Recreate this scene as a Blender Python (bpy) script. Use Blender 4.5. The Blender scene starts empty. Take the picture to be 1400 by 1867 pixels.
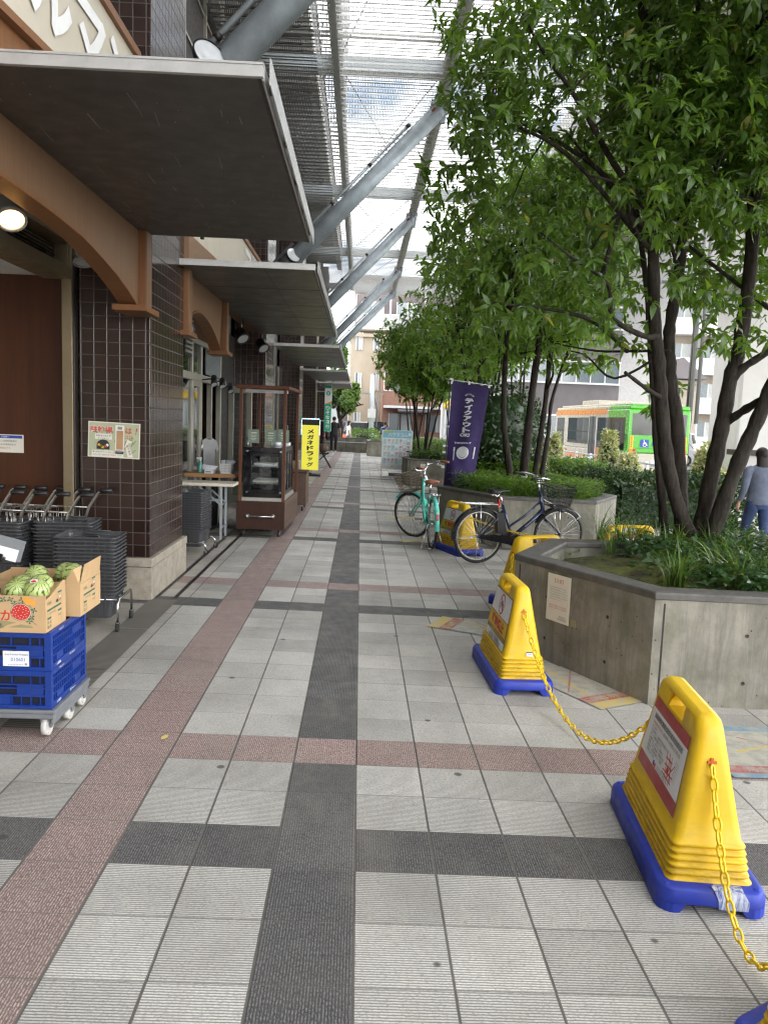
import bpy, bmesh, math, random
import numpy as np
from mathutils import Vector, Matrix, Euler
from mathutils.geometry import tessellate_polygon
R = math.radians
random.seed(7); rng = np.random.default_rng(7)
scene = bpy.context.scene
COL = scene.collection
SL = math.tan(R(1.0))                 # the plaza falls one degree towards the road
def gz(x):                            # height of the paving at x
    return -SL * max(-6.0, min(9.0, x))

# ------------------------------------------------------------------ scene tree
def tag(o, label=None, cat=None, group=None, kind=None):
    if label: o['label'] = label
    if cat: o['category'] = cat
    if group: o['group'] = group
    if kind: o['kind'] = kind
    return o
def thing(name, label, cat, loc=(0, 0, 0), rz=0.0, group=None):
    o = bpy.data.objects.new(name, None); COL.objects.link(o)
    o.empty_display_size = .2
    o.location = loc; o.rotation_euler = (0, 0, rz)
    return tag(o, label, cat, group)
def dup(o, loc=None, rz=None, label=None, group=None, parent=None):
    c = o.copy(); COL.objects.link(c)
    if parent is not None:
        c.parent = parent; c.matrix_parent_inverse = o.matrix_parent_inverse.copy()
    if loc is not None: c.location = loc
    if rz is not None: c.rotation_euler = (0, 0, rz)
    if label: c['label'] = label
    if group: c['group'] = group
    for ch in KIDS.get(o.name, []):
        dup(ch, parent=c)
    return c
KIDS = {}

# ------------------------------------------------------------------ text outlines
_TX = {}
def text2d(s, bold=0.0, shear=0.0):
    k = (s, bold, shear)
    if k in _TX: return _TX[k]
    cu = bpy.data.curves.new('lettering', 'FONT'); cu.body = s; cu.size = 1.0
    cu.offset = bold; cu.shear = shear; cu.resolution_u = 3; cu.fill_mode = 'FRONT'
    ob = bpy.data.objects.new('lettering', cu); COL.objects.link(ob)
    dg = bpy.context.evaluated_depsgraph_get(); dg.update()
    me = bpy.data.meshes.new_from_object(ob.evaluated_get(dg))
    v = [(p.co.x, p.co.y) for p in me.vertices]; f = [tuple(p.vertices) for p in me.polygons]
    bpy.data.objects.remove(ob); bpy.data.curves.remove(cu); bpy.data.meshes.remove(me)
    if v:
        xs = [p[0] for p in v]; ys = [p[1] for p in v]
        bb = (min(xs), min(ys), max(xs), max(ys))
    else: bb = (0, 0, 1, 1)
    _TX[k] = (v, f, bb)
    return _TX[k]

# ------------------------------------------------------------------ mesh builder
class MB:
    def __init__(self):
        self.V = []; self.F = []; self.MI = []; self.S = []; self.mats = []; self.T = Matrix()
    def mi(self, m):
        if m not in self.mats: self.mats.append(m)
        return self.mats.index(m)
    def add(self, vs, fs, m, smooth=False):
        b = len(self.V); T = self.T
        self.V += [tuple(T @ Vector(v)) for v in vs]
        i = self.mi(m)
        for f in fs:
            self.F.append(tuple(b + k for k in f)); self.MI.append(i); self.S.append(smooth)
    def box(self, lo, hi, m):
        x0, y0, z0 = lo; x1, y1, z1 = hi
        self.add([(x0,y0,z0),(x1,y0,z0),(x1,y1,z0),(x0,y1,z0),(x0,y0,z1),(x1,y0,z1),(x1,y1,z1),(x0,y1,z1)],
                 [(0,3,2,1),(4,5,6,7),(0,1,5,4),(1,2,6,5),(2,3,7,6),(3,0,4,7)], m)
    def cbox(self, c, s, m, rot=None):
        hx, hy, hz = s[0]/2, s[1]/2, s[2]/2
        vs = [Vector(v) for v in [(-hx,-hy,-hz),(hx,-hy,-hz),(hx,hy,-hz),(-hx,hy,-hz),(-hx,-hy,hz),(hx,-hy,hz),(hx,hy,hz),(-hx,hy,hz)]]
        if rot is not None:
            if not isinstance(rot, Matrix): rot = Euler(rot).to_matrix()
            vs = [rot @ v for v in vs]
        c = Vector(c)
        self.add([c + v for v in vs], [(0,3,2,1),(4,5,6,7),(0,1,5,4),(1,2,6,5),(2,3,7,6),(3,0,4,7)], m)
    def bar(self, p0, p1, w, h, m, up=(0, 0, 1)):
        p0 = Vector(p0); p1 = Vector(p1); d = (p1 - p0).normalized(); u = Vector(up)
        s = d.cross(u)
        if s.length < 1e-4: s = d.cross(Vector((0, 1, 0)))
        s.normalize(); u = s.cross(d)
        vs = []
        for p in (p0, p1):
            for a, b in ((-1,-1),(1,-1),(1,1),(-1,1)): vs.append(p + s*(a*w/2) + u*(b*h/2))
        self.add(vs, [(3,2,1,0),(4,5,6,7),(0,1,5,4),(1,2,6,5),(2,3,7,6),(3,0,4,7)], m)
    def tube(self, pts, r, m, n=8, caps=True, closed=False, smooth=True):
        P = [Vector(p) for p in pts]; k = len(P)
        rr = r if isinstance(r, (list, tuple)) else [r]*k
        vs = []; nrm = None
        for i in range(k):
            if closed: d = P[(i+1) % k] - P[i-1]
            else: d = P[min(i+1, k-1)] - P[max(i-1, 0)]
            if d.length < 1e-9: d = Vector((0, 0, 1))
            d.normalize()
            if nrm is None:
                nrm = d.cross(Vector((0, 0, 1)))
                if nrm.length < .05: nrm = d.cross(Vector((1, 0, 0)))
            nrm = nrm - d*nrm.dot(d)
            if nrm.length < 1e-6: nrm = d.orthogonal()
            nrm.normalize(); b = d.cross(nrm)
            for j in range(n):
                a = 2*math.pi*j/n
                vs.append(P[i] + nrm*(rr[i]*math.cos(a)) + b*(rr[i]*math.sin(a)))
        fs = []
        for i in range(k if closed else k-1):
            i2 = (i+1) % k
            for j in range(n):
                j2 = (j+1) % n
                fs.append((i*n+j, i*n+j2, i2*n+j2, i2*n+j))
        self.add(vs, fs, m, smooth)
        if caps and not closed:
            b = len(self.V) - k*n; q = self.mi(m)
            self.F.append(tuple(b+j for j in range(n))[::-1]); self.MI.append(q); self.S.append(False)
            self.F.append(tuple(b+(k-1)*n+j for j in range(n))); self.MI.append(q); self.S.append(False)
    def cyl(self, p0, p1, r0, m, r1=None, n=16, smooth=True):
        self.tube([p0, p1], [r0, r0 if r1 is None else r1], m, n=n, smooth=smooth)
    def ring(self, c, r, t, m, axis=(0, 1, 0), n=40, k=8):
        a = Vector(axis).normalized(); u = a.orthogonal().normalized(); w = a.cross(u)
        self.tube([Vector(c) + u*(r*math.cos(2*math.pi*i/n)) + w*(r*math.sin(2*math.pi*i/n)) for i in range(n)], t, m, n=k, closed=True)
    def ball(self, c, r, m, n=12, k=8, s=(1, 1, 1), rot=None):
        vs = []; fs = []
        for i in range(k+1):
            t = math.pi*i/k
            for j in range(n):
                p = 2*math.pi*j/n
                v = Vector((r*s[0]*math.sin(t)*math.cos(p), r*s[1]*math.sin(t)*math.sin(p), r*s[2]*math.cos(t)))
                if rot is not None: v = rot @ v
                vs.append(Vector(c) + v)
        for i in range(k):
            for j in range(n):
                fs.append((i*n+j, (i+1)*n+j, (i+1)*n+(j+1) % n, i*n+(j+1) % n))
        self.add(vs, fs, m, True)
    def lathe(self, prof, m, c=(0, 0, 0), n=20, rot=None):
        vs = []; k = len(prof); c = Vector(c)
        for r, z in prof:
            for j in range(n):
                v = Vector((r*math.cos(2*math.pi*j/n), r*math.sin(2*math.pi*j/n), z))
                vs.append(c + (rot @ v if rot is not None else v))
        fs = [(i*n+j, i*n+(j+1) % n, (i+1)*n+(j+1) % n, (i+1)*n+j) for i in range(k-1) for j in range(n)]
        self.add(vs, fs, m, True)
    def flat(self, fr, poly, m, d=0.0):
        o, u, v = Vector(fr[0]), Vector(fr[1]), Vector(fr[2]); w = u.cross(v).normalized()
        pts = [o + u*a + v*b + w*d for a, b in poly]
        tri = tessellate_polygon([pts])
        nf = []
        for t in tri:
            a, b, c = (pts[i] for i in t)
            nf.append(t if (b-a).cross(c-a).dot(w) > 0 else t[::-1])
        self.add(pts, nf, m)
    def rect(self, fr, x0, y0, x1, y1, m, d=0.0):
        self.flat(fr, [(x0,y0),(x1,y0),(x1,y1),(x0,y1)], m, d)
    def disc(self, fr, cx, cy, r, m, d=0.0, n=24, ry=None):
        ry = ry or r
        self.flat(fr, [(cx+r*math.cos(2*math.pi*i/n), cy+ry*math.sin(2*math.pi*i/n)) for i in range(n)], m, d)
    def annulus(self, fr, cx, cy, r0, r1, m, d=0.0, n=32):
        o, u, v = Vector(fr[0]), Vector(fr[1]), Vector(fr[2]); w = u.cross(v).normalized()
        vs = []
        for r in (r0, r1):
            vs += [o + u*(cx+r*math.cos(2*math.pi*i/n)) + v*(cy+r*math.sin(2*math.pi*i/n)) + w*d for i in range(n)]
        self.add(vs, [(i, n+i, n+(i+1) % n, (i+1) % n) for i in range(n)], m)
    def line(self, fr, a, b, w, m, d=0.0):
        ax, ay = a; bx, by = b; L = math.hypot(bx-ax, by-ay) or 1e-6; nx, ny = -(by-ay)/L*w/2, (bx-ax)/L*w/2
        self.flat(fr, [(ax+nx,ay+ny),(ax-nx,ay-ny),(bx-nx,by-ny),(bx+nx,by+ny)], m, d)
    def prism(self, fr, poly, d0, d1, m, smooth=False):
        o, u, v = Vector(fr[0]), Vector(fr[1]), Vector(fr[2]); w = u.cross(v).normalized()
        area = sum(poly[i][0]*poly[(i+1) % len(poly)][1]-poly[(i+1) % len(poly)][0]*poly[i][1] for i in range(len(poly)))
        if area < 0: poly = poly[::-1]
        n = len(poly)
        a = [o + u*x + v*y + w*d0 for x, y in poly]; b = [o + u*x + v*y + w*d1 for x, y in poly]
        fs = [(i, (i+1) % n, n+(i+1) % n, n+i) for i in range(n)]
        if d1 < d0: fs = [f[::-1] for f in fs]
        self.add(a+b, fs, m, smooth)
        big, small = (d1, d0) if d1 > d0 else (d0, d1)
        self.flat(fr, poly, m, big)
        k = len(self.F); self.flat(fr, poly, m, small)
        for i in range(k, len(self.F)): self.F[i] = self.F[i][::-1]
    def text(self, fr, s, cx, cy, m, h=None, w=None, d=0.001, bold=0.0, rot=0.0, shear=0.0, align='C'):
        v, f, bb = text2d(s, bold, shear)
        if not v: return
        tw, th = bb[2]-bb[0], bb[3]-bb[1]
        if h and w: sx, sy = w/tw, h/th
        elif h: sx = sy = h/th
        else: sx = sy = w/tw
        o, u, vv = Vector(fr[0]), Vector(fr[1]), Vector(fr[2]); n = u.cross(vv).normalized()
        c, sn = math.cos(rot), math.sin(rot); mx = (bb[0]+bb[2])/2 if align == 'C' else bb[0]; my = (bb[1]+bb[3])/2
        pts = []
        for x, y in v:
            a = (x-mx)*sx; b = (y-my)*sy
            pts.append(o + u*(cx + a*c - b*sn) + vv*(cy + a*sn + b*c) + n*d)
        nf = []
        for g in f:
            q = (pts[g[1]]-pts[g[0]]).cross(pts[g[2]]-pts[g[0]])
            nf.append(g if q.dot(n) > 0 else g[::-1])
        self.add(pts, nf, m)
    def vtext(self, fr, s, cx, y0, y1, m, w, d=0.001, bold=0.0, shear=0.0):     # upright column of characters
        n = len(s); st = (y0-y1)/n
        for i, ch in enumerate(s):
            cy = y0 - st*(i+.5)
            if ch == 'ー': self.line(fr, (cx, cy+st*.4), (cx, cy-st*.4), w*.16, m, d)
            else: self.text(fr, ch, cx, cy, m, h=st*.84 if ch not in 'ッァ' else st*.62, w=w if ch not in 'ッァ' else w*.7, d=d, bold=bold, shear=shear)
    def build(self, name, parent=None, bevel=0.0, seg=2, world=False, weld=False, subsurf=0):
        me = bpy.data.meshes.new(name)
        me.from_pydata(self.V, [], self.F)
        for m in self.mats: me.materials.append(m)
        me.polygons.foreach_set('material_index', self.MI)
        me.polygons.foreach_set('use_smooth', self.S)
        me.update()
        o = bpy.data.objects.new(name, me); COL.objects.link(o)
        if parent is not None:
            o.parent = parent; KIDS.setdefault(parent.name, []).append(o)
            if world:
                q = parent; M = Matrix()
                while q is not None:
                    M = (Matrix.Translation(q.location) @ q.rotation_euler.to_matrix().to_4x4()) @ (q.matrix_parent_inverse if False else Matrix()) @ M if q.parent is None else M
                    q = q.parent
                if parent.parent is None: o.matrix_parent_inverse = M.inverted()
        if bevel:
            b = o.modifiers.new('edge', 'BEVEL'); b.width = bevel; b.segments = seg; b.limit_method = 'ANGLE'; b.angle_limit = R(40)
        if subsurf:
            b = o.modifiers.new('smooth', 'SUBSURF'); b.levels = subsurf; b.render_levels = subsurf
        return o
XZ = lambda o: (Vector(o), Vector((1, 0, 0)), Vector((0, 0, 1)))           # faces -Y (towards the viewer)
YZ = lambda o: (Vector(o), Vector((0, 1, 0)), Vector((0, 0, 1)))           # faces +X
YZm = lambda o: (Vector(o), Vector((0, -1, 0)), Vector((0, 0, 1)))         # faces -X
XY = lambda o: (Vector(o), Vector((1, 0, 0)), Vector((0, 1, 0)))           # faces up
SKY_STRENGTH = .10; CLOUD = 21.0; SUN = 2.2; EXPOSURE = 1.92; CLOUD_OFF = (0.3, 0.1, 0.0)
# ------------------------------------------------------------------ materials
class N:                                  # tiny node-graph helper
    def __init__(self, name):
        self.m = bpy.data.materials.new(name); self.m.use_nodes = True
        self.t = self.m.node_tree; self.t.nodes.clear()
        self.out = self.t.nodes.new('ShaderNodeOutputMaterial')
    def n(self, typ, **kw):
        x = self.t.nodes.new(typ)
        for k, v in kw.items(): setattr(x, k, v)
        return x
    def set(self, sock, v):
        if hasattr(v, 'is_output') or isinstance(v, bpy.types.NodeSocket): self.t.links.new(v, sock)
        else: sock.default_value = v
    def math(self, op, a, b=0.0, c=None, clamp=False):
        x = self.n('ShaderNodeMath', operation=op); x.use_clamp = clamp
        self.set(x.inputs[0], a); self.set(x.inputs[1], b)
        if c is not None: self.set(x.inputs[2], c)
        return x.outputs[0]
    def mix(self, f, a, b, blend='MIX'):
        x = self.n('ShaderNodeMix', data_type='RGBA', blend_type=blend)
        self.set(x.inputs[0], f)
        for i, v in ((6, a), (7, b)):
            if isinstance(v, (tuple, list)): v = tuple(v)[:3] + (1.0,)
            self.set(x.inputs[i], v)
        return x.outputs[2]
    def noise(self, vec, scale, detail=4, rough=.55, dist=0.0):
        x = self.n('ShaderNodeTexNoise'); x.inputs['Scale'].default_value = scale
        x.inputs['Detail'].default_value = detail; x.inputs['Roughness'].default_value = rough; x.inputs['Distortion'].default_value = dist
        if vec is not None: self.t.links.new(vec, x.inputs['Vector'])
        return x.outputs['Fac']
    def vor(self, vec, scale, feature='F1', out='Distance'):
        x = self.n('ShaderNodeTexVoronoi', feature=feature); x.inputs['Scale'].default_value = scale
        if vec is not None: self.t.links.new(vec, x.inputs['Vector'])
        return x.outputs[out]
    def ramp(self, f, p):
        x = self.n('ShaderNodeValToRGB'); e = x.color_ramp.elements
        while len(e) < len(p): e.new(.5)
        for i, (q, c) in enumerate(p):
            e[i].position = q
            e[i].color = (c, c, c, 1) if isinstance(c, (int, float)) else tuple(c)[:3] + (1,)
        self.set(x.inputs[0], f); return x.outputs[0]
    def mapr(self, f, a, b, c=0.0, d=1.0):
        x = self.n('ShaderNodeMapRange'); self.set(x.inputs[0], f)
        for i, v in enumerate((a, b, c, d)): x.inputs[i+1].default_value = v
        return x.outputs[0]
    def obj(self): return self.n('ShaderNodeTexCoord').outputs['Object']
    def pos(self): return self.n('ShaderNodeNewGeometry').outputs['Position']
    def scale(self, vec, s, off=(0, 0, 0)):
        x = self.n('ShaderNodeMapping'); x.inputs['Scale'].default_value = s; x.inputs['Location'].default_value = off
        self.t.links.new(vec, x.inputs['Vector']); return x.outputs[0]
    def sep(self, vec):
        x = self.n('ShaderNodeSeparateXYZ'); self.t.links.new(vec, x.inputs[0]); return x.outputs
    def comb(self, a, b, c=0.0):
        x = self.n('ShaderNodeCombineXYZ')
        for i, v in enumerate((a, b, c)): self.set(x.inputs[i], v)
        return x.outputs[0]
    def bump(self, h, strength=.3, dist=.01):
        x = self.n('ShaderNodeBump'); x.inputs['Strength'].default_value = strength; x.inputs['Distance'].default_value = dist
        self.set(x.inputs['Height'], h); return x.outputs[0]
    def done(self, col, rough=.5, metal=0.0, nrm=None, spec=None, coat=0.0, alpha=None, trans=None, emit=None, es=0.0):
        p = self.n('ShaderNodeBsdfPrincipled')
        if isinstance(col, (tuple, list)): col = tuple(col)[:3] + (1,)
        self.set(p.inputs['Base Color'], col); self.set(p.inputs['Roughness'], rough); self.set(p.inputs['Metallic'], metal)
        if nrm is not None: self.t.links.new(nrm, p.inputs['Normal'])
        if spec is not None: p.inputs['Specular IOR Level'].default_value = spec
        if coat: p.inputs['Coat Weight'].default_value = coat; p.inputs['Coat Roughness'].default_value = .08
        if alpha is not None: self.set(p.inputs['Alpha'], alpha)
        if emit is not None:
            if isinstance(emit, (tuple, list)): emit = tuple(emit)[:3] + (1,)
            self.set(p.inputs['Emission Color'], emit); p.inputs['Emission Strength'].default_value = es
        s = p.outputs[0]
        if trans is not None:
            tr = self.n('ShaderNodeBsdfTranslucent'); self.set(tr.inputs[0], trans[1])
            mx = self.n('ShaderNodeMixShader'); mx.inputs[0].default_value = trans[0]
            self.t.links.new(s, mx.inputs[1]); self.t.links.new(tr.outputs[0], mx.inputs[2]); s = mx.outputs[0]
        self.t.links.new(s, self.out.inputs[0]); return self.m
def plain(name, c, rough=.5, metal=0.0, var=.12, sc=6.0, bump=0.0, bs=60.0, spec=None, coat=0.0, dirt=0.0):
    g = N(name); v = g.obj()
    f = g.noise(v, sc, 5, .6)
    lo = tuple(x*(1-var) for x in c); hi = tuple(min(1, x*(1+var)) for x in c)
    col = g.mix(g.mapr(f, .3, .7), lo, hi)
    if dirt:
        k = g.ramp(g.noise(v, sc*2.3, 6, .7), [(.48, 0.0), (.72, 1.0)])
        col = g.mix(g.math('MULTIPLY', k, dirt), col, (.09, .075, .06))
    r = g.mapr(g.noise(v, sc*3, 4), .3, .7, max(.02, rough-.08), min(1, rough+.08))
    nr = g.bump(g.noise(v, bs, 4), bump, .004) if bump else None
    return g.done(col, r, metal, nr, spec, coat)
def glowing(name, c, s, base=None):
    g = N(name); return g.done(base or c, .4, emit=c, es=s)
def wood(name, c1, c2, ax=2, sc=14.0, rough=.42, bump=.08, spec=.28):
    g = N(name); s = [sc, sc, sc]; s[ax] = sc*.07
    v = g.scale(g.obj(), tuple(s))
    a = g.noise(v, 1.0, 6, .65, .6); b = g.noise(g.scale(g.obj(), tuple(q*6 for q in s)), 1.0, 3)
    f = g.math('ADD', g.math('MULTIPLY', a, .7), g.math('MULTIPLY', b, .3))
    return g.done(g.mix(g.mapr(f, .3, .7), c1, c2), rough, 0, g.bump(f, bump, .002), spec=spec)
def leafmat(name, dark, light, gloss=.38, trans=.3, yel=(.22, .2, .03), ychance=.03):
    g = N(name)
    rnd = g.n('ShaderNodeNewGeometry').outputs['Random Per Island']
    big = g.noise(g.obj(), .9, 3)
    f = g.math('ADD', g.math('MULTIPLY', rnd, .6), g.math('MULTIPLY', g.mapr(big, .3, .7), .4))
    c = g.mix(f, dark, light)
    c = g.mix(g.math('GREATER_THAN', rnd, 1-ychance), c, yel)
    return g.done(c, gloss, 0, trans=(trans, g.mix(.6, c, (light[0]*2.0, light[1]*2.0, light[2]*.8))))
def glass(name, tint=(.02, .025, .025), rough=.03, a=1.0):
    g = N(name)
    return g.done(tint, rough, 0.0, g.bump(g.noise(g.obj(), 1.3, 2), .03, .02), spec=.9, alpha=a)
def clearglass(name, keep=.25, tint=(.8, .9, .88)):
    g = N(name)
    t = g.n('ShaderNodeBsdfTransparent'); t.inputs[0].default_value = tint + (1,)
    s = g.n('ShaderNodeBsdfGlossy'); s.inputs[1].default_value = .03
    fr = g.n('ShaderNodeFresnel'); fr.inputs[0].default_value = 1.5
    m = g.n('ShaderNodeMixShader')
    g.t.links.new(g.math('ADD', fr.outputs[0], keep, clamp=True), m.inputs[0]); g.t.links.new(t.outputs[0], m.inputs[1]); g.t.links.new(s.outputs[0], m.inputs[2])
    g.t.links.new(m.outputs[0], g.out.inputs[0]); return g.m

# paving: one sheet, 300 mm ribbed tiles in grey, charcoal and dusty red courses
U0, V0, T = .0314, 2.1343, .3
def paving():
    g = N('ribbed_paving'); p = g.sep(g.pos())
    u = g.math('DIVIDE', g.math('SUBTRACT', p[0], U0), T); v = g.math('DIVIDE', g.math('SUBTRACT', p[1], V0), T)
    vm = g.math('FLOORED_MODULO', v, 13.0)
    rng_ = lambda x, a, b: g.math('MULTIPLY', g.math('GREATER_THAN', x, a), g.math('LESS_THAN', x, b))
    pink = g.math('MAXIMUM', rng_(u, -4, -3), rng_(vm, 5, 6))
    dark = g.math('MULTIPLY', g.math('MAXIMUM', rng_(u, -1, 0), rng_(vm, 2, 3)), g.math('SUBTRACT', 1.0, pink))
    band = g.math('MAXIMUM', pink, dark)
    fu = g.math('FRACT', u); fv = g.math('FRACT', v)
    iu = g.math('FLOOR', u); iv = g.math('FLOOR', v)
    wn = g.n('ShaderNodeTexWhiteNoise', noise_dimensions='2D'); g.t.links.new(g.comb(iu, iv), wn.inputs['Vector'])
    tone = wn.outputs['Value']
    P = g.pos()
    # joints
    eu = g.math('MINIMUM', fu, g.math('SUBTRACT', 1.0, fu)); ev = g.math('MINIMUM', fv, g.math('SUBTRACT', 1.0, fv))
    ju = g.mapr(g.math('ADD', eu, g.math('MULTIPLY', g.math('SUBTRACT', g.noise(P, 60, 2), .5), .010)), .012, .018, 1, 0)
    jv = g.mapr(g.math('ADD', ev, g.math('MULTIPLY', g.math('SUBTRACT', g.noise(P, 60, 2), .5), .010)), .004, .010, 1, 0)
    jv = g.math('MULTIPLY', jv, .75)
    joint = g.math('MAXIMUM', ju, jv)
    # ribs: across the walk on grey tiles, along it on the coloured courses
    wob = g.math('MULTIPLY', g.math('SUBTRACT', g.noise(P, 45, 2), .5), .30)
    rb = g.math('PINGPONG', g.math('ADD', g.math('DIVIDE', p[1], .0108), wob), .5)
    ra = g.math('PINGPONG', g.math('ADD', g.math('DIVIDE', p[0], .0094), wob), .5)
    rg = g.mapr(rb, .13, .30); rc = g.mapr(ra, .12, .30)
    brk = g.ramp(g.noise(g.scale(P, (170, 80, 1)), 1.0, 3, .7), [(.40, 0.0), (.60, 1.0)])
    brk2 = g.ramp(g.noise(g.scale(P, (90, 170, 1)), 1.0, 3, .7), [(.30, 0.15), (.54, 1.0)])
    rc = g.math('MULTIPLY', rc, brk); rg = g.math('MULTIPLY', rg, brk2)
    rib = g.math('ADD', g.math('MULTIPLY', rg, g.math('SUBTRACT', 1.0, band)), g.math('MULTIPLY', rc, band))
    # worn far courses are smoother and warmer by the shopfronts
    speck = g.noise(P, 420, 2, .7)
    grey_lo = g.mix(tone, (.20, .196, .18), (.30, .293, .27)); grey_hi = g.mix(tone, (.64, .62, .56), (.88, .855, .775))
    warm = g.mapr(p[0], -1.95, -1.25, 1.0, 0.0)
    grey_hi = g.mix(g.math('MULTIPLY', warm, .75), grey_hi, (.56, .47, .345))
    pk = g.mix(rib, (.17, .110, .098), g.mix(tone, (.66, .50, .45), (.80, .62, .56)))
    dk = g.mix(rib, (.042, .042, .041), g.mix(tone, (.19, .19, .185), (.27, .27, .26)))
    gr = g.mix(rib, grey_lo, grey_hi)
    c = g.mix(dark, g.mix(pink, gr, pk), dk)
    c = g.mix(g.mapr(speck, .35, .7, .26, 0.0), c, (.12, .11, .10))
    st = g.ramp(g.noise(P, 1.1, 6, .65), [(.42, 0.0), (.72, .46)])
    c = g.mix(st, c, (.14, .13, .115))
    st2 = g.ramp(g.noise(g.scale(P, (3.5, 1.2, 1), (3, 1, 0)), 1.0, 5, .6), [(.50, 0.0), (.78, .34)])
    c = g.mix(st2, c, (.30, .27, .22))
    gum = g.ramp(g.vor(g.scale(P, (2.6, 2.6, 1)), 1.0), [(.040, 1.0), (.055, 0.0)])
    c = g.mix(g.math('MULTIPLY', gum, .8), c, (.05, .048, .045))
    c = g.mix(joint, c, g.mix(tone, (.085, .080, .072), (.15, .14, .125)))
    h = g.math('SUBTRACT', g.math('MULTIPLY', rib, .7), g.math('MULTIPLY', joint, 1.6))
    return g.done(c, g.mapr(g.noise(P, 9, 4), .3, .7, .5, .8), 0, g.bump(h, .42, .004), spec=.35)

def concrete(name, c=(.235, .222, .182), streak=1.0, holes=True):
    g = N(name); P = g.pos()
    base = g.mix(g.mapr(g.noise(P, 2.2, 7, .65), .3, .7), tuple(x*.58 for x in c), tuple(x*1.38 for x in c))
    s1 = g.ramp(g.noise(g.scale(P, (9, 9, .9)), 1.0, 7, .74, .6), [(.45, 0.0), (.70, .78*streak)])
    base = g.mix(s1, base, tuple(x*.42 for x in c))
    s2 = g.ramp(g.noise(g.scale(P, (4, 4, 2.4), (4, 2, 0)), 1.0, 8, .76, .4), [(.48, 0.0), (.70, .65*streak)])
    base = g.mix(s2, base, (.11, .115, .06))
    s3 = g.ramp(g.noise(P, 1.3, 6, .7), [(.55, 0.0), (.75, .55)])
    base = g.mix(s3, base, (.36, .34, .30))
    h = g.noise(P, 70, 5, .7)
    if holes:
        hole = g.ramp(g.vor(g.scale(P, (17, 17, 17)), 1.0), [(.075, 1.0), (.11, 0.0)])
        hole = g.math('MULTIPLY', hole, g.ramp(g.noise(P, 3.2, 2), [(.45, 0.0), (.55, 1.0)]))
        base = g.mix(g.math('MULTIPLY', hole, .85), base, (.03, .028, .025))
        h = g.math('SUBTRACT', h, g.math('MULTIPLY', hole, 3))
    return g.done(base, .85, 0, g.bump(h, .35, .004), spec=.25)

def walltile(name, c=(.029, .0165, .0130), grout=(.080, .067, .053), pitch=.107, offx=0.0, offz=0.0, rough=.16, w=.016):
    g = N(name); P = g.pos(); p = g.sep(P); nn = g.sep(g.n('ShaderNodeNewGeometry').outputs['True Normal'])
    ax = g.math('ABSOLUTE', nn[0]); ay = g.math('ABSOLUTE', nn[1])
    u = g.math('ADD', g.math('MULTIPLY', p[0], ay), g.math('MULTIPLY', p[1], ax))
    u = g.math('DIVIDE', g.math('ADD', u, offx), pitch); v = g.math('DIVIDE', g.math('ADD', p[2], offz), pitch)
    fu = g.math('FRACT', u); fv = g.math('FRACT', v)
    e = g.math('MINIMUM', g.math('MINIMUM', fu, g.math('SUBTRACT', 1.0, fu)), g.math('MINIMUM', fv, g.math('SUBTRACT', 1.0, fv)))
    j = g.mapr(e, w, w+.018, 1, 0)
    wn = g.n('ShaderNodeTexWhiteNoise', noise_dimensions='3D'); g.t.links.new(g.comb(g.math('FLOOR', u), g.math('FLOOR', v), ax), wn.inputs['Vector'])
    t = wn.outputs['Value']
    tc = g.mix(t, tuple(x*.72 for x in c), tuple(x*1.35 for x in c))
    col = g.mix(j, tc, g.mix(g.noise(P, 4, 4), tuple(x*.75 for x in grout), tuple(x*1.2 for x in grout)))
    # each tile sits a hair out of plane
    tilt = g.math('MULTIPLY', g.math('SUBTRACT', t, .5), g.math('SUBTRACT', fu, .5))
    h = g.math('ADD', g.mapr(e, w, w+.05, 0, 1), g.math('MULTIPLY', tilt, .12))
    return g.done(col, g.mix(j, (rough,)*3, (.8,)*3), 0, g.bump(h, .5, .003), spec=.5)
def brickmat(name, c1, c2, mortar, sx=.21, sz=.065):
    g = N(name); P = g.pos(); p = g.sep(P); nn = g.sep(g.n('ShaderNodeNewGeometry').outputs['True Normal'])
    u = g.math('ADD', g.math('MULTIPLY', p[0], g.math('ABSOLUTE', nn[1])), g.math('MULTIPLY', p[1], g.math('ABSOLUTE', nn[0])))
    b = g.n('ShaderNodeTexBrick'); b.inputs['Scale'].default_value = 1.0
    b.inputs['Brick Width'].default_value = sx; b.inputs['Row Height'].default_value = sz; b.inputs['Mortar Size'].default_value = .006
    for k, c in (('Color1', c1), ('Color2', c2), ('Mortar', mortar)): b.inputs[k].default_value = tuple(c) + (1,)
    g.t.links.new(g.comb(u, p[2]), b.inputs['Vector'])
    return g.done(b.outputs[0], .8)
def barkmat():
    g = N('bark'); v = g.scale(g.obj(), (26, 26, 5))
    f = g.noise(v, 1.0, 7, .7, .4); rings = g.noise(g.scale(g.obj(), (3, 3, 26)), 1.0, 3)
    c = g.mix(g.mapr(f, .3, .7), (.008, .007, .006), (.055, .044, .034))
    c = g.mix(g.ramp(g.noise(g.obj(), 2.5, 5), [(.5, 0.0), (.75, .35)]), c, (.065, .062, .05))
    return g.done(c, .85, 0, g.bump(g.math('ADD', f, g.math('MULTIPLY', rings, .5)), .9, .02), spec=.2)
def perforated(name, c, hole=.5, pitch=.03):
    g = N(name); p = g.sep(g.obj())
    a = g.math('GREATER_THAN', g.math('FRACT', g.math('DIVIDE', p[0], pitch)), hole)
    return g.done(c, .5, .3, alpha=a)
def sieve(name, c, k):
    g = N(name); return g.done(c, .5, 0, trans=(k, tuple(c)+(1,)))
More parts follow.
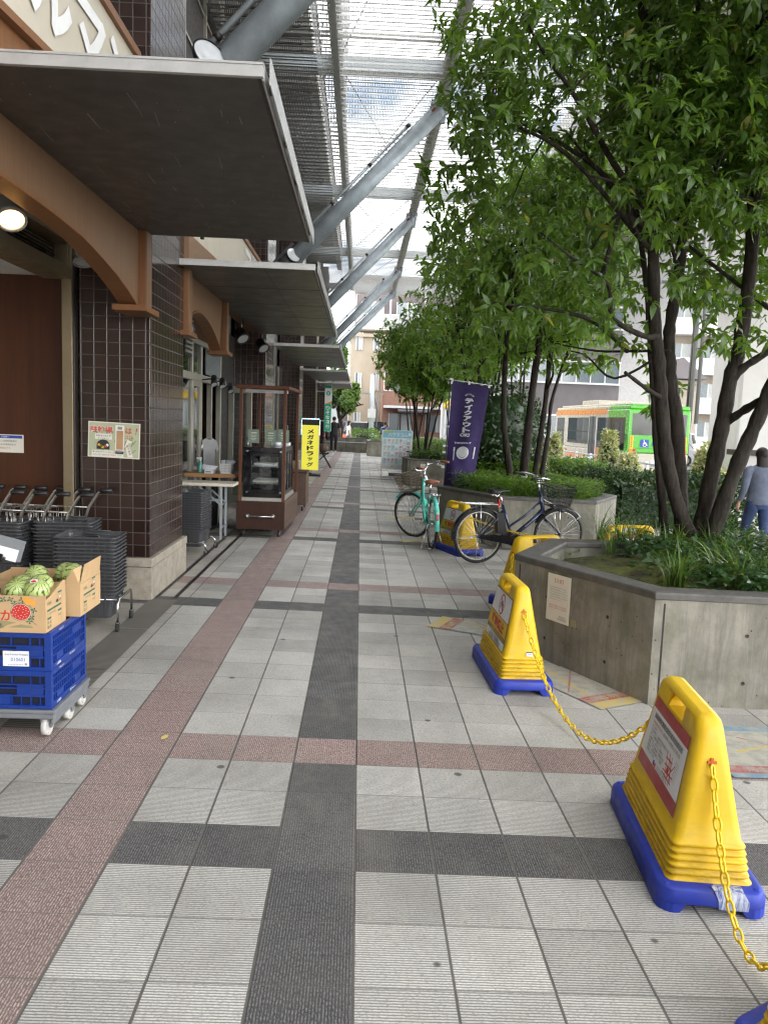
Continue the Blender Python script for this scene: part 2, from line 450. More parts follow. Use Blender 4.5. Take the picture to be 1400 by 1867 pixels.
def meshgrid(name, c, pitch=.06, wire=.06):
    g = N(name); p = g.sep(g.obj())
    a = g.math('LESS_THAN', g.math('FRACT', g.math('DIVIDE', p[0], pitch)), wire)
    b = g.math('LESS_THAN', g.math('FRACT', g.math('DIVIDE', p[1], pitch)), wire)
    return g.done(c, .5, .2, alpha=g.math('MAXIMUM', a, b))

M = {}
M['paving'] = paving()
M['concrete'] = concrete('stained_concrete')
M['concrete_far'] = plain('pale_concrete', (.46, .45, .425), .85, 0, .05, 1.0, .1, 30, dirt=.06)
M['coping'] = plain('dark_stone_coping', (.085, .080, .072), .6, 0, .3, 9, .3, 90, dirt=.3)
M['tile'] = walltile('brown_glazed_tile', offx=.0, offz=.03)
M['stone'] = plain('beige_granite', (.34, .30, .235), .55, 0, .22, 9, .15, 160, dirt=.35)
M['white_alu'] = plain('white_aluminium', (.46, .455, .44), .38, .25, .1, 8, dirt=.15)
M['soffit'] = plain('dark_soffit_panel', (.062, .054, .047), .42, .1, .15, 2.5, .02, 8, spec=.6)
M['soffit2'] = plain('grey_soffit_panel', (.088, .081, .073), .40, .1, .06, 1.2, spec=.6)
M['archwood'] = wood('pale_oak_veneer', (.180, .102, .056), (.232, .138, .078), 2, 22, .5)
M['archedge'] = wood('orange_oak_edge', (.175, .076, .031), (.23, .106, .045), 2, 22, .42)
M['panelwood'] = wood('red_brown_panel', (.044, .0128, .0048), (.080, .026, .010), 2, 12, .5)
M['cartwood'] = wood('dark_walnut_board', (.032, .0115, .0065), (.058, .022, .012), 2, 14, .5)
M['cartwood2'] = wood('grey_brown_board', (.085, .050, .033), (.15, .098, .07), 1, 12, .6)
M['postwood'] = wood('red_stained_post', (.085, .029, .013), (.13, .048, .023), 2, 20, .5)
M['tablewood'] = wood('varnished_pine', (.33, .17, .07), (.45, .25, .11), 0, 14, .4)
M['steel'] = plain('galvanised_steel', (.36, .40, .42), .42, .45, .14, 6, dirt=.18)
M['strut'] = plain('weathered_zinc_paint', (.31, .355, .38), .5, .25, .22, 3.5, .05, 30, dirt=.2)
M['louvre'] = plain('pale_louvre_metal', (.50, .50, .475), .5, .0, .12, 5, dirt=.12)
M['dark_blade'] = plain('shaded_blade_metal', (.20, .20, .19), .6)  # darkened copy of the blades, shade under the overhang put into the colour
M['blade_metal'] = sieve('perforated_blade', (.80, .80, .78), .72)
M['perf'] = perforated('perforated_louvre_metal', (.42, .42, .40))
M['wiremesh'] = meshgrid('fine_wire_mesh', (.32, .33, .35))
M['alu'] = plain('brushed_aluminium', (.42, .40, .35), .4, .5, .12, 8)
M['doorframe'] = plain('champagne_aluminium', (.37, .35, .29), .42, .35, .1, 5)
M['jamb'] = plain('bronze_jamb', (.21, .165, .10), .42, .4, .12, 4)
M['darkmetal'] = plain('dark_bronze_metal', (.035, .03, .026), .45, .5, .2, 6)
M['black'] = plain('black_plastic', (.012, .012, .013), .42, 0, .2, 8)
M['blackgloss'] = plain('black_enamel', (.008, .008, .009), .15, 0, .1, 8, spec=.6)
M['rubber'] = plain('tyre_rubber', (.018, .018, .018), .75, 0, .25, 20)
M['chrome'] = plain('chrome', (.62, .62, .62), .18, 1.0, .06, 8)
M['satin'] = plain('satin_tube', (.46, .44, .41), .3, .9, .08, 8)
M['glass'] = glass('dark_glass')
M['shopglass'] = clearglass('shop_glass', .10)
M['case_glass'] = clearglass('case_glass', .03, (.95, .97, .965))
M['yellow'] = plain('yellow_polyethylene', (.74, .475, .006), .42, 0, .08, 5, .05, 120, dirt=.22)
def moulded(name, c, grime, z0, z1, pale):
    g = N(name); v = g.obj(); s = g.sep(v)
    col = g.mix(g.mapr(g.noise(v, 3, 4), .3, .7), tuple(x*.9 for x in c), tuple(min(1, x*1.06) for x in c))
    sc = g.ramp(g.noise(g.scale(v, (16, 60, 30)), 1.0, 6, .75, .6), [(.60, 0.0), (.74, .45)])
    col = g.mix(sc, col, pale)
    low = g.math('MULTIPLY', g.mapr(s[2], z0, z1, 1.0, .12), g.ramp(g.noise(g.scale(v, (9, 9, 26)), 1.0, 6, .72), [(.44, 0.0), (.68, .62)]))
    col = g.mix(low, col, grime)
    return g.done(col, g.mapr(g.noise(v, 12, 4), .3, .7, .36, .58), 0, g.bump(g.noise(v, 130, 4), .05, .004))
M['yellow'] = moulded('yellow_polyethylene', (.74, .475, .006), (.16, .11, .03), .09, .30, (.78, .58, .16))
M['blueplastic'] = moulded('blue_polyethylene', (.012, .036, .37), (.07, .075, .10), .0, .10, (.09, .13, .46))
M['yellowchain'] = plain('yellow_chain_plastic', (.80, .55, .01), .38, 0, .08, 8)
M['blueplastic'] = plain('blue_polyethylene', (.012, .035, .36), .5, 0, .16, 5, .06, 120, dirt=.28)
M['crateblue'] = plain('blue_crate_plastic', (.005, .034, .225), .38, 0, .15, 8, dirt=.12)
M['crateblack'] = plain('crate_inside', (.004, .006, .02), .6, 0, .2, 8)
M['orange'] = plain('orange_plug', (.50, .10, .01), .5)
M['white'] = plain('white_paint', (.78, .78, .76), .45, 0, .05, 6)
def tapemat():
    g = N('clear_packing_tape'); v = g.obj(); f = g.noise(g.scale(v, (60, 60, 9)), 1.0, 5, .7, 1.0)
    return g.done(g.mix(g.ramp(f, [(.38, 0.0), (.60, 1.0)]), (.05, .09, .36), (.50, .54, .62)), .14, 0, g.bump(f, .8, .004), spec=.8)
M['tape'] = tapemat()
M['paper'] = plain('paper', (.70, .67, .58), .7, 0, .06, 5)
M['paperw'] = plain('white_paper', (.74, .75, .78), .6, 0, .05, 5)
M['film'] = plain('clear_tape', (.55, .57, .60), .12, 0, .2, 30, .6, 60, spec=.8)
M['red'] = plain('red_ink', (.52, .03, .022), .5, 0, .05, 5)
M['darkred'] = plain('dark_red_panel', (.36, .016, .022), .42, 0, .06, 4)
M['ink'] = plain('black_ink', (.02, .02, .022), .5, 0, .05, 5)
M['greyink'] = plain('grey_ink', (.22, .22, .23), .5, 0, .05, 5)
M['blueink'] = plain('blue_ink', (.02, .06, .34), .5, 0, .05, 5)
M['greenink'] = plain('green_ink', (.03, .12, .075), .6, 0, .1, 8)
M['oliveink'] = plain('olive_ink', (.27, .24, .12), .7, 0, .1, 8)
M['orangeink'] = plain('orange_ink', (.75, .33, .05), .6, 0, .1, 8)
M['card'] = plain('corrugated_cardboard', (.50, .33, .165), .75, 0, .08, 5, .05, 40)
M['carddark'] = plain('cardboard_edge', (.36, .23, .115), .8, 0, .1, 30)
M['greyplastic'] = plain('grey_plastic', (.17, .18, .19), .45, 0, .1, 6, dirt=.12)
M['basket'] = plain('charcoal_basket_plastic', (.060, .061, .064), .38, 0, .12, 8)
M['whitewheel'] = plain('white_nylon_wheel', (.62, .60, .56), .4, 0, .08, 10, dirt=.2)
M['purple'] = plain('purple_cloth', (.024, .011, .075), .8, 0, .2, 5, .05, 300)
M['flagwhite'] = plain('printed_white', (.55, .56, .58), .8, 0, .08, 8)
M['cream'] = plain('cream_render', (.46, .40, .30), .75, 0, .08, 1.5)
M['turq'] = plain('turquoise_paint', (.10, .60, .47), .28, .05, .06, 6, coat=.5)
M['navy'] = plain('navy_paint', (.012, .025, .075), .25, .2, .1, 6, coat=.5)
M['brownleather'] = plain('brown_leather', (.20, .065, .03), .45, 0, .15, 12)
M['redlamp'] = plain('red_reflector', (.45, .01, .012), .2, 0, .05, 5)
M['amber'] = plain('amber_lamp', (.75, .20, .01), .2, 0, .05, 5)
M['skin'] = plain('skin', (.42, .25, .17), .55, 0, .08, 9)
M['hair'] = wood('black_hair', (.006, .005, .004), (.028, .022, .018), 2, 60, .6, .8)
M['denim'] = plain('dark_denim', (.022, .042, .11), .8, 0, .4, 11, .7, 18)
M['slate'] = plain('slate_blue_knit', (.092, .106, .148), .85, 0, .22, 9, .9, 14)
M['blackcloth'] = plain('black_cloth', (.012, .012, .013), .85, 0, .3, 9, .1, 80)
def mossy():
    g = N('mossy_soil'); P = g.pos(); a = g.noise(P, 3.5, 8, .72); b = g.noise(P, 38, 5, .7)
    c = g.mix(g.ramp(a, [(.40, 0.0), (.56, 1.0)]), (.045, .034, .02), g.mix(b, (.07, .085, .012), (.19, .20, .03)))
    return g.done(c, .95, 0, g.bump(g.math('ADD', g.math('MULTIPLY', b, .5), a), 1.0, .05))
M['soil'] = mossy()
M['asphalt'] = plain('asphalt', (.055, .055, .056), .85, 0, .18, 3, .3, 140)
M['pathslab'] = plain('pale_path', (.40, .39, .365), .8, 0, .12, 2.5, .15, 60)
M['busgreen'] = plain('bus_green', (.07, .40, .022), .25, .0, .05, 3, coat=.6)
M['buscream'] = plain('bus_cream', (.45, .42, .34), .3, 0, .05, 3, coat=.4)
M['busorange'] = plain('bus_orange', (.62, .22, .06), .3, 0, .05, 3, coat=.4)
M['carwhite'] = plain('white_car_paint', (.62, .64, .66), .2, .1, .04, 4, coat=.6)
M['carblack'] = plain('black_car_paint', (.012, .012, .014), .2, .1, .04, 4, coat=.6)
M['bark'] = barkmat()
M['leaf'] = leafmat('glossy_leaf', (.026, .066, .013), (.130, .225, .032), .30, .44, ychance=.02)
M['leaf2'] = leafmat('mid_leaf', (.038, .090, .017), (.170, .290, .044), .34, .46, ychance=.015)  # lightened copy of leaf, haze on the far trees put into the colour
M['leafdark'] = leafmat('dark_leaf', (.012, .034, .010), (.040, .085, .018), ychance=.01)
M['leafbright'] = leafmat('bright_leaf', (.05, .12, .02), (.16, .27, .05))
M['variegated'] = leafmat('variegated_leaf', (.10, .15, .045), (.50, .50, .26), yel=(.6, .58, .36), ychance=.15)
M['blade'] = leafmat('grass_blade', (.035, .085, .014), (.12, .20, .035))
M['herb'] = leafmat('ground_herb', (.020, .060, .020), (.055, .12, .035))
# ------------------------------------------------------------------ ground
def structure(name, mb, **k):
    return tag(mb.build(name, **k), kind='structure')
m = MB()
xs = [-6.0, 9.0]; m.add([(-6,-26,gz(-6)),(9,-26,gz(9)),(9,46,gz(9)),(-6,46,gz(-6))], [(0,1,2,3)], M['paving'])
structure('plaza_paving', m)
m = MB(); m.box((9, -26, -.34), (9.16, 46, gz(9)+.003), M['concrete_far']); m.box((-6, 46.0, -.34), (9.16, 46.15, gz(9)), M['concrete_far'])
structure('kerb', m)
m = MB(); m.add([(-400,-300,-.42),(900,-300,-.42),(900,900,-.42),(-400,900,-.42)], [(0,1,2,3)], plain('far_ground', (.16, .155, .15), .9))
structure('ground', m)
m = MB()
m.add([(9.16,-30,-.33),(24,-30,-.33),(24,260,-.33),(9.16,260,-.33)], [(0,1,2,3)], M['asphalt'])
m.add([(-60,46.15,-.328),(9.16,46.15,-.328),(9.16,58,-.328),(-60,58,-.328)], [(0,1,2,3)], M['asphalt'])
structure('road', m)
m = MB(); yl = plain('road_paint_yellow', (.60, .42, .05), .7, dirt=.3); wl = plain('road_paint_white', (.65, .65, .62), .7, dirt=.3)
m.add([(13.6,-30,-.324),(13.75,-30,-.324),(13.75,200,-.324),(13.6,200,-.324)], [(0,1,2,3)], yl)
m.add([(9.7,-30,-.324),(9.85,-30,-.324),(9.85,200,-.324),(9.7,200,-.324)], [(0,1,2,3)], wl)
structure('road_markings', m)
# pale walk by the lawn, lawn
pz = lambda x, d=.004: gz(x)+d
m = MB()
m.add([(x, y, pz(x)) for x, y in ((4.9,7.2),(8.9,6.4),(8.9,18.5),(8.0,18.5),(6.6,13.0),(4.9,12.2))], [(0,1,2,3,4,5)], M['pathslab'])
structure('footpath', m)
def leafquad(vs, fs, p, d, nrm, L, W, fold=.18, droop=.25, full=True):
    """one lanceolate leaf: root p, direction d, face normal nrm"""
    s = np.cross(d, nrm); s /= (np.linalg.norm(s)+1e-9); b = len(vs)
    tip = p + d*L - nrm*(droop*L)
    mid = p + d*(L*.45) + nrm*(droop*L*.05)
    if full:
        vs += [p, mid - s*W*.5 + nrm*fold*W, mid, mid + s*W*.5 + nrm*fold*W, tip]
        fs += [(b, b+1, b+2), (b, b+2, b+3), (b+1, b+4, b+2), (b+2, b+4, b+3)]
    else:
        vs += [p, mid - s*W*.5, tip, mid + s*W*.5]; fs += [(b, b+1, b+2, b+3)]
def raw_object(name, vs, fs, mat, parent=None, smooth=False, world=True):
    me = bpy.data.meshes.new(name); me.from_pydata([tuple(map(float, v)) for v in vs], [], fs); me.materials.append(mat)
    if smooth: me.polygons.foreach_set('use_smooth', [True]*len(fs))
    me.update(); o = bpy.data.objects.new(name, me); COL.objects.link(o)
    if parent is not None:
        o.parent = parent; KIDS.setdefault(parent.name, []).append(o)
        if world and parent.parent is None: o.matrix_parent_inverse = (Matrix.Translation(parent.location) @ parent.rotation_euler.to_matrix().to_4x4()).inverted()
    return o
vs, fs = [], []
def in_poly(x, y, P):
    c = False; j = len(P)-1
    for i in range(len(P)):
        if (P[i][1] > y) != (P[j][1] > y) and x < (P[j][0]-P[i][0])*(y-P[i][1])/(P[j][1]-P[i][1])+P[i][0]: c = not c
        j = i
    return c
LAWN = [(6.75,13.4),(8.85,18.6),(9.0,22),(7.0,20),(6.0,14.2)]
while len(fs) < 16000:
    x = rng.uniform(6, 9); y = rng.uniform(13, 22)
    if not in_poly(x, y, LAWN): continue
    a = rng.uniform(0, 6.28); h = rng.uniform(.05, .13); w = .007; b = len(vs)
    p = np.array([x, y, pz(x)]); l = np.array([math.cos(a), math.sin(a), 0])*rng.uniform(.0, .06)
    s = np.array([-math.sin(a), math.cos(a), 0])*w
    vs += [p-s, p+s, p+l+np.array([0, 0, h])]; fs += [(b, b+1, b+2)]
lo = raw_object('lawn_grass', vs, fs, M['leafbright']); tag(lo, 'bright green grass strip beside the pale footpath', 'grass', kind='stuff')

# gutter: slatted dark channel and two thin slots beside the shopfronts
m = MB()
def strip(x0, x1, y0, y1, mat, d=.004):
    m.add([(x0,y0,pz(x0,d)),(x1,y0,pz(x1,d)),(x1,y1,pz(x1,d)),(x0,y1,pz(x0,d))], [(0,1,2,3)], mat)
g = N('slatted_drain'); p_ = g.sep(g.pos())
sl = g.math('GREATER_THAN', g.math('FRACT', g.math('DIVIDE', p_[1], .024)), .45)
drainmat = g.done(g.mix(sl, (.07, .064, .056), g.mix(g.noise(g.pos(), 5), (.16, .145, .12), (.26, .235, .20))), .6)
for k in range(3): strip(-1.775, -1.54, 3.9+k*.97, 4.86+k*.97, drainmat)
for k in range(34):
    y = 6.87+k*.9
    strip(-1.755, -1.722, y, y+.895, M['darkmetal']); strip(-1.60, -1.562, y, y+.895, M['darkmetal'])
structure('drain_channel', m)
g = N('coil_doormat'); P_ = g.pos()
h_ = g.vor(P_, 90); matmat = g.done(g.mix(g.mapr(h_, .1, .7), (.008, .008, .009), (.05, .05, .052)), .8, 0, g.bump(h_, 1.0, .02))
m = MB(); m.T = Matrix.Translation((0, 0, gz(-2.2))); m.box((-3.4, 4.35, .003), (-1.80, 5.25, .020), matmat)
tag(m.build('doormat', bevel=.004), 'black loop doormat behind the stacked blue crates', 'doormat')

# ------------------------------------------------------------------ the building on the left
B = thing('shopping_building', 'brown tiled shopping building with arches, awnings and dark overhang', 'building', (-4, 17, 0))
def bpart(name, mb, parent=None, **k): return mb.build(name, parent or B, world=True, **k)
PY = [6.80 + 8.1*k for k in range(5)]
for k, y in enumerate(PY):
    m = MB(); m.box((-2.375, y, .38), (-1.785, y+1.25, 8.9), M['tile'])
    pl = bpart('pillar', m, bevel=.006, seg=1)
    m = MB(); z0 = gz(-1.8)-.03
    m.box((-2.42, y-.04, z0), (-1.757, y+1.32, .315), M['stone']); m.box((-2.425, y-.046, .3205), (-1.750, y+1.326, .395), M['stone'])
    m.box((-2.41, y-.03, .31), (-1.77, y+1.31, .322), M['darkmetal'])
    bpart('stone_base', m, pl, bevel=.005, seg=1)
# dark upper storeys overhanging the louvred roof
upm = plain('upper_storey_panel', (.11, .105, .10), .6, 0, .15, 1.2)
m = MB(); m.box((-16, -26, 8.9), (-1.12, 38.3, 34), upm)
for k in range(26): m.box((-1.13, -5.8+k*1.7, 9.4), (-1.09, -4.4+k*1.7, 11.2), M['glass'])
bpart('upper_wall', m)
m = MB()
for k in range(15): m.box((-5, -4+k*2.9, 8.60), (-1.2, -3.8+k*2.9, 8.898), M['darkmetal'])
m.box((-1.32, -26, 8.55), (-1.125, 38, 8.897), plain('overhang_beam', (.30, .29, .26), .6))
bpart('overhang_beam', m)
# wall above the awnings, between pillars
m = MB()
for k in range(-1, 5):
    y0 = (PY[k]+1.25) if k >= 0 else -4; y1 = PY[k+1] if k < 4 else 38.3
    m.box((-2.8, y0, 5.35), (-2.45, y1, 8.9), M['darkmetal'])
    for q in range(5): m.box((-2.45, y0+(y1-y0)*q/5, 5.5), (-2.40, y0+(y1-y0)*q/5+.05, 8.6), M['alu'])
    for q in range(4): m.box((-2.45, y0, 5.8+q*.75), (-2.425, y1, 5.83+q*.75), M['alu'])
bpart('upper_window', m)
m = MB(); m.box((-6, -26, 3.12), (-2.45, 38.3, 5.349), upm); m.box((-6, -26, -.1), (-2.45, -2.2005, 3.119), M['tile']); m.box((-2.8, -26, 5.35), (-2.45, -4.001, 8.9), upm); m.box((-6, 38.3, -.1), (-2.0, 38.5, 8.9), M['tile']); bpart('wall', m)

# sign bands above the awnings
signboard = plain('beige_sign_board', (.54, .49, .39), .45, 0, .05, 3)
def signband(y0, y1, zl0, zl1, ztop, txt, wood_z):
    m = MB(); fr = YZ((-1.77, 0, 0))
    poly = [(y0, zl0), (y1, zl1), (y1, ztop), (y0, ztop)]
    m.prism(fr, poly, -.08, 0, signboard)
    ux = (Vector((0, 1, 0))); L = y1-y0
    m.text(fr, txt, y1-1.32, (zl0+zl1)/2+.36, M['white'], h=.50, w=2.45, d=.012, bold=.03)
    s = bpart('sign_board', m)
    m = MB()
    m.prism(fr, [(y0, ztop+.001), (y1+.06, ztop+.001), (y1+.06, ztop+.06), (y0, ztop+.06)], -.12, .03, M['archedge'])
    m.prism(fr, [(y1+.001, zl1), (y1+.06, zl1), (y1+.06, ztop), (y1+.001, ztop)], -.12, .03, M['archwood'])
    m.prism(fr, [(y0, wood_z), (y1, wood_z), (y1, zl1-.002), (y0, zl0-.002)], -.30, -.03, M['archedge'])
    m.prism(fr, [(y0, zl0-.002-.045), (y1, zl1-.002-.045), (y1, zl1-.003), (y0, zl0-.003)], -.029, .02, M['archedge'])
    bpart('sign_frame', m, s)
signband(2.2, 6.30, 3.42, 3.72, 4.27, 'マルマン', 3.16)
signband(8.20, 14.5, 3.42, 3.60, 4.15, 'マルマン', 3.16)

# awnings with dark soffits
def awning(y0, y1, xr, seams, z=3.07, sm='soffit'):
    m = MB()
    m.box((-1.80, y0+.012, z), (xr-.03, y1-.004, z+.0001), M[sm])
    for q in range(1, seams): 
        yy = y0+(y1-y0)*q/seams
        m.box((-1.79, yy-.008, z-.0025), (xr-.032, yy+.008, z+.001), M['black'])
    if seams > 1: m.box((-.99, y0+.02, z-.0028), (-.982, y1-.01, z+.001), M['black'])
    m.box((-1.80, y0+.02, z+.0002), (xr-.031, y1-.006, z+.045), M['white_alu'])
    a = bpart('awning', m)
    m = MB()
    m.box((-1.83, y0-.012, z-.006), (xr-.002, y0+.0115, z+.040), M['white_alu'])
    m.box((-1.83, y0-.016, z+.0405), (xr, y0+.016, z+.050), M['white_alu'])
    m.box((xr-.0295, y0+.0118, z-.004), (xr-.010, y1, z+.05), M['darkmetal']); m.box((xr-.0098, y0+.0118, z-.012), (xr, y1, z+.055), M['white_alu'])
    m.box((xr+.020, y0+.03, z-.022), (xr+.026, y1-.01, z+.085), M['white_alu'])
    for q in range(5): m.box((xr+.0005, y0+.2+q*(y1-y0-.4)/4, z+.02), (xr+.0195, y0+.26+q*(y1-y0-.4)/4, z+.05), M['darkmetal'])
    bpart('edge_trim', m, a)
awning(3.53, 6.66, -.455, 1)
awning(7.86, 14.12, -.485, 5, sm='soffit2'); awning(16.2, 22.4, -.48, 5, sm='soffit2'); awning(24.3, 30.5, -.48, 5, sm='soffit2'); awning(32.4, 37.9, -.48, 5, sm='soffit2')
# scuffs under the near awning
m = MB(); scuff = plain('scratched_paint', (.40, .38, .34), .7, var=.3)
for _ in range(70):
    x = random.uniform(-1.75, -.55); y = random.uniform(3.7, 6.5); l = random.choice((.01, .02, .05, .10, .22)); w = random.uniform(.0015, .0045)
    fr = (Vector((x, y, 3.0692)), Vector((1, 0, 0)), Vector((0, -1, 0)))
    m.line(fr, (0, 0), (l*random.uniform(-.12, .06), -l*random.uniform(.8, 1)), w, scuff)
bpart('scuff_mark', m)

# oak arches
def arch(y0, y1, curve, ztop, apexfill=True):
    m = MB(); fr = YZ((-1.80, 0, 0))
    # fascia made of narrow vertical strips between the curve and the soffit
    pts = [(y0, ztop)] + [(y, z) for y, z in curve] + [(y1, ztop)]
    m.prism(fr, pts, -.10, 0, M['archwood'])
    # underside strip a little proud of the fascia
    for a, b in zip(curve[:-1], curve[1:]):
        m.add([(-1.925, a[0], a[1]-.003), (-1.785, a[0], a[1]-.003), (-1.785, b[0], b[1]-.003), (-1.925, b[0], b[1]-.003),
               (-1.925, a[0], a[1]+.018), (-1.785, a[0], a[1]+.018), (-1.785, b[0], b[1]+.018), (-1.925, b[0], b[1]+.018)],
              [(0,3,2,1),(4,5,6,7),(0,1,5,4),(2,3,7,6),(1,2,6,5),(0,4,7,3)], M['archedge'])
    return bpart('arch', m)
def arch_post(a, y, z0, ztop, wy=.15):
    m = MB(); m.box((-1.93, y, z0+.045), (-1.735, y+wy, ztop), M['archwood']); m.box((-1.935, y-.001, z0+.045), (-1.79, y+.0, ztop), M['archedge'])
    m.box((-1.92, y-.004, z0+.046), (-1.745, y-.0005, ztop-.001), M['archedge'])
    m.box((-1.96, y-.16, z0), (-1.70, y+wy+.10, z0+.044), M['archedge'])
    bpart('arch_post', m, a, bevel=.003, seg=1)
c1 = [(.9,2.44),(1.3,2.52),(1.8,2.61),(2.4,2.69),(3.0,2.735),(3.6,2.76),(4.16,2.767),(4.46,2.762),(4.81,2.752),(5.22,2.728),(5.6,2.675),(5.9,2.622),(6.15,2.562),(6.35,2.505),(6.50,2.45)]
a1 = arch(.7, 6.50, c1, 3.068); arch_post(a1, 6.503, 2.43, 3.068)
c2 = [(8.25,2.52),(8.33,2.60),(8.45,2.66),(8.6,2.705),(8.77,2.735),(8.95,2.745),(9.135,2.735),(9.33,2.71),(9.53,2.67),(9.72,2.62),(9.9,2.56),(10.03,2.51),(10.15,2.455)]
a2 = arch(8.10, 10.30, c2, 3.068); arch_post(a2, 8.06, 2.41, 3.068); arch_post(a2, 10.303, 2.40, 3.068, .14)
m = MB(); m.box((-1.83, 8.06, 3.121), (-1.74, 14.4, 3.40), M['archwood']); m.box((-1.83, 6.52, 3.13), (-1.79, 6.70, 3.41), M['archwood'])
bpart('fascia_board', m)

# entrance 1: lintel with louvre grille, panelled inner wall, lit ceiling
m = MB()
m.box((-2.62, -2, 2.70), (-2.40, 6.70, 2.80), M['jamb']); m.box((-2.48, 6.70, gz(-2.4)), (-2.395, 6.90, 3.06), M['jamb'])
m.box((-2.394, 6.72, gz(-2.4)), (-2.384, 6.798, 3.06), M['darkmetal'])
m.box((-2.55, -2, 2.98), (-2.38, 6.70, 3.06), M['jamb'])
for q in range(8): m.box((-2.52, -1.6+q*1.18, 2.80), (-2.41, -1.52+q*1.18, 2.98), M['jamb'])
bpart('door_lintel', m, bevel=.004, seg=1)
m = MB(); m.box((-2.70, -2, 2.80), (-2.60, 6.70, 2.98), M['black'])
for q in range(6): m.bar((-2.53, -2, 2.825+q*.027), (-2.53, 6.69, 2.825+q*.027), .05, .006, M['jamb'], up=(.6, 0, 1))
bpart('louvre_grille', m)
m = MB(); m.box((-5.2, 6.93, gz(-3)-.02), (-2.49, 7.05, 2.76), M['panelwood'])
for q in range(26):
    z = .45+random.random()*.75; m.cbox((-2.507+random.uniform(-.006, .004), 6.9275, z), (.004+random.random()*.006, .003, .02+random.random()*.05), scuff)
bpart('panel_wall', m)
m = MB(); m.box((-5.2, -2, 2.76), (-2.62, 6.93, 2.82), M['white']); m.box((-5.4, -2, -.1), (-5.2, 7.0, 2.9), M['paper']); m.box((-5.2, -2.2, -.1), (-2.4, -2.0, 2.9), M['paper'])
bpart('entrance_ceiling', m)

# shopfronts of the further bays
def shopfront(y0, y1, k):
    m = MB(); m.box((-6.0, y0, -.1), (-5.8, y1, 3.1), upm); m.box((-6, y0, 3.06), (-2.45, y1, 3.118), upm)
    m.box((-5.8, y0-.05, -.1), (-2.5, y0-.001, 3.06), upm)
    bpart('inner_wall', m)
    f = MB(); gl = MB()
    ys = [y0]
    n = 6
    for q in range(n+1):
        y = y0+(y1-y0)*q/n
        f.box((-2.44, y-.03, gz(-2.4)), (-2.37, y+.03, 3.06), M['doorframe'])
    f.box((-2.45, y0, 2.40), (-2.36, y1, 2.48), M['doorframe']); f.box((-2.45, y0, gz(-2.4)-.01), (-2.36, y1, .12), M['doorframe'])
    gl.box((-2.41, y0, .12), (-2.395, y1, 3.06), M['shopglass'])
    w = bpart('shop_window', f); bpart('pane', gl, w)
for k in (1, 2, 3): shopfront(PY[k]+1.25, PY[k+1], k)
# bay two: cafe entrance
y0, y1 = PY[0]+1.25, PY[1]
m = MB(); m.box((-6.0, y0, -.1), (-5.8, y1, 3.1), M['cartwood']); m.box((-6, y0, 3.06), (-2.45, y1, 3.118), upm); m.box((-5.8, y0-.06, -.1), (-2.45, y0-.001, 3.06), M['panelwood']); m.box((-5.8, y1, -.1), (-2.45, y1+.05, 3.06), M['panelwood'])
bpart('inner_wall', m)
f = MB()
for y in (8.10, 9.8, 11.30, 11.95, 12.75, 13.55): f.box((-2.45, y-.035, gz(-2.4)), (-2.37, y+.035, 2.70), M['doorframe'])
f.box((-2.46, y0, 2.12), (-2.36, 14.0, 2.22), M['doorframe']); f.box((-2.46, y0, 2.64), (-2.36, 14.0, 2.71), M['doorframe'])
f.box((-2.46, y0, gz(-2.4)-.01), (-2.36, 11.9, .14), M['doorframe'])
f.box((-2.45, 13.585, gz(-2.4)), (-2.37, y1, 3.06), M['darkmetal'])
w = bpart('shop_window', f, bevel=.004, seg=1)
gl = MB(); gl.box((-2.415, y0+.03, .14), (-2.40, 11.26, 2.12), M['shopglass']); gl.box((-2.415, y0+.03, 2.22), (-2.40, 13.5, 2.64), M['glass']); bpart('pane', gl, w)
m = MB(); m.box((-2.47, y0, 2.712), (-2.40, 13.6, 3.06), M['panelwood']); bpart('transom_panel', m)
m = MB(); m.box((-2.36, 12.10, 2.24), (-2.34, 13.3, 2.62), plain('grey_sign_plate', (.17, .19, .20), .35)); bpart('sign_plate', m)
# fixed leaf and the leaf that stands open
def leaf(name, x0, y0, x1, y1, h=2.1):
    m = MB(); d = Vector((x1-x0, y1-y0, 0)); L = d.length; d.normalize()
    fr = (Vector((x0, y0, gz(-2.3)+.02)), d, Vector((0, 0, 1)))
    for a, b, c, e in ((0,0,.09,h),(L-.09,0,L,h),(.0901,0,L-.0901,.16),(.0901,h-.12,L-.0901,h)): m.prism(fr, [(a,b),(c,b),(c,e),(a,e)], -.022, .022, M['doorframe'])
    o = bpart('door', m, bevel=.004, seg=1)
    g_ = MB(); g_.prism(fr, [(.09,.16),(L-.09,.16),(L-.09,h-.12),(.09,h-.12)], -.005, .005, M['shopglass']); bpart('pane', g_, o)
    g_ = MB()
    for s in (-1, 1): 
        q = Vector(fr[0]) + d*(L-.045) + Vector((0, 0, .95)) + d.cross(Vector((0, 0, 1)))*(.05*s)
        g_.cyl(q, q+Vector((0, 0, .26)), .012, M['satin'], n=8)
    bpart('handle', g_, o)
    return o
leaf('door', -2.40, 11.33, -2.40, 11.92); leaf('door', -2.36, 14.30, -1.94, 14.22)
# dark bronze soffit strips between pillars in the recess, grille vent
m = MB()
m.box((-2.36, 10.46, 2.4), (-2.30, 10.9, 3.05), M['darkmetal'])
for q in range(9): m.box((-2.3005, 10.46, 2.44+q*.06), (-2.28, 10.9, 2.47+q*.06), M['alu'])
bpart('vent_grille', m)

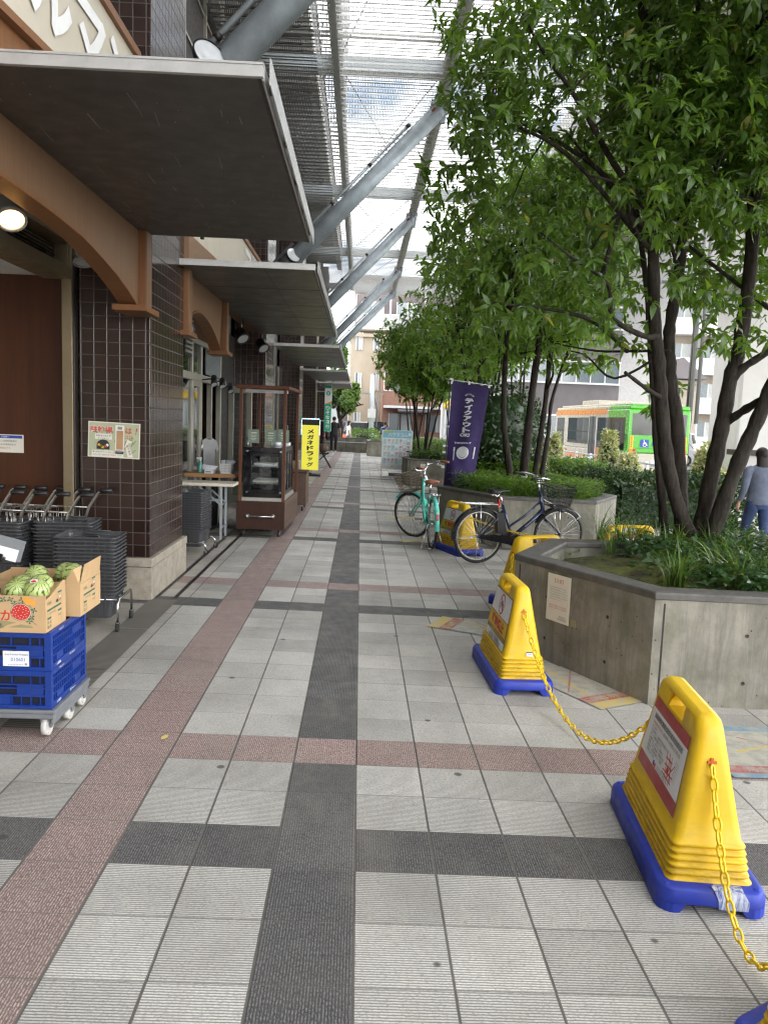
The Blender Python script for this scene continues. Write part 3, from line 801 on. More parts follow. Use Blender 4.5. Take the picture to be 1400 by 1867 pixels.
# ------------------------------------------------------------------ notices on the building
def notice(name, label, cat, parts, fr, w, h, t=.003, mat='paper'):
    m = MB(); m.prism(fr, [(-w/2,-h/2),(w/2,-h/2),(w/2,h/2),(-w/2,h/2)], 0, t, M[mat]); parts(m, (Vector(fr[0])+Vector(fr[1]).cross(Vector(fr[2]))*t, fr[1], fr[2]))
    return tag(m.build(name), label, cat)
def poster(m, fr):
    w, h = .435, .30
    lg = plain('poster_green', (.40, .42, .27), .5, var=.1); lg2 = plain('poster_leaf', (.19, .24, .13), .5)
    m.rect(fr, -w/2+.008, -h/2+.008, w/2-.008, h/2-.008, lg, .0003)
    r = random.Random(3)
    for _ in range(46):
        x = r.uniform(-.2, .2); y = r.uniform(-.13, .13); a = r.uniform(.7, 1.3)*(1 if x > 0 else -1) + (0 if x > 0 else math.pi)
        ex, ey = x+.045*math.cos(a), y+.045*math.sin(a)
        if abs(ex) < .2 and abs(ey) < .135: m.line(fr, (x, y), (ex, ey), .009, lg2, .0006)
    m.text(fr, '駐輪場', -.108, .085, M['white'], h=.064, w=.196, d=.0009, bold=.045); m.text(fr, '駐輪場', -.108, .085, M['red'], h=.058, w=.190, d=.0012, bold=.02)
    m.text(fr, 'は', .122, .085, M['red'], h=.052, d=.0012, bold=.02); m.text(fr, '!', .185, .085, M['red'], h=.055, d=.0012, bold=.02, shear=.2)
    m.text(fr, 'ココ。', .128, .028, M['red'], h=.026, d=.0014, bold=.01)
    m.rect(fr, -.16, .002, -.018, .050, M['paper'], .0009); m.text(fr, 'マルマンストア', -.089, .032, M['ink'], w=.125, d=.0013, bold=.03); m.text(fr, 'を ご利用です', -.089, .010, M['ink'], w=.09, d=.0013)
    m.rect(fr, .010, -.115, .085, .128, M['paper'], .0009); m.rect(fr, .020, -.078, .076, .082, plain('map_tan', (.40, .23, .12), .5), .0012)
    m.rect(fr, .028, .092, .066, .116, M['greyink'], .0012); m.rect(fr, .018, -.104, .070, -.084, M['greyink'], .0012)
    m.flat(fr, [(.088,-.06),(.155,-.005),(.112,.01)], M['paper'], .0010); m.line(fr, (.088, -.07), (.135, -.012), .003, M['red'], .0014)
    m.flat(fr, [(.095,-.03),(.118,-.02),(.165,-.138),(.118,-.140)], M['paper'], .0011)
    m.text(fr, '屋外看板', .126, -.078, M['ink'], h=.021, d=.0015, rot=-1.25)
    n = 12; m.flat(fr, [(-.145,-.082),(-.035,-.082)]+[(-.09+.055*math.cos(math.pi*i/n), -.05+.05*math.sin(math.pi*i/n)) for i in range(n+1)], M['ink'], .0010)
    for x, c in ((-.125,'orangeink'),(-.105,'leafbright'),(-.085,'greenink'),(-.07,'red'),(-.055,'paperw'),(-.095,'yellow')): m.disc(fr, x, -.055+.01*math.sin(x*90), .012, M[c] if c in M else M['red'], .0013+abs(x)*.001, 10)
    m.rect(fr, -.185, -.142, .082, -.090, M['paper'], .0009)
    m.text(fr, '購入商品以外のご入店はございません。', -.052, -.104, M['ink'], w=.25, d=.0013); m.text(fr, 'モダンタワー宝店の', -.115, -.128, M['ink'], w=.12, d=.0013); m.text(fr, '地下駐輪場', -.015, -.128, M['red'], w=.07, d=.0013); m.text(fr, 'です。', .05, -.128, M['ink'], w=.04, d=.0013)
notice('bicycle_parking_poster', 'green leafy laminated poster taped to the brown tiled pillar', 'poster', poster,
       (Vector((-2.085, 6.797, 1.40)), Vector((math.cos(R(-1.5)), 0, math.sin(R(-1.5)))), Vector((-math.sin(R(-1.5)), 0, math.cos(R(-1.5))))), .435, .30, .002)
def small_notice(m, fr):
    m.rect(fr, -.14, .045, .145, .07, M['blueink'], .0004); m.text(fr, 'お客様へ', .0, .058, M['white'], h=.016, d=.0008)
    for i, (s, c) in enumerate((('この扉には自動回転扉の', 'ink'), ('立ち入れは事故防止の', 'ink'), ('為禁止です。', 'red'))): m.text(fr, s, .0, .022-.03*i, M[c], h=.017, d=.0008)
notice('wall_notice', 'small white notice on the red brown panel behind trolleys', 'notice', small_notice, XZ((-3.05, 6.924, 1.335)), .31, .155, .003)

# ------------------------------------------------------------------ lamps hanging from soffits and arches
def downlight(label, loc, aim, lit=False, cat='spotlight', s=1.0, long=False):
    t = thing('spotlight', label, cat, loc, 0, 'spotlights under the awnings')
    a = Vector(aim).normalized(); q = a.to_track_quat('Z', 'Y').to_matrix()
    m = MB(); m.cyl((0, 0, .26*s), (0, 0, .04*s), .008, M['satin'], n=8); m.cyl((.02, 0, .26*s), (.02, 0, .05*s), .006, M['darkmetal'], n=6); m.cyl((0, 0, .255*s), (0, 0, .27*s), .04*s, M['darkmetal'])
    m.build('bracket', t)
    m = MB(); m.lathe([(0,-.10),(.05,-.10),(.072,-.07),(.078,-.02),(.08,.03),(.086,.035),(.086,.065),(.072,.068),(.07,.055)], M['greyplastic'] if not long else M['black'], n=24, rot=q)
    m.T = Matrix.Scale(s, 4); 
    mm = MB(); mm.T = Matrix.Scale(s, 4); mm.lathe([(0,-.10),(.05,-.10),(.072,-.07),(.078,-.02),(.08,.03),(.086,.035),(.086,.065),(.072,.068),(.07,.055)], M['lampbody'] if not long else M['black'], n=24, rot=q)
    mm.build('lamp_body', t)
    mm = MB(); mm.T = Matrix.Scale(s, 4); mm.lathe([(0,.058),(.045,.062),(.070,.056)], M['lampon'] if lit else M['lampoff'], n=24, rot=q); mm.build('lens', t)
    return t
M['lampbody'] = plain('lamp_grey_enamel', (.26, .26, .25), .35); M['lampoff'] = plain('lamp_glass', (.48, .50, .50), .12, spec=.8)
M['lampon'] = glowing('lit_lamp', (1.0, .50, .14), 2.6)
downlight('lit round spotlight glowing warm under the large near arch', (-2.085, 4.85, 2.775), (.35, -.55, -.75), True)
downlight('unlit grey spotlight hanging beside the near tiled pillar', (-2.20, 6.42, 2.84), (.15, -.2, -1))
downlight('grey spotlight inside the small arch over the cafe door', (-2.10, 9.6, 2.66), (.5, -.6, -.7))
downlight('dark spotlight under the grey awning, nearer of two past the small arch', (-1.90, 12.6, 2.88), (.45, -.5, -.7), long=True, s=1.25)
downlight('dark spotlight under the grey awning, farther of two past the small arch', (-1.75, 14.0, 2.86), (.45, -.5, -.7), long=True, s=1.25)
for i, (y, z, lab) in enumerate(((11.9, 2.15, 'black spotlight on the cafe transom, nearest the glass door'), (12.6, 2.15, 'black spotlight on the cafe transom, middle one of three'), (13.4, 2.10, 'black spotlight on the cafe transom, beside the open door'))):
    t = thing('spotlight', lab, 'spotlight', (-2.30, y, z), 0, 'spotlights under the awnings')
    m = MB(); m.cyl((-.06, 0, .0), (.10, 0, .02), .012, M['black'], n=8); m.build('bracket', t)
    m = MB(); m.cyl((.10, .06, .05), (.13, -.05, -.07), .042, M['black'], r1=.05, n=14); m.build('lamp_body', t)
    m = MB(); m.cyl((.1302, -.0503, -.0705), (.131, -.052, -.073), .044, M['lampoff'], n=14); m.build('lens', t)
def flood(label, loc):
    t = thing('floodlight', label, 'floodlight', loc, 0, 'floodlights on the awning roofs')
    q = Vector((.55, -.75, .36)).to_track_quat('Z', 'Y').to_matrix()
    m = MB(); m.lathe([(0,-.09),(.06,-.085),(.13,-.02),(.145,.02),(.15,.04),(.138,.045)], M['black'], n=28, rot=q); m.build('housing', t)
    m = MB(); m.lathe([(0,.035),(.09,.038),(.137,.033)], M['lampoff'], n=28, rot=q); m.build('lens', t)
    m = MB(); m.cyl((-.03, .05, -.03), (-.05, .10, -1.5), .018, M['darkmetal'], n=8); m.build('bracket', t)
flood('round floodlight on the near awning beside the first strut', (-1.42, 7.25, 4.70)); flood('round floodlight above the second awning beside the second strut', (-1.38, 15.35, 4.66))

# ------------------------------------------------------------------ louvred roof over the walk
CAN = thing('louvred_canopy', 'high louvred metal canopy with inclined grey tube struts over the walk', 'canopy', (0, 20, 7.5))
def cpart(name, mb, parent=None, **k): return mb.build(name, parent or CAN, world=True, **k)
for k, y in enumerate((7.45, 15.5, 23.6, 31.7, 36.9)):
    a = Vector((-1.79, y, 4.19)); b = Vector((1.22, y, 7.38)); d = (b-a).normalized()
    m = MB(); m.cyl(a, b, .15, M['strut'], n=28); m.ball(b, .15, M['strut'], 20, 10); m.cyl(a, a+d*.05, .22, M['strut'], n=24)
    s = cpart('strut', m)
    m = MB(); c = Vector((-.14, -.06, .14)); m.cyl(a+c+d*.25, b+c-d*.5, .030, M['steel'], n=10)
    for q in range(4):
        pt = a+c+d*(.8+q*1.0); m.cyl(pt, pt+d*.06, .04, M['darkmetal'], n=10)
    cpart('conduit', m, s)
    m = MB(); m.prism(XZ((0, y+.03, 0)), [(1.05,7.25),(1.38,7.20),(1.45,7.62),(1.12,7.62)], 0, .06, M['strut']); m.cbox((1.16, y-.147, 7.40), (.09, .01, .05), plain('rust', (.20, .07, .03), .9), (0, -.8, 0)); cpart('gusset', m, s)
for x in (-.6, 1.33, 4.7):
    m = MB(); m.box((x-.09, -24, 7.62), (x+.09, 38, 7.645), M['louvre']); m.box((x-.012, -24, 7.6455), (x+.012, 38, 7.92), M['louvre']); m.box((x-.09, -24, 7.9205), (x+.09, 38, 7.95), M['louvre'])
    if x == 1.33: 
        m.box((x-.13, 4.5, 7.50), (x-.02, 38, 7.6195), M['louvre'])
    cpart('beam', m)
for y in (6.6, 14.5, 22.2, 30.0, 37.6):
    m = MB(); m.box((-2.4, y, 7.66), (-.7, y+.28, 7.90), M['steel']); m.box((-.5, y, 7.66), (1.23, y+.28, 7.90), M['steel']); m.box((1.43, y, 7.66), (4.6, y+.28, 7.90), M['steel']); cpart('cross_beam', m)
m = MB()
for k, y in enumerate((6.9, 14.8, 22.5, 30.3)):
    m.cyl((-.5, y, 7.74), (1.25, y+7.2, 7.74), .011, M['darkmetal'], n=6); m.cyl((1.25, y, 7.80), (-.5, y+7.2, 7.80), .011, M['darkmetal'], n=6)
cpart('brace_rod', m)
bays = [-20.1, -11.9, -3.6, 4.6, 12.9, 21.1, 29.4, 38.0]
for b0, b1 in zip(bays[:-1], bays[1:]):
    m = MB(); y = b0
    while y < b1-.01:
        for x0, x1 in ((-2.40, -.92), (-.9195, -.645), (-.555, 1.285), (1.375, 4.7)):
            bm_ = M['dark_blade'] if x1 < -.9 else M['blade_metal']
            m.box((x0, y, 7.532), (x1, y+.045, 7.538), bm_); m.box((x0, y+.02, 7.475), (x1, y+.065, 7.480), bm_)
            m.add([(x0,y+.03,7.4805),(x1,y+.03,7.4805),(x1,y+.03,7.532),(x0,y+.03,7.532)], [(0,1,2,3)], M['perf'])
        y += .25
    cpart('louvre_panel', m)
m = MB(); m.add([(-2.4,-20,7.56),(4.7,-20,7.56),(4.7,38,7.56),(-2.4,38,7.56)], [(0,1,2,3)], M['wiremesh']); cpart('wire_mesh', m)
def smooth_poly(pts, m_=4):
    P = [Vector(p) for p in pts]; out = []
    for i in range(len(P)-1):
        p0, p1, p2, p3 = P[max(i-1, 0)], P[i], P[i+1], P[min(i+2, len(P)-1)]
        for j in range(m_):
            t = j/m_; out.append(.5*((2*p1)+(p2-p0)*t+(2*p0-5*p1+4*p2-p3)*t*t+(3*p1-p0-3*p2+p3)*t**3))
    out.append(P[-1]); return out
# ------------------------------------------------------------------ planters
def inset(P, d):
    n = len(P); out = []
    for i in range(n):
        a, b, c = Vector(P[i-1]), Vector(P[i]), Vector(P[(i+1) % n])
        e1 = (b-a).normalized(); e2 = (c-b).normalized()
        n1 = Vector((-e1.y, e1.x)); n2 = Vector((-e2.y, e2.x)); k = n1+n2
        out.append(tuple(b + k*(d/max(.3, k.dot(n1)))))
    return out
PH = .71
def planter(label, P, conc='concrete', plate=None):
    cx = sum(p[0] for p in P)/len(P); cy = sum(p[1] for p in P)/len(P)
    t = thing('concrete_planter', label, 'planter', (cx, cy, gz(cx)), 0, 'polygonal concrete planters')
    I = inset(P, .16); n = len(P)
    m = MB(); ring = []
    for z, Q in ((-.05, P), (PH-.048, P), (PH-.048, I), (.45, I)): ring.append([(x, y, gz(x)+z) for x, y in Q])
    vs = sum(ring, []); fs = []
    for k in range(3):
        for i in range(n): fs.append((k*n+i, k*n+(i+1) % n, (k+1)*n+(i+1) % n, (k+1)*n+i))
    m.add(vs, fs, M[conc])
    for i in range(n):                    # open joints at the corners and along the walls
        a, b = Vector(P[i]), Vector(P[(i+1) % n]); L = (b-a).length; e = (b-a)/L; nn = Vector((e.y, -e.x))
        for s in [.06]+([L*.5] if L > 1.9 else []):
            q = a+e*s+nn*.0005; m.cbox((q.x, q.y, gz(q.x)+.31), (.010, .004, .66), M['darkmetal'], (0, 0, math.atan2(e.y, e.x)))
        for s in (.28, .72):              # form-tie holes
            for zz in (.16, .46):
                q = a+e*(L*s)+nn*.0012
                w = MB(); m.lathe([(.0, .0), (.011, .0), (.0125, .001)], M['darkmetal'], (q.x, q.y, gz(q.x)+zz), 12, nn.to_3d().to_track_quat('Z', 'Y').to_matrix())
    m.build('wall', t, world=True)
    m = MB(); O = inset(P, -.008); I2 = inset(P, .175); ring = []
    for z, Q in ((PH-.047, O), (PH-.008, O), (PH, inset(P, .0)), (PH, inset(P, .165)), (PH-.01, I2), (PH-.047, I2)): ring.append([(x, y, gz(x)+z) for x, y in Q])
    vs = sum(ring, []); fs = []
    for k in range(6):
        for i in range(n): fs.append((k*n+i, k*n+(i+1) % n, ((k+1) % 6)*n+(i+1) % n, ((k+1) % 6)*n+i))
    m.add(vs, fs, M['coping']); m.build('coping', t, world=True, bevel=.004, seg=1)
    # mounded soil
    m = MB(); vs = []; fs = []; k = 6
    for r in range(k+1):
        f = 1-r/k
        for i in range(n):
            x = cx+(I[i][0]-cx)*f; y = cy+(I[i][1]-cy)*f; vs.append((x, y, gz(x)+.56+.13*(1-f*f)))
    for r in range(k):
        for i in range(n): fs.append((r*n+i, r*n+(i+1) % n, (r+1)*n+(i+1) % n, (r+1)*n+i))
    m.add(vs, fs, M['soil'], True); m.build('soil', t, world=True)
    return t
P1 = [(1.20,5.85),(1.82,4.65),(3.9,4.65),(5.0,5.9),(4.5,7.9),(3.45,7.75),(2.52,6.92),(1.68,6.78)]
P2 = [(1.2,12.0),(1.93,10.72),(3.27,10.72),(3.95,11.95),(3.3,13.4),(1.85,13.4)]
P2B = [(1.9,17.2),(2.3,15.9),(3.7,15.9),(4.3,17.2),(3.7,18.6),(2.3,18.6)]
P3 = [(1.15,21.4),(1.25,20.55),(2.3,20.55),(3.9,21.4),(3.4,23.2),(1.6,23.1)]
P3B = [(1.2,28.0),(1.9,26.7),(3.4,26.7),(4.0,28.0),(3.4,29.4),(1.9,29.4)]
P4 = [(.34,36.3),(3.6,36.3),(4.4,37.4),(3.6,38.7),(.34,38.7)]
planter('nearest stained concrete planter with mossy soil and many stemmed tree', P1)
planter('concrete planter with grassy top behind the two parked bicycles', P2)
planter('concrete planter behind the grassy planter, under dark trees', P2B)
planter('concrete planter beside the blue listings board', P3)
planter('concrete planter under the far row of slim trees', P3B)
planter('low concrete planter against the end wall', P4)
def ivory(m, fr):
    m.text(fr, '【注意】', 0, .125, M['red'], h=.030, d=.0008)
    for i, w in enumerate((.17,.18,.18,.18,.18,.12)): m.text(fr, '放置自転車等は撤去いたしますので' if i % 2 else '歩行者の通行の妨げになります為', -.09, .075-.017*i, M['greyink'], w=w, d=.0008, align='L')
    for i, w in enumerate((.18,.18,.05)): m.text(fr, '自転車はご遠慮くださいます様お願', -.09, -.055-.016*i, M['red'], w=w, d=.0008, align='L')
    m.text(fr, '管理組合', .05, -.125, M['greyink'], w=.07, d=.0008); m.text(fr, '管理事務所', .05, -.143, M['greyink'], w=.09, d=.0008)
a_, b_ = Vector((1.20, 5.85)), Vector((1.82, 4.65)); e_ = (b_-a_).normalized(); n_ = Vector((e_.y, -e_.x))
q_ = a_ + e_*.50 + n_*.004
notice('planter_notice', 'ivory notice sheet taped to the nearest concrete planter', 'notice', ivory, (Vector((q_.x, q_.y, gz(q_.x)+.475)), e_.to_3d(), Vector((0, 0, 1))), .235, .335, .002)
m = MB(); q_ = a_ + e_*.66 + n_*.003; m.cbox((q_.x, q_.y, gz(q_.x)+.335), (.05, .002, .05), plain('old_tape', (.24, .22, .13), .6), (0, 0, math.atan2(e_.y, e_.x)))
tag(m.build('tape_scrap'), 'brown scrap of old tape below the ivory planter notice', 'tape')
notice('planter_notice', 'small pale plate on the planter beside the listings board', 'notice', lambda m, f: m.text(f, '注意', 0, .1, M['red'], h=.03, d=.001), XZ((1.66, 20.54, .39)), .15, .34, .004)
notice('wall_plate', 'small grey plate on the planter behind the dark bicycle', 'plate', lambda m, f: None, XZ((2.55, 10.712, .33)), .2, .06, .003, 'greyplastic')

# ------------------------------------------------------------------ yellow barricade signs
def rrect(hx, hy, r, z, k=4):
    out = []
    for sx, sy, a0 in ((1,1,0),(-1,1,90),(-1,-1,180),(1,-1,270)):
        for i in range(k+1):
            a = R(a0+90*i/k); out.append((sx*(hx-r)+r*math.cos(a), sy*(hy-r)+r*math.sin(a), z))
    return out
def loft(m, levels, mat, smooth=True, cap=True):
    n = len(levels[0]); vs = sum(levels, []); fs = []
    for k in range(len(levels)-1):
        for i in range(n): fs.append((k*n+i, k*n+(i+1) % n, (k+1)*n+(i+1) % n, (k+1)*n+i))
    m.add(vs, fs, mat, smooth)
    if cap:
        m.add(levels[0], [tuple(range(n))[::-1]], mat); m.add(levels[-1], [tuple(range(n))], mat)
BODY_MESH = None
def barricade_body():
    global BODY_MESH
    if BODY_MESH: return BODY_MESH
    m = MB(); L = [rrect(.150, .375, .028, .086), rrect(.150, .375, .028, .094)]
    z = .096; hx, hy = .142, .362
    for i in range(5):
        L += [rrect(hx-.007, hy-.007, .03, z), rrect(hx-.007, hy-.007, .03, z+.007), rrect(hx+.001, hy+.001, .03, z+.010), rrect(hx+.003, hy+.003, .03, z+.016), rrect(hx, hy, .03, z+.022)]
        z += .0245; hx -= .0035; hy -= .0045
    for zz, x, y, r in ((.222,.119,.335,.03),(.30,.1045,.322,.032),(.40,.0865,.305,.034),(.50,.0685,.288,.036),(.58,.054,.274,.036),(.615,.049,.264,.036),(.635,.044,.250,.034),(.648,.034,.232,.03),(.653,.018,.212,.017)):
        L.append(rrect(x, y, r, zz))
    loft(m, L, M['yellow'])
    o = m.build('body')
    c = MB(); q = [(-.085,.572),(.085,.572),(.095,.590),(.085,.622),(-.085,.622),(-.095,.590)]
    c.prism((Vector((0,0,0)), Vector((0,1,0)), Vector((0,0,1))), q, -.2, .2, M['yellow']); 
    for s in (-1, 1): c.cbox((s*.066, 0, .60), (.05, .20, .075), M['yellow'], (0, -s*.5, 0))
    co = c.build('cutter')
    b = o.modifiers.new('b', 'BOOLEAN'); b.object = co; b.operation = 'DIFFERENCE'; b.solver = 'EXACT'; b.use_self = True
    dg = bpy.context.evaluated_depsgraph_get(); dg.update()
    me = bpy.data.meshes.new_from_object(o.evaluated_get(dg)); me.name = 'body'
    bpy.data.objects.remove(o); bpy.data.objects.remove(co)
    BODY_MESH = me; return me
SLOPE = Vector((.119-.054, 0, .58-.222)).normalized()
def face_frame(side):
    s = side
    o = Vector((s*(.119+.0015), 0, .222)); v = Vector((-s*SLOPE.x, 0, SLOPE.z)); u = Vector((0, s, 0))
    return (o, u, v)
def panel_ban(m, fr):                    # bicycle ban panel
    H = .36; tp = lambda t: .315-.17*t    # half width at height t
    def band(a, b, mat, d): m.flat(fr, [(-tp(a), a), (tp(a), a), (tp(b), b), (-tp(b), b)], mat, d)
    tp = lambda t: .275-.10*t
    band(.0, .345, M['ink'], .0010); 
    tq = tp; tp2 = lambda t: tq(t)-.006
    def band(a, b, mat, d): m.flat(fr, [(-tp2(a), a), (tp2(a), a), (tp2(b), b), (-tp2(b), b)], mat, d)
    band(.185, .340, M['paperw'], .0016); band(.085, .181, M['yellow'], .0016); band(.058, .083, M['oliveink'], .0016); band(.004, .055, M['paperw'], .0016)
    m.annulus(fr, 0, .262, .058, .070, M['red'], .0024)
    m.line(fr, (-.046, .304), (.046, .220), .012, M['red'], .0032)
    for x in (-.028, .028): m.annulus(fr, x, .250, .013, .018, M['ink'], .0027, 16)
    for a, b in (((-.028,.250),(-.010,.280)),((-.010,.280),(.018,.280)),((.018,.280),(.028,.250)),((-.010,.280),(.002,.252)),((.002,.252),(.018,.280)),((.014,.288),(.026,.292))): m.line(fr, a, b, .005, M['ink'], .0027)
    m.text(fr, '駐輪禁止', 0, .132, M['red'], h=.074, w=.36, d=.0030, bold=.035)
    m.text(fr, 'ここに自転車を止めないでください', 0, .0705, M['yellow'], w=.42, d=.0026, bold=.02)
    m.text(fr, 'キャピタル芝管理組合', 0, .040, M['ink'], w=.26, d=.0026); m.text(fr, '株式会社・管理事務所', 0, .019, M['ink'], w=.34, d=.0026)
def panel_red(m, fr):                    # dark red edged notice
    tp = lambda t: .272-.13*t
    def band(a, b, mat, d, k=0.0): m.flat(fr, [(-tp(a)+k, a), (tp(a)-k, a), (tp(b)-k, b), (-tp(b)+k, b)], mat, d)
    band(.045, .345, M['darkred'], .001)
    w = .205
    band(.100, .298, M['paperw'], .0016)
    m.rect(fr, -w+.012, .262, w-.012, .285, plain('grey_bar', (.42, .42, .44), .6), .0020)
    m.text(fr, '自転車等放置禁止区域の拡大のお知らせ', 0, .2735, M['ink'], w=.37, d=.0024, bold=.015)
    m.text(fr, '令和5年4月1日から、', -.19, .246, M['red'], w=.14, d=.0022, align='L', bold=.01); m.text(fr, '自転車等の放置禁止区域を拡', -.045, .246, M['ink'], w=.225, d=.0022, align='L')
    for i, (s, wd) in enumerate((('大します。', .07), ('拡大対象は、上図表赤色斜線部分の道', .25), ('タワーの敷地部分です。', .17), ('店舗前など、各タワーの敷地に', .20), ('放置してある自転車・原動機付自', .22), ('転車は、放置自転車として撤去', .21), ('対象となります。', .12))):
        m.text(fr, s, -.19, .228-.0165*i, M['ink'], w=wd, d=.0022, align='L')
    r = random.Random(5)
    for a, b in (((.055,.215),(.085,.120)),((.085,.220),(.115,.105)),((.115,.214),(.14,.11)),((.05,.19),(.13,.196)),((.05,.165),(.14,.172)),((.045,.140),(.165,.150)),((.04,.128),(.16,.125)),((.10,.120),(.16,.20)),((.095,.20),(.15,.13))): m.line(fr, a, b, .005, M['red'], .0024)
    m.rect(fr, .085, .140, .112, .165, M['red'], .0026)
    for i in range(8): m.text(fr, '・対象区域一覧', .150, .215-.010*i, M['greyink'], w=.045, d=.0022, align='L')
    for i in range(4): m.text(fr, '問い合わせ先は区役所土木管理課まで', -.02, .120-.0065*i, M['greyink'], w=.12, d=.0022, align='L')
    m.disc(fr, -.065, .113, .012, M['blueink'], .0023, 16); m.disc(fr, -.045, .110, .010, M['red'], .0024, 16)
def barricade(label, x, y, rz, sides, tape=False, ticket=False):
    t = thing('barricade_sign', label, 'barricade sign', (x, y, gz(x)), rz, 'yellow barricade signs on blue bases')
    m = MB()                              # blue base with skid openings under each end
    loft(m, [rrect(.175,.415,.05,.030), rrect(.190,.430,.06,.036), rrect(.190,.430,.06,.060), rrect(.182,.422,.055,.085), rrect(.172,.412,.05,.090), rrect(.160,.385,.03,.0905)], M['blueplastic'])
    for sx in (-1, 1):
        q_ = [(sx*.100,-.425),(sx*.135,-.4295)]+[(sx*(.130+.060*math.cos(R(a))), sy_*(.370+.060*abs(math.sin(R(a))))) for sy_, aa in ((-1, (80,60,40,20,5)), (1, (5,20,40,60,80))) for a in aa]+[(sx*.135,.4295),(sx*.100,.425)]
        lo_ = [(x-(sx*-.012 if i in (0, len(q_)-1) else 0), y, .002) for i, (x, y) in enumerate(q_)]; hi_ = [(x-(sx*.012 if i in (0, len(q_)-1) else 0), y, .0365) for i, (x, y) in enumerate(q_)]
        if sx < 0: lo_, hi_ = lo_[::-1], hi_[::-1]
        loft(m, [lo_, hi_], M['blueplastic'], False)
        for sy in (-1, 1): m.cyl((sx*.155, sy*.39, .088), (sx*.155, sy*.39, .0945), .010, M['blueplastic'], n=10)
    m.T = Matrix(); m.build('base', t, bevel=.004)
    o = bpy.data.objects.new('body', barricade_body()); COL.objects.link(o); o.parent = t; KIDS.setdefault(t.name, []).append(o)
    for s, kind in sides:
        m = MB(); (panel_ban if kind == 'ban' else panel_red)(m, face_frame(s)); m.build('sign_panel', t)
    for s in (-1, 1):                     # plus shaped plugs for the chain
        m = MB(); fr = (Vector((0, s*.2935, .50)), Vector((-s, 0, 0)), Vector((0, -s*.17, 1)).normalized())
        m.prism(fr, [(-.016,-.005),(.016,-.005),(.016,.005),(-.016,.005)], -.01, .0015, M['orange']); m.prism(fr, [(-.005,-.016),(.005,-.016),(.005,.016),(-.005,.016)], -.01, .0022, M['orange'])
        m.build('plug', t)
    if tape:
        m = MB(); loft(m, [[(.015,-.4335,.030),(.115,-.4335,.030),(.115,-.425,.030),(.015,-.425,.030)],[(.012,-.4335,.062),(.117,-.4335,.062),(.117,-.42,.062),(.012,-.42,.062)],[(.0,-.4255,.0895),(.10,-.4255,.0895),(.10,-.41,.0895),(.0,-.41,.0895)],[(-.005,-.40,.0945),(.10,-.40,.0945),(.10,-.38,.092),(.01,-.38,.092)]], M['tape'], False); m.build('repair_tape', t)
    if ticket:
        m = MB(); fr = (Vector((.04, -.3395, .235)), Vector((1, 0, 0)), Vector((0, .17, 1)).normalized()); m.rect(fr, -.022, -.008, .022, .02, M['paperw'], .003); m.rect(fr, -.022, .014, .022, .02, M['ink'], .0035); m.text(fr, '注意事項', 0, .004, M['greyink'], w=.03, d=.0036); m.build('sticker', t)
    return t
S0 = barricade('yellow barricade sign on blue base cut off by the bottom right corner', 1.405, 1.655, R(28), ((-1, 'red'),))
S1 = barricade('yellow barricade with dark red edged notice and taped blue base, nearest whole one', 1.326, 2.958, R(-6.2), ((-1, 'red'), (1, 'red')), tape=True)
S2 = barricade('yellow barricade with bicycle ban panel beside the nearest planter', 1.057, 5.14, R(1.9), ((-1, 'ban'), (1, 'ban')), ticket=True)
S3 = barricade('blank yellow side of barricade tucked behind the nearest planter corner', 1.70, 7.34, R(-60), ((-1, 'ban'),))
S4 = barricade('yellow barricade with bicycle ban panel between the two bicycles', 1.31, 10.22, R(19.5), ((-1, 'ban'), (1, 'ban')), ticket=True)
S5 = barricade('yellow barricade with red panel half hidden by planter grasses', 3.0, 8.55, R(-84), ((1, 'red'), (-1, 'red')))
def wpt(t, p): return Matrix.Translation(t.location) @ t.rotation_euler.to_matrix().to_4x4() @ Vector(p)
def chain(label, p0, p1, sag, n=10, low=None, s=1.18):
    p0, p1 = Vector(p0), Vector(p1); K = 200; pts = []
    for i in range(K+1):
        f = i/K; q = p0.lerp(p1, f); q.z -= sag*4*f*(1-f)
        q.z = max(q.z, gz(q.x)+.012) if low is None else max(q.z, low); pts.append(q)
    m = MB(); pitch = .037*s; acc = 0; k = 0; i = 0; cur = pts[0]
    seg = [(pts[j+1]-pts[j]).length for j in range(K)]; tot = sum(seg); cum = [0]
    for x in seg: cum.append(cum[-1]+x)
    cnt = int(tot/pitch)
    def at(d):
        for j in range(K):
            if cum[j+1] >= d: return pts[j].lerp(pts[j+1], (d-cum[j])/max(1e-9, seg[j]))
        return pts[-1]
    for k in range(cnt):
        a, b = at(k*pitch), at((k+1)*pitch); d = (b-a).normalized(); c = (a+b)/2
        up = Vector((0, 0, 1)) if abs(d.z) < .9 else Vector((1, 0, 0)); sd = d.cross(up).normalized(); up = sd.cross(d)
        ang = (R(38) if k % 2 else R(-52)) + random.uniform(-.12, .12); w = sd*math.cos(ang)+up*math.sin(ang)
        hl, hw = .0175*s, .0105*s; ring = []
        for j in range(n):
            t = 2*math.pi*j/n; ct, st = math.cos(t), math.sin(t)
            ring.append(c + d*((hl if ct > 0 else -hl)*1.0*min(1, abs(ct)*1.6)*.55 + ct*hw*.95) + w*(st*hw))
        m.tube(ring, .0040*s, M['yellowchain'], n=6, closed=True)
    o = m.build('plastic_chain'); return tag(o, label, 'chain', 'yellow plastic chains between barricades')
pl = lambda t, s: wpt(t, (0, s*.297, .492))
chain('yellow plastic chain dropping from the near barricade to the frame corner', pl(S1, -1), pl(S0, 1), .46)
chain('yellow plastic chain sagging between the near barricade and the ban barricade', pl(S2, -1), pl(S1, 1), .44)
chain('yellow plastic chain running along the planter corner to the hidden barricade', pl(S3, -1), pl(S2, 1), .30)
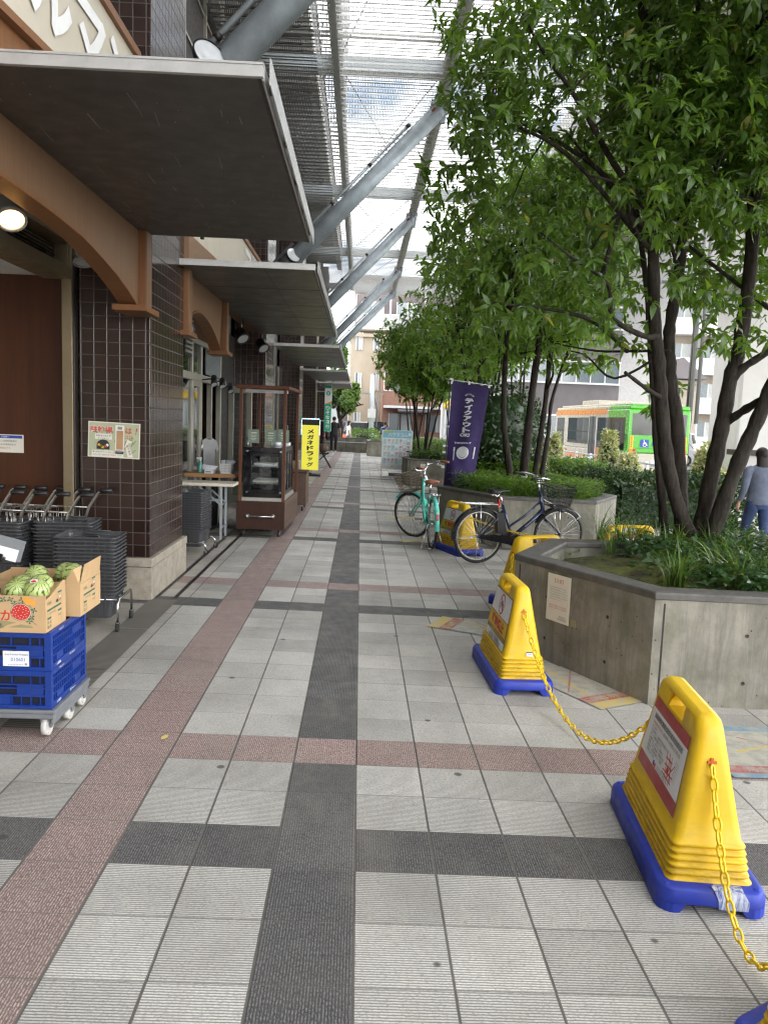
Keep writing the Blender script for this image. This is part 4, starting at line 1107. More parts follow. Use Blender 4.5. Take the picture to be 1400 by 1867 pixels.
chain('yellow plastic chain stretched behind the dark bicycle', pl(S4, -1), pl(S5, -1), .10)

# ------------------------------------------------------------------ stickers on the paving
def floor_sticker(label, x, y, rz, w, h, style):
    t = thing('floor_sticker', label, 'floor sticker', (x, y, gz(x)+.0055), rz, 'worn no parking stickers on the paving')
    fr = (Vector((0, 0, 0)), Vector((1, 0, -SL*math.cos(rz))).normalized(), Vector((0, 1, SL*math.sin(rz))).normalized()); m = MB()
    def worn(n, c, e):
        g = N(n); P = g.pos(); k = g.ramp(g.noise(P, 14, 6, .7), [(.42, 0.0), (.62, .85)])
        return g.done(g.mix(k, c, e), .7)
    y_ = worn('worn_yellow', (.55, .42, .10), (.40, .38, .30)); r_ = worn('worn_red', (.36, .10, .09), (.38, .33, .29)); b_ = worn('worn_blue', (.16, .28, .36), (.36, .36, .33)); i_ = worn('worn_ivory', (.44, .42, .34), (.30, .29, .26))
    if style == 'map':
        m.rect(fr, -w/2, -h/2, w/2, h/2, i_); m.rect(fr, -w/2, -h/2, -w/2+.10, h/2, y_, .0008); m.rect(fr, -w/2+.10, -h/2, -w/2+.20, h/2, r_, .0008)
        m.text((fr[0], fr[2], -fr[1]), '駐輪禁止', 0, w/2-.15, y_, h=.06, w=h*.8, d=.0014); m.line(fr, (-w/2+.24, .10), (w/2, .0), .03, y_, .0010); m.rect(fr, -w/2+.2, -h/2, w/2, -h/2+.025, b_, .0012)
        m.line(fr, (-w/2+.3, h/2-.02), (w/2-.1, -h/2+.06), .012, r_, .0014)
    elif style == 'blue':
        m.rect(fr, -w/2, -h/2, w/2, h/2, i_); m.rect(fr, -w/2, h/2-.07, w/2, h/2, b_, .0008); m.rect(fr, -w/2, -h/2, w/2, -h/2+.09, r_, .0008); m.rect(fr, -w/2, -h/2-.05, w/2, -h/2, b_, .0008)
        m.text(fr, '駐輪禁止', 0, -h/2+.045, i_, h=.055, w=w*.7, d=.0014); m.line(fr, (-.2,-.05), (.2,.1), .02, y_, .001); m.line(fr, (-.1,.15), (.2,-.08), .012, r_, .001)
    else: m.rect(fr, -w/2, -h/2, w/2, h/2, y_)
    m.build('print', t); return t
floor_sticker('worn yellow red map sticker flat on paving left of the ban barricade', 1.06, 6.28, R(-25), .85, .40, 'map')
floor_sticker('worn sticker flat on paving behind the ban barricade base', 1.50, 4.95, R(118), .75, .42, 'map')
floor_sticker('worn blue and red sticker flat on paving at the right frame edge', 2.25, 4.02, R(2), .75, .62, 'blue')
floor_sticker('pale yellow sticker flat on paving under the turquoise bicycle', .82, 10.95, R(35), .50, .14, 'plain')
floor_sticker('faded yellow strip on paving beyond the turquoise bicycle', .85, 13.6, R(10), .6, .25, 'plain')
m = MB(); fr = XY((-.945, 3.83, gz(-.9)+.008)); m.flat((fr[0], fr[1], Vector((0, .95, .3)).normalized()), [(0,0),(.018,.004),(.030,.018),(.026,.036),(.008,.032),(-.004,.016)], plain('dry_leaf', (.52, .42, .12), .7)); tag(m.build('fallen_leaf'), 'small yellow leaf lying on the red tile course', 'leaf')
m = MB(); fr = XY((-1.85, 5.86, gz(-1.85)+.01)); m.flat(fr, [(0,0),(.05,.012),(.10,.006),(.05,-.012)], M['leafbright']); tag(m.build('fallen_leaf'), 'green leaf lying on the pale tiles by the basket trolley', 'leaf')
# ------------------------------------------------------------------ blue crates on a dolly, melons
gL = gz(-1.8)
t = thing('crate_dolly', 'grey plastic dolly on white casters under the stacked blue crates', 'dolly', (-1.80, 4.035, gz(-1.8)))
m = MB(); m.box((-.34, -.25, .098), (.345, .255, .125), M['greyplastic']); m.box((-.33, -.24, .085), (-.26, .24, .0975), M['greyplastic'])
for x in (-.30, 0, .335): m.box((x-.012, -.245, .07), (x+.006, .248, .0975), M['greyplastic'])
m.box((-.34, -.255, .1255), (.35, .26, .145), M['greyplastic']); m.build('deck', t, bevel=.006)
for x, y in ((.29,-.20),(.315,.02),(.31,.22),(-.02,-.20),(-.30,-.2),(-.3,.2),(.0,.2)):
    w = MB(); w.cyl((x-.014, y, .05), (x+.014, y, .05), .049, M['whitewheel'], n=22); w.cyl((x+.0142, y, .05), (x+.019, y, .05), .012, M['satin'], n=10)
    w.ring((x+.0145, y, .05), .036, .003, M['whitewheel'], (1, 0, 0), 20, 5)
    o = w.build('caster', t)
    w = MB(); w.prism((Vector((x+.021, y, 0)), Vector((0, 1, 0)), Vector((0, 0, 1))), [(-.010,.04),(.012,.04),(.03,.085),(-.03,.085)], -.003, .003, M['greyplastic']); w.prism((Vector((x-.021, y, 0)), Vector((0, 1, 0)), Vector((0, 0, 1))), [(-.010,.04),(.012,.04),(.03,.085),(-.03,.085)], -.003, .003, M['greyplastic']); w.box((x-.024, y-.03, .0855), (x+.024, y+.03, .0975), M['greyplastic']); w.build('fork', o)
def blue_crate(z, label, ticket):
    t = thing('blue_crate', label, 'crate', (-1.80, 4.035, gL+z), 0, 'blue folding crates on the dolly')
    X0, X1, Y0, Y1, H = -.33, .33, -.245, .245, .193
    b = M['crateblue']; m = MB()
    m.box((X0+.02, Y0+.02, .004), (X1-.02, Y1-.02, .02), b)
    m.box((X0+.022, Y0+.022, .0201), (X0+.026, Y1-.022, H-.012), M['crateblack']); m.box((X1-.026, Y0+.022, .0201), (X1-.022, Y1-.022, H-.03), b)
    m.box((X0+.03, Y0+.020, .0202), (X1-.03, Y0+.024, H-.03), M['crateblack']); m.box((X0+.03, Y1-.024, .0202), (X1-.03, Y1-.02, H-.03), b)
    # rails and ribs, long face (towards the viewer)
    for z0, z1, d in ((.0,.018,0),(.060,.070,.003),(.100,.107,.003),(.118,.125,.003),(.165,.193,0)): m.box((X0, Y0+d, z0), (X1, Y0+.020, z1), b); m.box((X0, Y1-.020, z0), (X1, Y1-d, z1), b)
    for i in range(15):
        x = X0+.012+i*(X1-X0-.024)/14
        wide = .035 if i in (0, 14) else .006
        m.box((max(X0, x-wide/2), Y0+.004, .0181), (min(X1, x+wide/2), Y0+.0195, .0599), b)
        if i % 2 == 0 or i > 11: m.box((max(X0, x-wide/2), Y0+.005, .1251), (min(X1, x+wide/2), Y0+.0195, .1649), b)
    m.box((X1-.17, Y0+.0055, .0701), (X1-.04, Y0+.0190, .1179), b); m.box((X0+.04, Y0+.0055, .0182), (X1-.20, Y0+.0190, .0598), b)
    m.box((X1-.032, Y0-.001, .0006), (X1+.001, Y0+.026, H-.0006), b); m.box((X0-.001, Y0-.001, .0006), (X0+.03, Y0+.026, H-.0006), b)
    # short face (to the walk): grid of ribs
    for z0, z1, d in ((.0,.030,0),(.062,.068,.003),(.100,.107,.003),(.140,.146,.003),(.168,.193,0)): m.box((X1-.020, Y0+.0262, z0), (X1-d, Y1, z1), b); m.box((X0+d, Y0+.0262, z0), (X0+.020, Y1, z1), b)
    for i in range(17):
        y = Y0+.034+i*(Y1-Y0-.05)/16
        for z0, z1 in ((.0301,.0619),(.0681,.0999),(.1071,.1399),(.1461,.1679)): m.box((X1-.0195, y-.0025, z0), (X1-.004, y+.0025, z1), b)
    m.box((X1-.0193, Y0+.09, .0303), (X1-.0045, Y0+.17, .0617), b); m.box((X1-.0193, Y1-.16, .0303), (X1-.0045, Y1-.08, .0617), b); m.box((X1-.0192, Y1-.19, .108), (X1-.0046, Y1-.06, .1398), b)
    m.box((X1-.021, Y1-.02, .0006), (X1+.001, Y1+.001, H-.0006), b)
    fr = YZ((t_x1 := X1+.0004, 0, 0)); fr = YZ((X1, 0, 0))
    m.text(fr, 'A BESK', Y0+.10, .015, M['white'], h=.013, d=.0006, bold=.02); m.text(fr, 'BSK Resource', .04, .015, M['white'], h=.010, d=.0006, bold=.02); m.text(fr, 'RESOURCE', Y0+.14, .181, M['white'], h=.009, d=.0006)
    m.build('body', t, bevel=.0012, seg=1)
    if ticket:
        m = MB(); fr = XZ((0, Y0-.002, 0)); m.prism(fr, [(.10,.022),(.225,.022),(.225,.098),(.10,.098)], 0, .001, M['paperw']); f2 = XZ((0, Y0-.0031, 0))
        m.text(f2, 'Gold Premium Pineapple', .165, .080, M['ink'], w=.112, d=.0004, bold=.01); m.text(f2, '010601', .172, .056, M['blueink'], h=.017, d=.0004); m.text(f2, '..........', .16, .031, M['greyink'], w=.07, d=.0004); m.rect(f2, .205, .028, .216, .038, M['greyink'], .0003)
        m.build('paper_label', t)
    return t
blue_crate(.147, 'lower blue folding crate resting on the grey dolly', False); blue_crate(.3415, 'upper blue folding crate with a paper pineapple label', True)
ZB = .5355
def melon_box(label, x0, x1, y0, y1, zt, flap, front=True):
    t = thing('cardboard_box', label, 'box', ((x0+x1)/2, (y0+y1)/2, gL+ZB), 0, 'open melon boxes on the crates')
    hx, hy, H = (x1-x0)/2, (y1-y0)/2, .182; c = M['card']; m = MB()
    m.box((-hx, -hy, 0), (hx, hy, .005), c)
    m.box((-hx, -hy, .0051), (hx, -hy+.005, H), c); m.box((-hx, hy-.005, .0051), (hx, hy, H+.008), c); m.box((-hx, -hy+.0051, .0051), (-hx+.005, hy-.0051, H), c)
    # the short side: edge sags towards the near corner or carries a raised flap
    if flap:
        m.box((hx-.005, -hy+.0051, .0051), (hx, hy-.0051, H-.01), c); m.add([(hx-.003,-hy+.004,H-.01),(hx-.003,hy-.003,H-.01),(hx+.004,hy-.003,H+.090),(hx+.004,-hy+.05,H+.086)], [(0,1,2,3),(3,2,1,0)], c); m.add([(hx-.006,-hy+.004,H-.01),(hx-.006,hy-.003,H-.01),(hx+.001,hy-.003,H+.090),(hx+.001,-hy+.05,H+.086)], [(0,1,2,3),(3,2,1,0)], M['carddark'])
        m.add([(hx-.006,-hy+.004,H-.01),(hx-.002,-hy+.03,H+.088),(hx-.035,-hy-.005,H+.07),(hx-.09,-hy+.004,H-.005)], [(0,1,2,3),(3,2,1,0)], c)
    else:
        m.prism(YZ((hx, 0, 0)), [(-hy+.0051,.0051),(hy-.0051,.0051),(hy-.0051,H+.03),(hy-.03,H+.035),(-hy+.06,H-.012),(-hy+.0051,H-.02)], -.005, 0, c)
        m.add([(hx-.01,-hy+.05,H-.015),(hx-.006,hy-.02,H+.03),(hx-.11,hy-.02,H-.02),(hx-.11,-hy+.06,H-.04)], [(0,1,2,3),(3,2,1,0)], c)
    m.box((-.002, -hy+.006, .0052), (.002, hy-.006, H-.03), c)
    # printing on the two visible faces
    fy = XZ((0, -hy, 0)); fx = YZ((hx, 0, 0)); W = 2*hy; fy = (fy[0], fy[1], fy[2]*.86); fx = (fx[0], fx[1], fx[2]*.84)
    if front:
        o = hx-.118
        m.disc(fy, o, .118, .050, M['greenink'], .0006, 36); m.disc(fy, o, .118, .0475, M['paper'], .0009, 36); m.disc(fy, o, .118, .0455, M['red'], .0012, 36)
        for q in range(26):
            a = q*2.4; r = .010+.030*math.sqrt(q/26); m.disc(fy, o+r*math.cos(a), .118+r*math.sin(a), .0022, M['paper'], .0015, 6)
        for cx, cy in ((o+.045,.184),(o+.022,.193),(o+.060,.170),(o+.035,.174)): m.disc(fy, cx, cy, .015, M['orangeink'], .0006+cx*.002, 10)
        pts = [(o-.125,.196),(o-.09,.176),(o-.05,.182),(o-.01,.176),(o+.03,.168),(o+.055,.14),(o+.06,.115),(o+.05,.07),(o+.075,.045)]
        for a, b in zip(pts[:-1], pts[1:]): m.line(fy, a, b, .0025, M['greenink'], .0006)
        for i, (x, y) in enumerate(((o-.105,.178),(o-.083,.190),(o-.048,.190),(o-.030,.166),(o+.002,.160),(o+.006,.190),(o+.062,.130),(o+.052,.088),(o+.040,.066))):
            for k in range(4):
                a = i+k*1.57; m.flat(fy, [(x,y),(x+.012*math.cos(a+.4),y+.012*math.sin(a+.4)),(x+.018*math.cos(a),y+.018*math.sin(a)),(x+.012*math.cos(a-.4),y+.012*math.sin(a-.4))], M['greenink'], .0008)
        m.flat(fy, [(o-.30,.060),(o-.16,.078),(o-.02,.058),(o-.06,.045),(o-.10,.02),(o-.30,.02)], M['oliveink'], .0004); m.flat(fy, [(o-.06,.030),(o+.0,.048),(o+.05,.040),(o+.06,.028)], M['oliveink'], .0004)
        m.text(fy, 'すいか', o-.135, .098, M['red'], h=.062, d=.0011, bold=.01); m.text(fy, '新潟', o-.155, .178, M['greenink'], h=.034, d=.0011); m.text(fy, '砂丘', o-.155, .136, M['greenink'], h=.030, d=.0011); m.text(fy, '産地直送 新潟県', o-.145, .044, M['ink'], w=.11, d=.0011); m.text(fy, 'JA新潟にいがた', o-.13, .028, M['ink'], w=.10, d=.0011)
    o = -.02
    m.text(fx, '新潟県産', o-.065, .165, M['greenink'], w=.05, h=.020, d=.0008)
    m.rect(fx, o-.09, .118, o+.085, .130, M['greenink'], .0006); m.rect(fx, o+.045, .195, o+.095, .206, M['greenink'], .0006); m.rect(fx, o+.044, .085, o+.090, .097, M['greenink'], .0006)
    m.disc(fx, o+.072, .165, .013, M['greenink'], .0008, 20, .021); m.disc(fx, o+.072, .165, .010, M['paper'], .0011, 20, .017); m.disc(fx, o+.072, .158, .008, M['red'], .0014, 16)
    m.text(fx, '2 4 5 6 玉', o-.03, .103, M['greenink'], w=.085, h=.017, d=.0009); m.rect(fx, o-.09, .070, o-.045, .082, M['greenink'], .0006)
    for i, s in enumerate('等級優秀'): m.text(fx, s, o-.080+.026*(i % 2), .053-.026*(i//2), M['greenink'], h=.018, d=.0009)
    m.text(fx, '新潟JA', o+.068, .062, M['greenink'], w=.04, d=.0009)
    for a, b in (((o-.09,.02),(o-.09,.118)),((o+.09,.02),(o+.09,.206)),((o-.09,.02),(o-.04,.02)),((o-.04,.02),(o-.04,.08)),((o+.045,.13),(o+.045,.206))): m.line(fx, a, b, .0012, M['greenink'], .0006)
    n = 14; m.flat(fx, [(.015+.020*math.cos(math.pi*i/n), .145+.022*math.sin(math.pi*i/n)) for i in range(n+1)], M['carddark'], .0007); m.flat(fx, [(.016+.015*math.cos(math.pi*i/n), .146+.017*math.sin(math.pi*i/n)) for i in range(n+1)], M['ink'], .0012)
    m.build('carton', t); return t
melon_box('open cardboard melon box with printed red melon slice, front of two', -1.97, -1.487, 3.775, 4.035, 0, False)
melon_box('open cardboard melon box with raised flap, behind the printed one', -1.93, -1.437, 4.105, 4.425, 0, True, False)
g = N('melon_rind'); v = g.obj(); s_ = g.sep(v)
an = g.math('ARCTAN2', s_[1], s_[0]); wv = g.math('ADD', an, g.math('MULTIPLY', g.math('SUBTRACT', g.noise(g.scale(v, (45, 45, 30)), 1.0, 4, .65), .5), 1.1))
st_ = g.math('ABSOLUTE', g.math('SUBTRACT', g.math('FRACT', g.math('MULTIPLY', wv, 11/6.283)), .5))
M['melon'] = g.done(g.mix(g.mapr(st_, .05, .14), (.020, .055, .018), g.mix(g.noise(v, 40, 4), (.28, .38, .10), (.52, .57, .22))), .28, 0)
mel = None
for i, (x, y, z, rx, ry, lab) in enumerate(((-1.665,3.875,.765,.7,.4,'striped watermelon at the left front of the printed box'),(-1.565,3.865,.770,.5,-.3,'striped watermelon with a red white sticker in the front box'),(-1.585,3.965,.775,1.2,.2,'pale striped watermelon behind the stickered one'),(-1.685,3.975,.765,-.6,.9,'striped watermelon at the back left of the printed box'),
    (-1.70,4.20,.775,.3,1.0,'striped watermelon at the left of the back box'),(-1.575,4.29,.775,1.4,.5,'dark striped watermelon at the back of the back box'),(-1.515,4.22,.785,.9,-.6,'round striped watermelon by the raised carton flap'))):
    if mel is None:
        m = MB(); m.ball((0, 0, 0), .062, M['melon'], 28, 18, (1, 1, 1.06)); mel = m.build('watermelon'); o = mel
    else: o = mel.copy(); COL.objects.link(o)
    o.location = (x, y, gL+z-.050); o.rotation_euler = (rx, ry, i*1.3); tag(o, lab, 'watermelon', 'watermelons in the boxes')
    if i == 1:
        k = MB(); fr = (Vector((.0, -.030, .056)), Vector((1, 0, 0)), Vector((0, .86, .5)).normalized())
        k.T = (o.rotation_euler.to_matrix().inverted()).to_4x4()
        k.disc(fr, 0, 0, .019, M['paperw'], .003, 20, .015); k.disc(fr, 0, -.003, .014, M['red'], .0036, 18, .008); k.text(fr, '旬', 0, .006, M['red'], h=.010, d=.004); k.build('fruit_sticker', o)
# clip stand with a grey price card
t = thing('price_card_stand', 'black clip stand holding a grey price card over the melons', 'price card', (-1.83, 3.80, gL+ZB+.05))
m = MB(); m.box((.085, -.045, .14), (.125, -.005, .165), M['black']); m.cyl((.10, -.02, .165), (.10, -.02, .30), .008, M['black'], n=10); m.box((.08, -.035, .20), (.118, .0, .225), M['black']); m.box((.085, -.034, .255), (.118, .002, .275), M['black']); m.cbox((.112, -.012, .312), (.07, .024, .026), M['black'], (0, .35, 0)); m.cbox((.12, -.026, .322), (.045, .006, .034), M['blackgloss'], (0, .35, 0)); m.build('clip', t, bevel=.002)
fr = (Vector((.115, .0, .335)), Vector((.93, .12, -.26)).normalized(), Vector((.25, .10, .95)).normalized())
m = MB(); m.prism(fr, [(-.12,-.02),(.105,-.02),(.105,.085),(-.12,.085)], -.003, 0, M['greyplastic']); m.build('card', t)
m = MB(); m.prism(fr, [(-.02,-.025),(.085,-.025),(.085,.035),(-.02,.035)], .0005, .0012, M['paperw']); m.build('paper_slip', t)

# ------------------------------------------------------------------ shopping baskets
def basket(w=.46, d=.34, h=.20):
    m = MB(); b = M['basket']
    def ring(hx, hy, z, r=.03): return rrect(hx, hy, r, z, 3)
    loft(m, [ring(w/2-.055, d/2-.045, .0), ring(w/2-.022, d/2-.020, h-.014), ring(w/2-.018, d/2-.016, h-.011), ring(w/2, d/2, h-.010), ring(w/2, d/2, h), ring(w/2-.010, d/2-.010, h), ring(w/2-.022, d/2-.020, h-.026), ring(w/2-.058, d/2-.048, .006)], b, False)
    for s in (-1, 1):
        for i in range(7): 
            x = -.15+.05*i; m.bar((x*.92, s*(d/2-.0455), .01), (x, s*(d/2-.013), h-.028), .010, .006, b)
        for i in range(5):
            y = -.10+.05*i; m.bar((s*(w/2-.0555), y*.9, .01), (s*(w/2-.015), y, h-.028), .006, .010, b, up=(0, 1, 0))
        m.tube([(-.10, s*(d/2-.006), h+.001), (-.10, s*(d/2-.03), h+.006), (.10, s*(d/2-.03), h+.006), (.10, s*(d/2-.006), h+.001)], .005, b, n=6)
    return m.build('shopping_basket')
BK = basket()
def stack(x, y, z, n, rz, dz, lab, toplab, group, first=None):
    for k in range(n):
        if k == 0 and first: o = first
        else: o = BK.copy(); COL.objects.link(o)
        o.location = (x+random.uniform(-.003, .003), y+random.uniform(-.003, .003), z+k*dz); o.rotation_euler = (0, 0, rz+random.uniform(-.012, .012))
        tag(o, toplab if k == n-1 else lab, 'basket', group)
stack(-1.995, 5.93, gL+.08, 16, R(2), .0275, 'charcoal shopping basket nested in the stack on the chrome trolley', 'topmost charcoal shopping basket on the chrome trolley stack', 'baskets stacked on the chrome trolley', BK)
stack(-2.34, 6.42, gL+.20, 13, R(4), .0275, 'charcoal shopping basket nested in the stack behind the trolley', 'topmost charcoal shopping basket on the rear stack', 'baskets stacked behind the trolley')
stack(-2.82, 6.30, gL+.20, 13, R(-3), .0275, 'charcoal shopping basket nested in the stack at the frame edge', 'topmost charcoal shopping basket in the stack at the frame edge', 'baskets stacked at the frame edge')
stack(-1.93, 9.3, gL+.08, 17, R(88), .0275, 'grey shopping basket nested in the stack past the tiled pillar', 'topmost grey shopping basket in the stack past the pillar', 'baskets stacked past the tiled pillar')
def trolley(label, x, y, rz, w=.50, d=.40, h=.235, skirt=True):
    t = thing('basket_trolley', label, 'trolley', (x, y, gL), rz, 'chrome basket trolleys')
    m = MB(); c = M['chrome']
    for s in (-1, 1): m.tube([(s*w/2, -d/2, .07), (s*w/2, -d/2, h-.03), (s*w/2, -d/2+.03, h), (s*w/2, d/2-.03, h), (s*w/2, d/2, h-.03), (s*w/2, d/2, .07)], .010, c, n=8)
    for y_ in (-d/2+.06, 0, d/2-.06): m.cyl((-w/2, y_, h-.01), (w/2, y_, h-.01), .007, c, n=8)
    m.build('frame', t)
    if skirt:
        m = MB(); loft(m, [rrect(w/2-.07, d/2-.06, .03, .03, 3), rrect(w/2-.02, d/2-.02, .03, h-.02, 3)], M['basket'], False); m.build('tray', t)
    for sx in (-1, 1):
        for sy in (-1, 1):
            q = MB(); x_, y_ = sx*w/2, sy*d/2; q.cyl((x_-.010, y_-.01, .033), (x_+.010, y_-.01, .033), .030, M['rubber'], n=16); q.cyl((x_-.012, y_-.01, .033), (x_+.012, y_-.01, .033), .010, c, n=8); q.prism((Vector((x_-.0155, y_, 0)), Vector((0, 1, 0)), Vector((0, 0, 1))), [(-.022,.03),(.0,.03),(.012,.07),(-.02,.07)], 0, .003, c); q.prism((Vector((x_+.0135, y_, 0)), Vector((0, 1, 0)), Vector((0, 0, 1))), [(-.022,.03),(.0,.03),(.012,.07),(-.02,.07)], 0, .003, c); q.build('caster', t)
    return t
trolley('chrome trolley carrying the nearer stack of charcoal baskets', -1.995, 5.93, R(2), skirt=False)
trolley('chrome trolley carrying the rear stack of charcoal baskets', -2.34, 6.42, R(4), h=.32, skirt=False); trolley('chrome trolley carrying the basket stack at the frame edge', -2.82, 6.30, R(-3), h=.32, skirt=False)
trolley('chrome trolley carrying the grey basket stack past the pillar', -1.93, 9.3, R(88), h=.14, skirt=False)

# ------------------------------------------------------------------ nested shopping carts
def shopping_cart(label):
    t = thing('shopping_cart', label, 'shopping cart', (0, 0, 0), 0, 'nested shopping carts along the entrance')
    s = M['satin']; W = .21
    m = MB()
    for y in (-W, W):
        m.tube([(-.62, y, .09), (-.50, y, .15), (-.12, y, .17), (-.04, y*.97, .35), (-.16, y*.95, .62), (-.10, y*.95, .80), (-.02, y*.97, .925), (.015, y*.98, .945), (.05, y*.98, .945)], .0125, s, n=8)
        m.tube([(-.12, y, .17), (.0, y, .10), (.02, y, .08)], .0125, s, n=8)
        m.tube([(-.58, y*.8, .60), (-.30, y*.9, .66), (-.14, y*.95, .66)], .008, s, n=6)
        m.tube([(-.58, y*.8, .78), (-.30, y*.9, .80), (-.10, y*.95, .80)], .008, s, n=6)
        m.tube([(-.58, y*.8, .60), (-.58, y*.8, .78)], .007, s, n=6)
    m.tube([(-.58, -W*.8, .78), (-.58, W*.8, .78)], .008, s, n=6); m.cyl((-.16, -W*.95, .62), (-.16, W*.95, .62), .010, s, n=8); m.cyl((-.30, -W*.9, .66), (-.30, W*.9, .66), .008, s, n=6); m.cyl((-.58, -W*.8, .60), (-.58, W*.8, .60), .008, s, n=6)
    m.build('frame', t)
    m = MB()
    for i in range(6):
        y = -W*.75+i*W*.30; m.cyl((-.58, y, .605), (-.16, y, .635), .003, s, n=5)
    for i in range(7):
        x = -.56+i*.065; m.cyl((x, -W*.85, .60), (x, -W*.85, .79), .003, s, n=5); m.cyl((x, W*.85, .60), (x, W*.85, .79), .003, s, n=5)
    for i in range(4): m.cyl((-.57, -W*.8, .22+.02*i), (-.57, W*.8, .22+.02*i), .003, s, n=5)
    m.build('wire_shelf', t)
    m = MB(); m.prism((Vector((-.13, 0, .42)), Vector((0, 1, 0)), Vector((.22, 0, 1)).normalized()), [(-W*.8,0),(W*.8,0),(W*.85,.30),(-W*.85,.30)], -.004, .004, M['basket'])
    for i in range(9): m.cbox((-.128+.22*.03*i+.006, 0, .44+.03*i), (.006, W*1.5, .006), M['black'])
    m.build('backrest_flap', t)
    for y in (-W, W):
        g_ = MB(); g_.tube([(-.005, y*.98, .938), (.02, y*.98, .947), (.10, y*.98, .947)], .018, M['black'], n=10); g_.build('grip', t)
    for x in (-.60, .02):
        for y in (-W, W): g_ = MB(); g_.cyl((x, y-.012, .05), (x, y+.012, .05), .05, M['rubber'], n=16); g_.cyl((x, y-.014, .05), (x, y+.014, .05), .015, s, n=8); g_.build('wheel', t)
    return t
names = ['rightmost chrome shopping cart in the nested row, nearest the tiled pillar', 'second chrome shopping cart from the tiled pillar', 'third chrome shopping cart from the tiled pillar', 'fourth chrome shopping cart from the tiled pillar', 'fifth chrome shopping cart from the tiled pillar', 'sixth chrome shopping cart from the tiled pillar, at the frame edge']
c0 = shopping_cart(names[0]); c0.location = (-2.18, 6.50, gL); c0.rotation_euler = (0, 0, R(-3))
for i in range(1, 6): dup(c0, (-2.18-.185*i, 6.50+.012*i, gL), R(-3+random.uniform(-1.5, 1.5)), names[i])

# ------------------------------------------------------------------ cafe tables and what stands on them
t = thing('folding_table', 'white folding table with grey legs outside the cafe', 'table', (-2.10, 10.42, gL))
m = MB(); m.box((-.55, -.22, .695), (.49, .22, .735), plain('table_laminate', (.66, .60, .49), .45)); m.build('tabletop', t, bevel=.006)
for x in (.33,):
    for y in (-.19, .17):
        q = MB(); q.box((x-.014, y-.014, .0), (x+.014, y+.014, .695), M['steel']); q.build('leg', t)
m = MB(); m.box((-.55, -.18, .50), (.33, -.155, .53), M['steel']); m.bar((.33, -.19, .45), (.05, -.19, .685), .02, .02, M['steel']); m.bar((.33, .17, .45), (.05, .17, .685), .02, .02, M['steel']); m.box((.32, -.176, .14), (.34, .156, .165), M['steel']); m.box((.322, -.176, .44), (.338, .156, .46), M['steel']); m.build('brace', t)
t = thing('pedestal_table', 'small pine topped pedestal table behind the folding table', 'table', (-2.05, 11.3, gL))
m = MB(); m.box((-.36, -.32, .745), (.335, .32, .80), M['tablewood']); m.build('tabletop', t, bevel=.006)
m = MB(); m.cyl((0, 0, .03), (0, 0, .744), .05, M['black'], n=16); m.build('leg', t)
m = MB(); m.bar((-.3, 0, .02), (.3, 0, .02), .06, .04, M['black']); m.bar((0, -.3, .0215), (0, .3, .0215), .06, .038, M['black']); m.build('foot', t)
TZ = gL+.80
t = thing('spray_bottle', 'green spray bottle with white trigger on the pine table', 'bottle', (-2.22, 11.12, TZ))
m = MB(); m.lathe([(0,0),(.032,0),(.034,.02),(.034,.10),(.022,.14),(.012,.155),(.012,.165)], plain('mint_plastic', (.12, .42, .33), .25), n=18); m.build('bottle_body', t)
m = MB(); m.cyl((0, 0, .165), (0, 0, .185), .014, M['white'], n=12); m.box((-.05, -.011, .185), (.02, .011, .212), M['white']); m.cbox((-.035, 0, .165), (.008, .014, .045), M['white'], (0, .4, 0)); m.build('trigger', t, bevel=.003)
t = thing('tissue_box', 'white tissue box with a sheet pulled up on the pine table', 'tissue box', (-2.08, 11.10, TZ))
m = MB(); m.box((-.06, -.10, 0), (.06, .10, .05), M['paperw']); m.rect(XZ((0, -.1005, 0)), -.045, .012, .03, .035, M['greyink'], .0); m.build('carton', t)
m = MB(); m.add([(-.10,-.04,.051),(.08,-.04,.051),(.11,.0,.10),(-.12,.03,.12),(0,-.05,.11)], [(0,1,4),(1,2,4),(2,3,4),(3,0,4)], M['paperw'], True); m.build('tissue', t)
t = thing('storage_basket', 'white perforated basket of clear cups on the pine table', 'basket', (-1.86, 11.12, TZ))
m = MB(); loft(m, [rrect(.075,.06,.015,0,3), rrect(.09,.07,.015,.14,3), rrect(.084,.064,.015,.14,3), rrect(.07,.055,.015,.01,3)], M['white'], False)
for i in range(8):
    for j in range(5): m.cbox((-.065+.0186*i, -.0655-.0016*j, .03+.022*j), (.007, .004, .010), M['greyink'])
m.build('basket_body', t)
m = MB()
for x, y, a in ((.02,0,.4),(.05,.02,.9),(-.03,.01,-.3)): m.cyl((x, y, .10), (x+.05*a, y, .185), .030, M['film'], r1=.038, n=14)
m.build('clear_cups', t)
t = thing('hanging_shirt', 'white short sleeved shirt hanging by the cafe door', 'shirt', (-2.31, 12.2, 1.13))
m = MB(); n = 14; prof = []
outline = [(-.08,.20),(-.20,.14),(-.27,-.02),(-.20,-.06),(-.155,.0),(-.16,-.36),(.16,-.36),(.155,.0),(.20,-.06),(.27,-.02),(.20,.14),(.08,.20),(.03,.165),(-.03,.165)]
m.prism((Vector((0, 0, 0)), Vector((.85, .5, 0)), Vector((0, 0, 1))), outline, -.04, .04, plain('off_white_cotton', (.40, .40, .40), .85, 0, .15, 6, .2, 40)); so = m.build('shirt_body', t, bevel=.02, seg=3); t.scale = (.60, .60, .78)
m = MB(); m.tube([(-.13, -.08, .17), (0, 0, .215), (.13, .08, .17)], .006, M['satin'], n=6); m.tube([(0, 0, .215), (0, 0, .27), (.02, 0, .30), (.0, 0, .32)], .003, M['satin'], n=6); m.build('hanger', t)

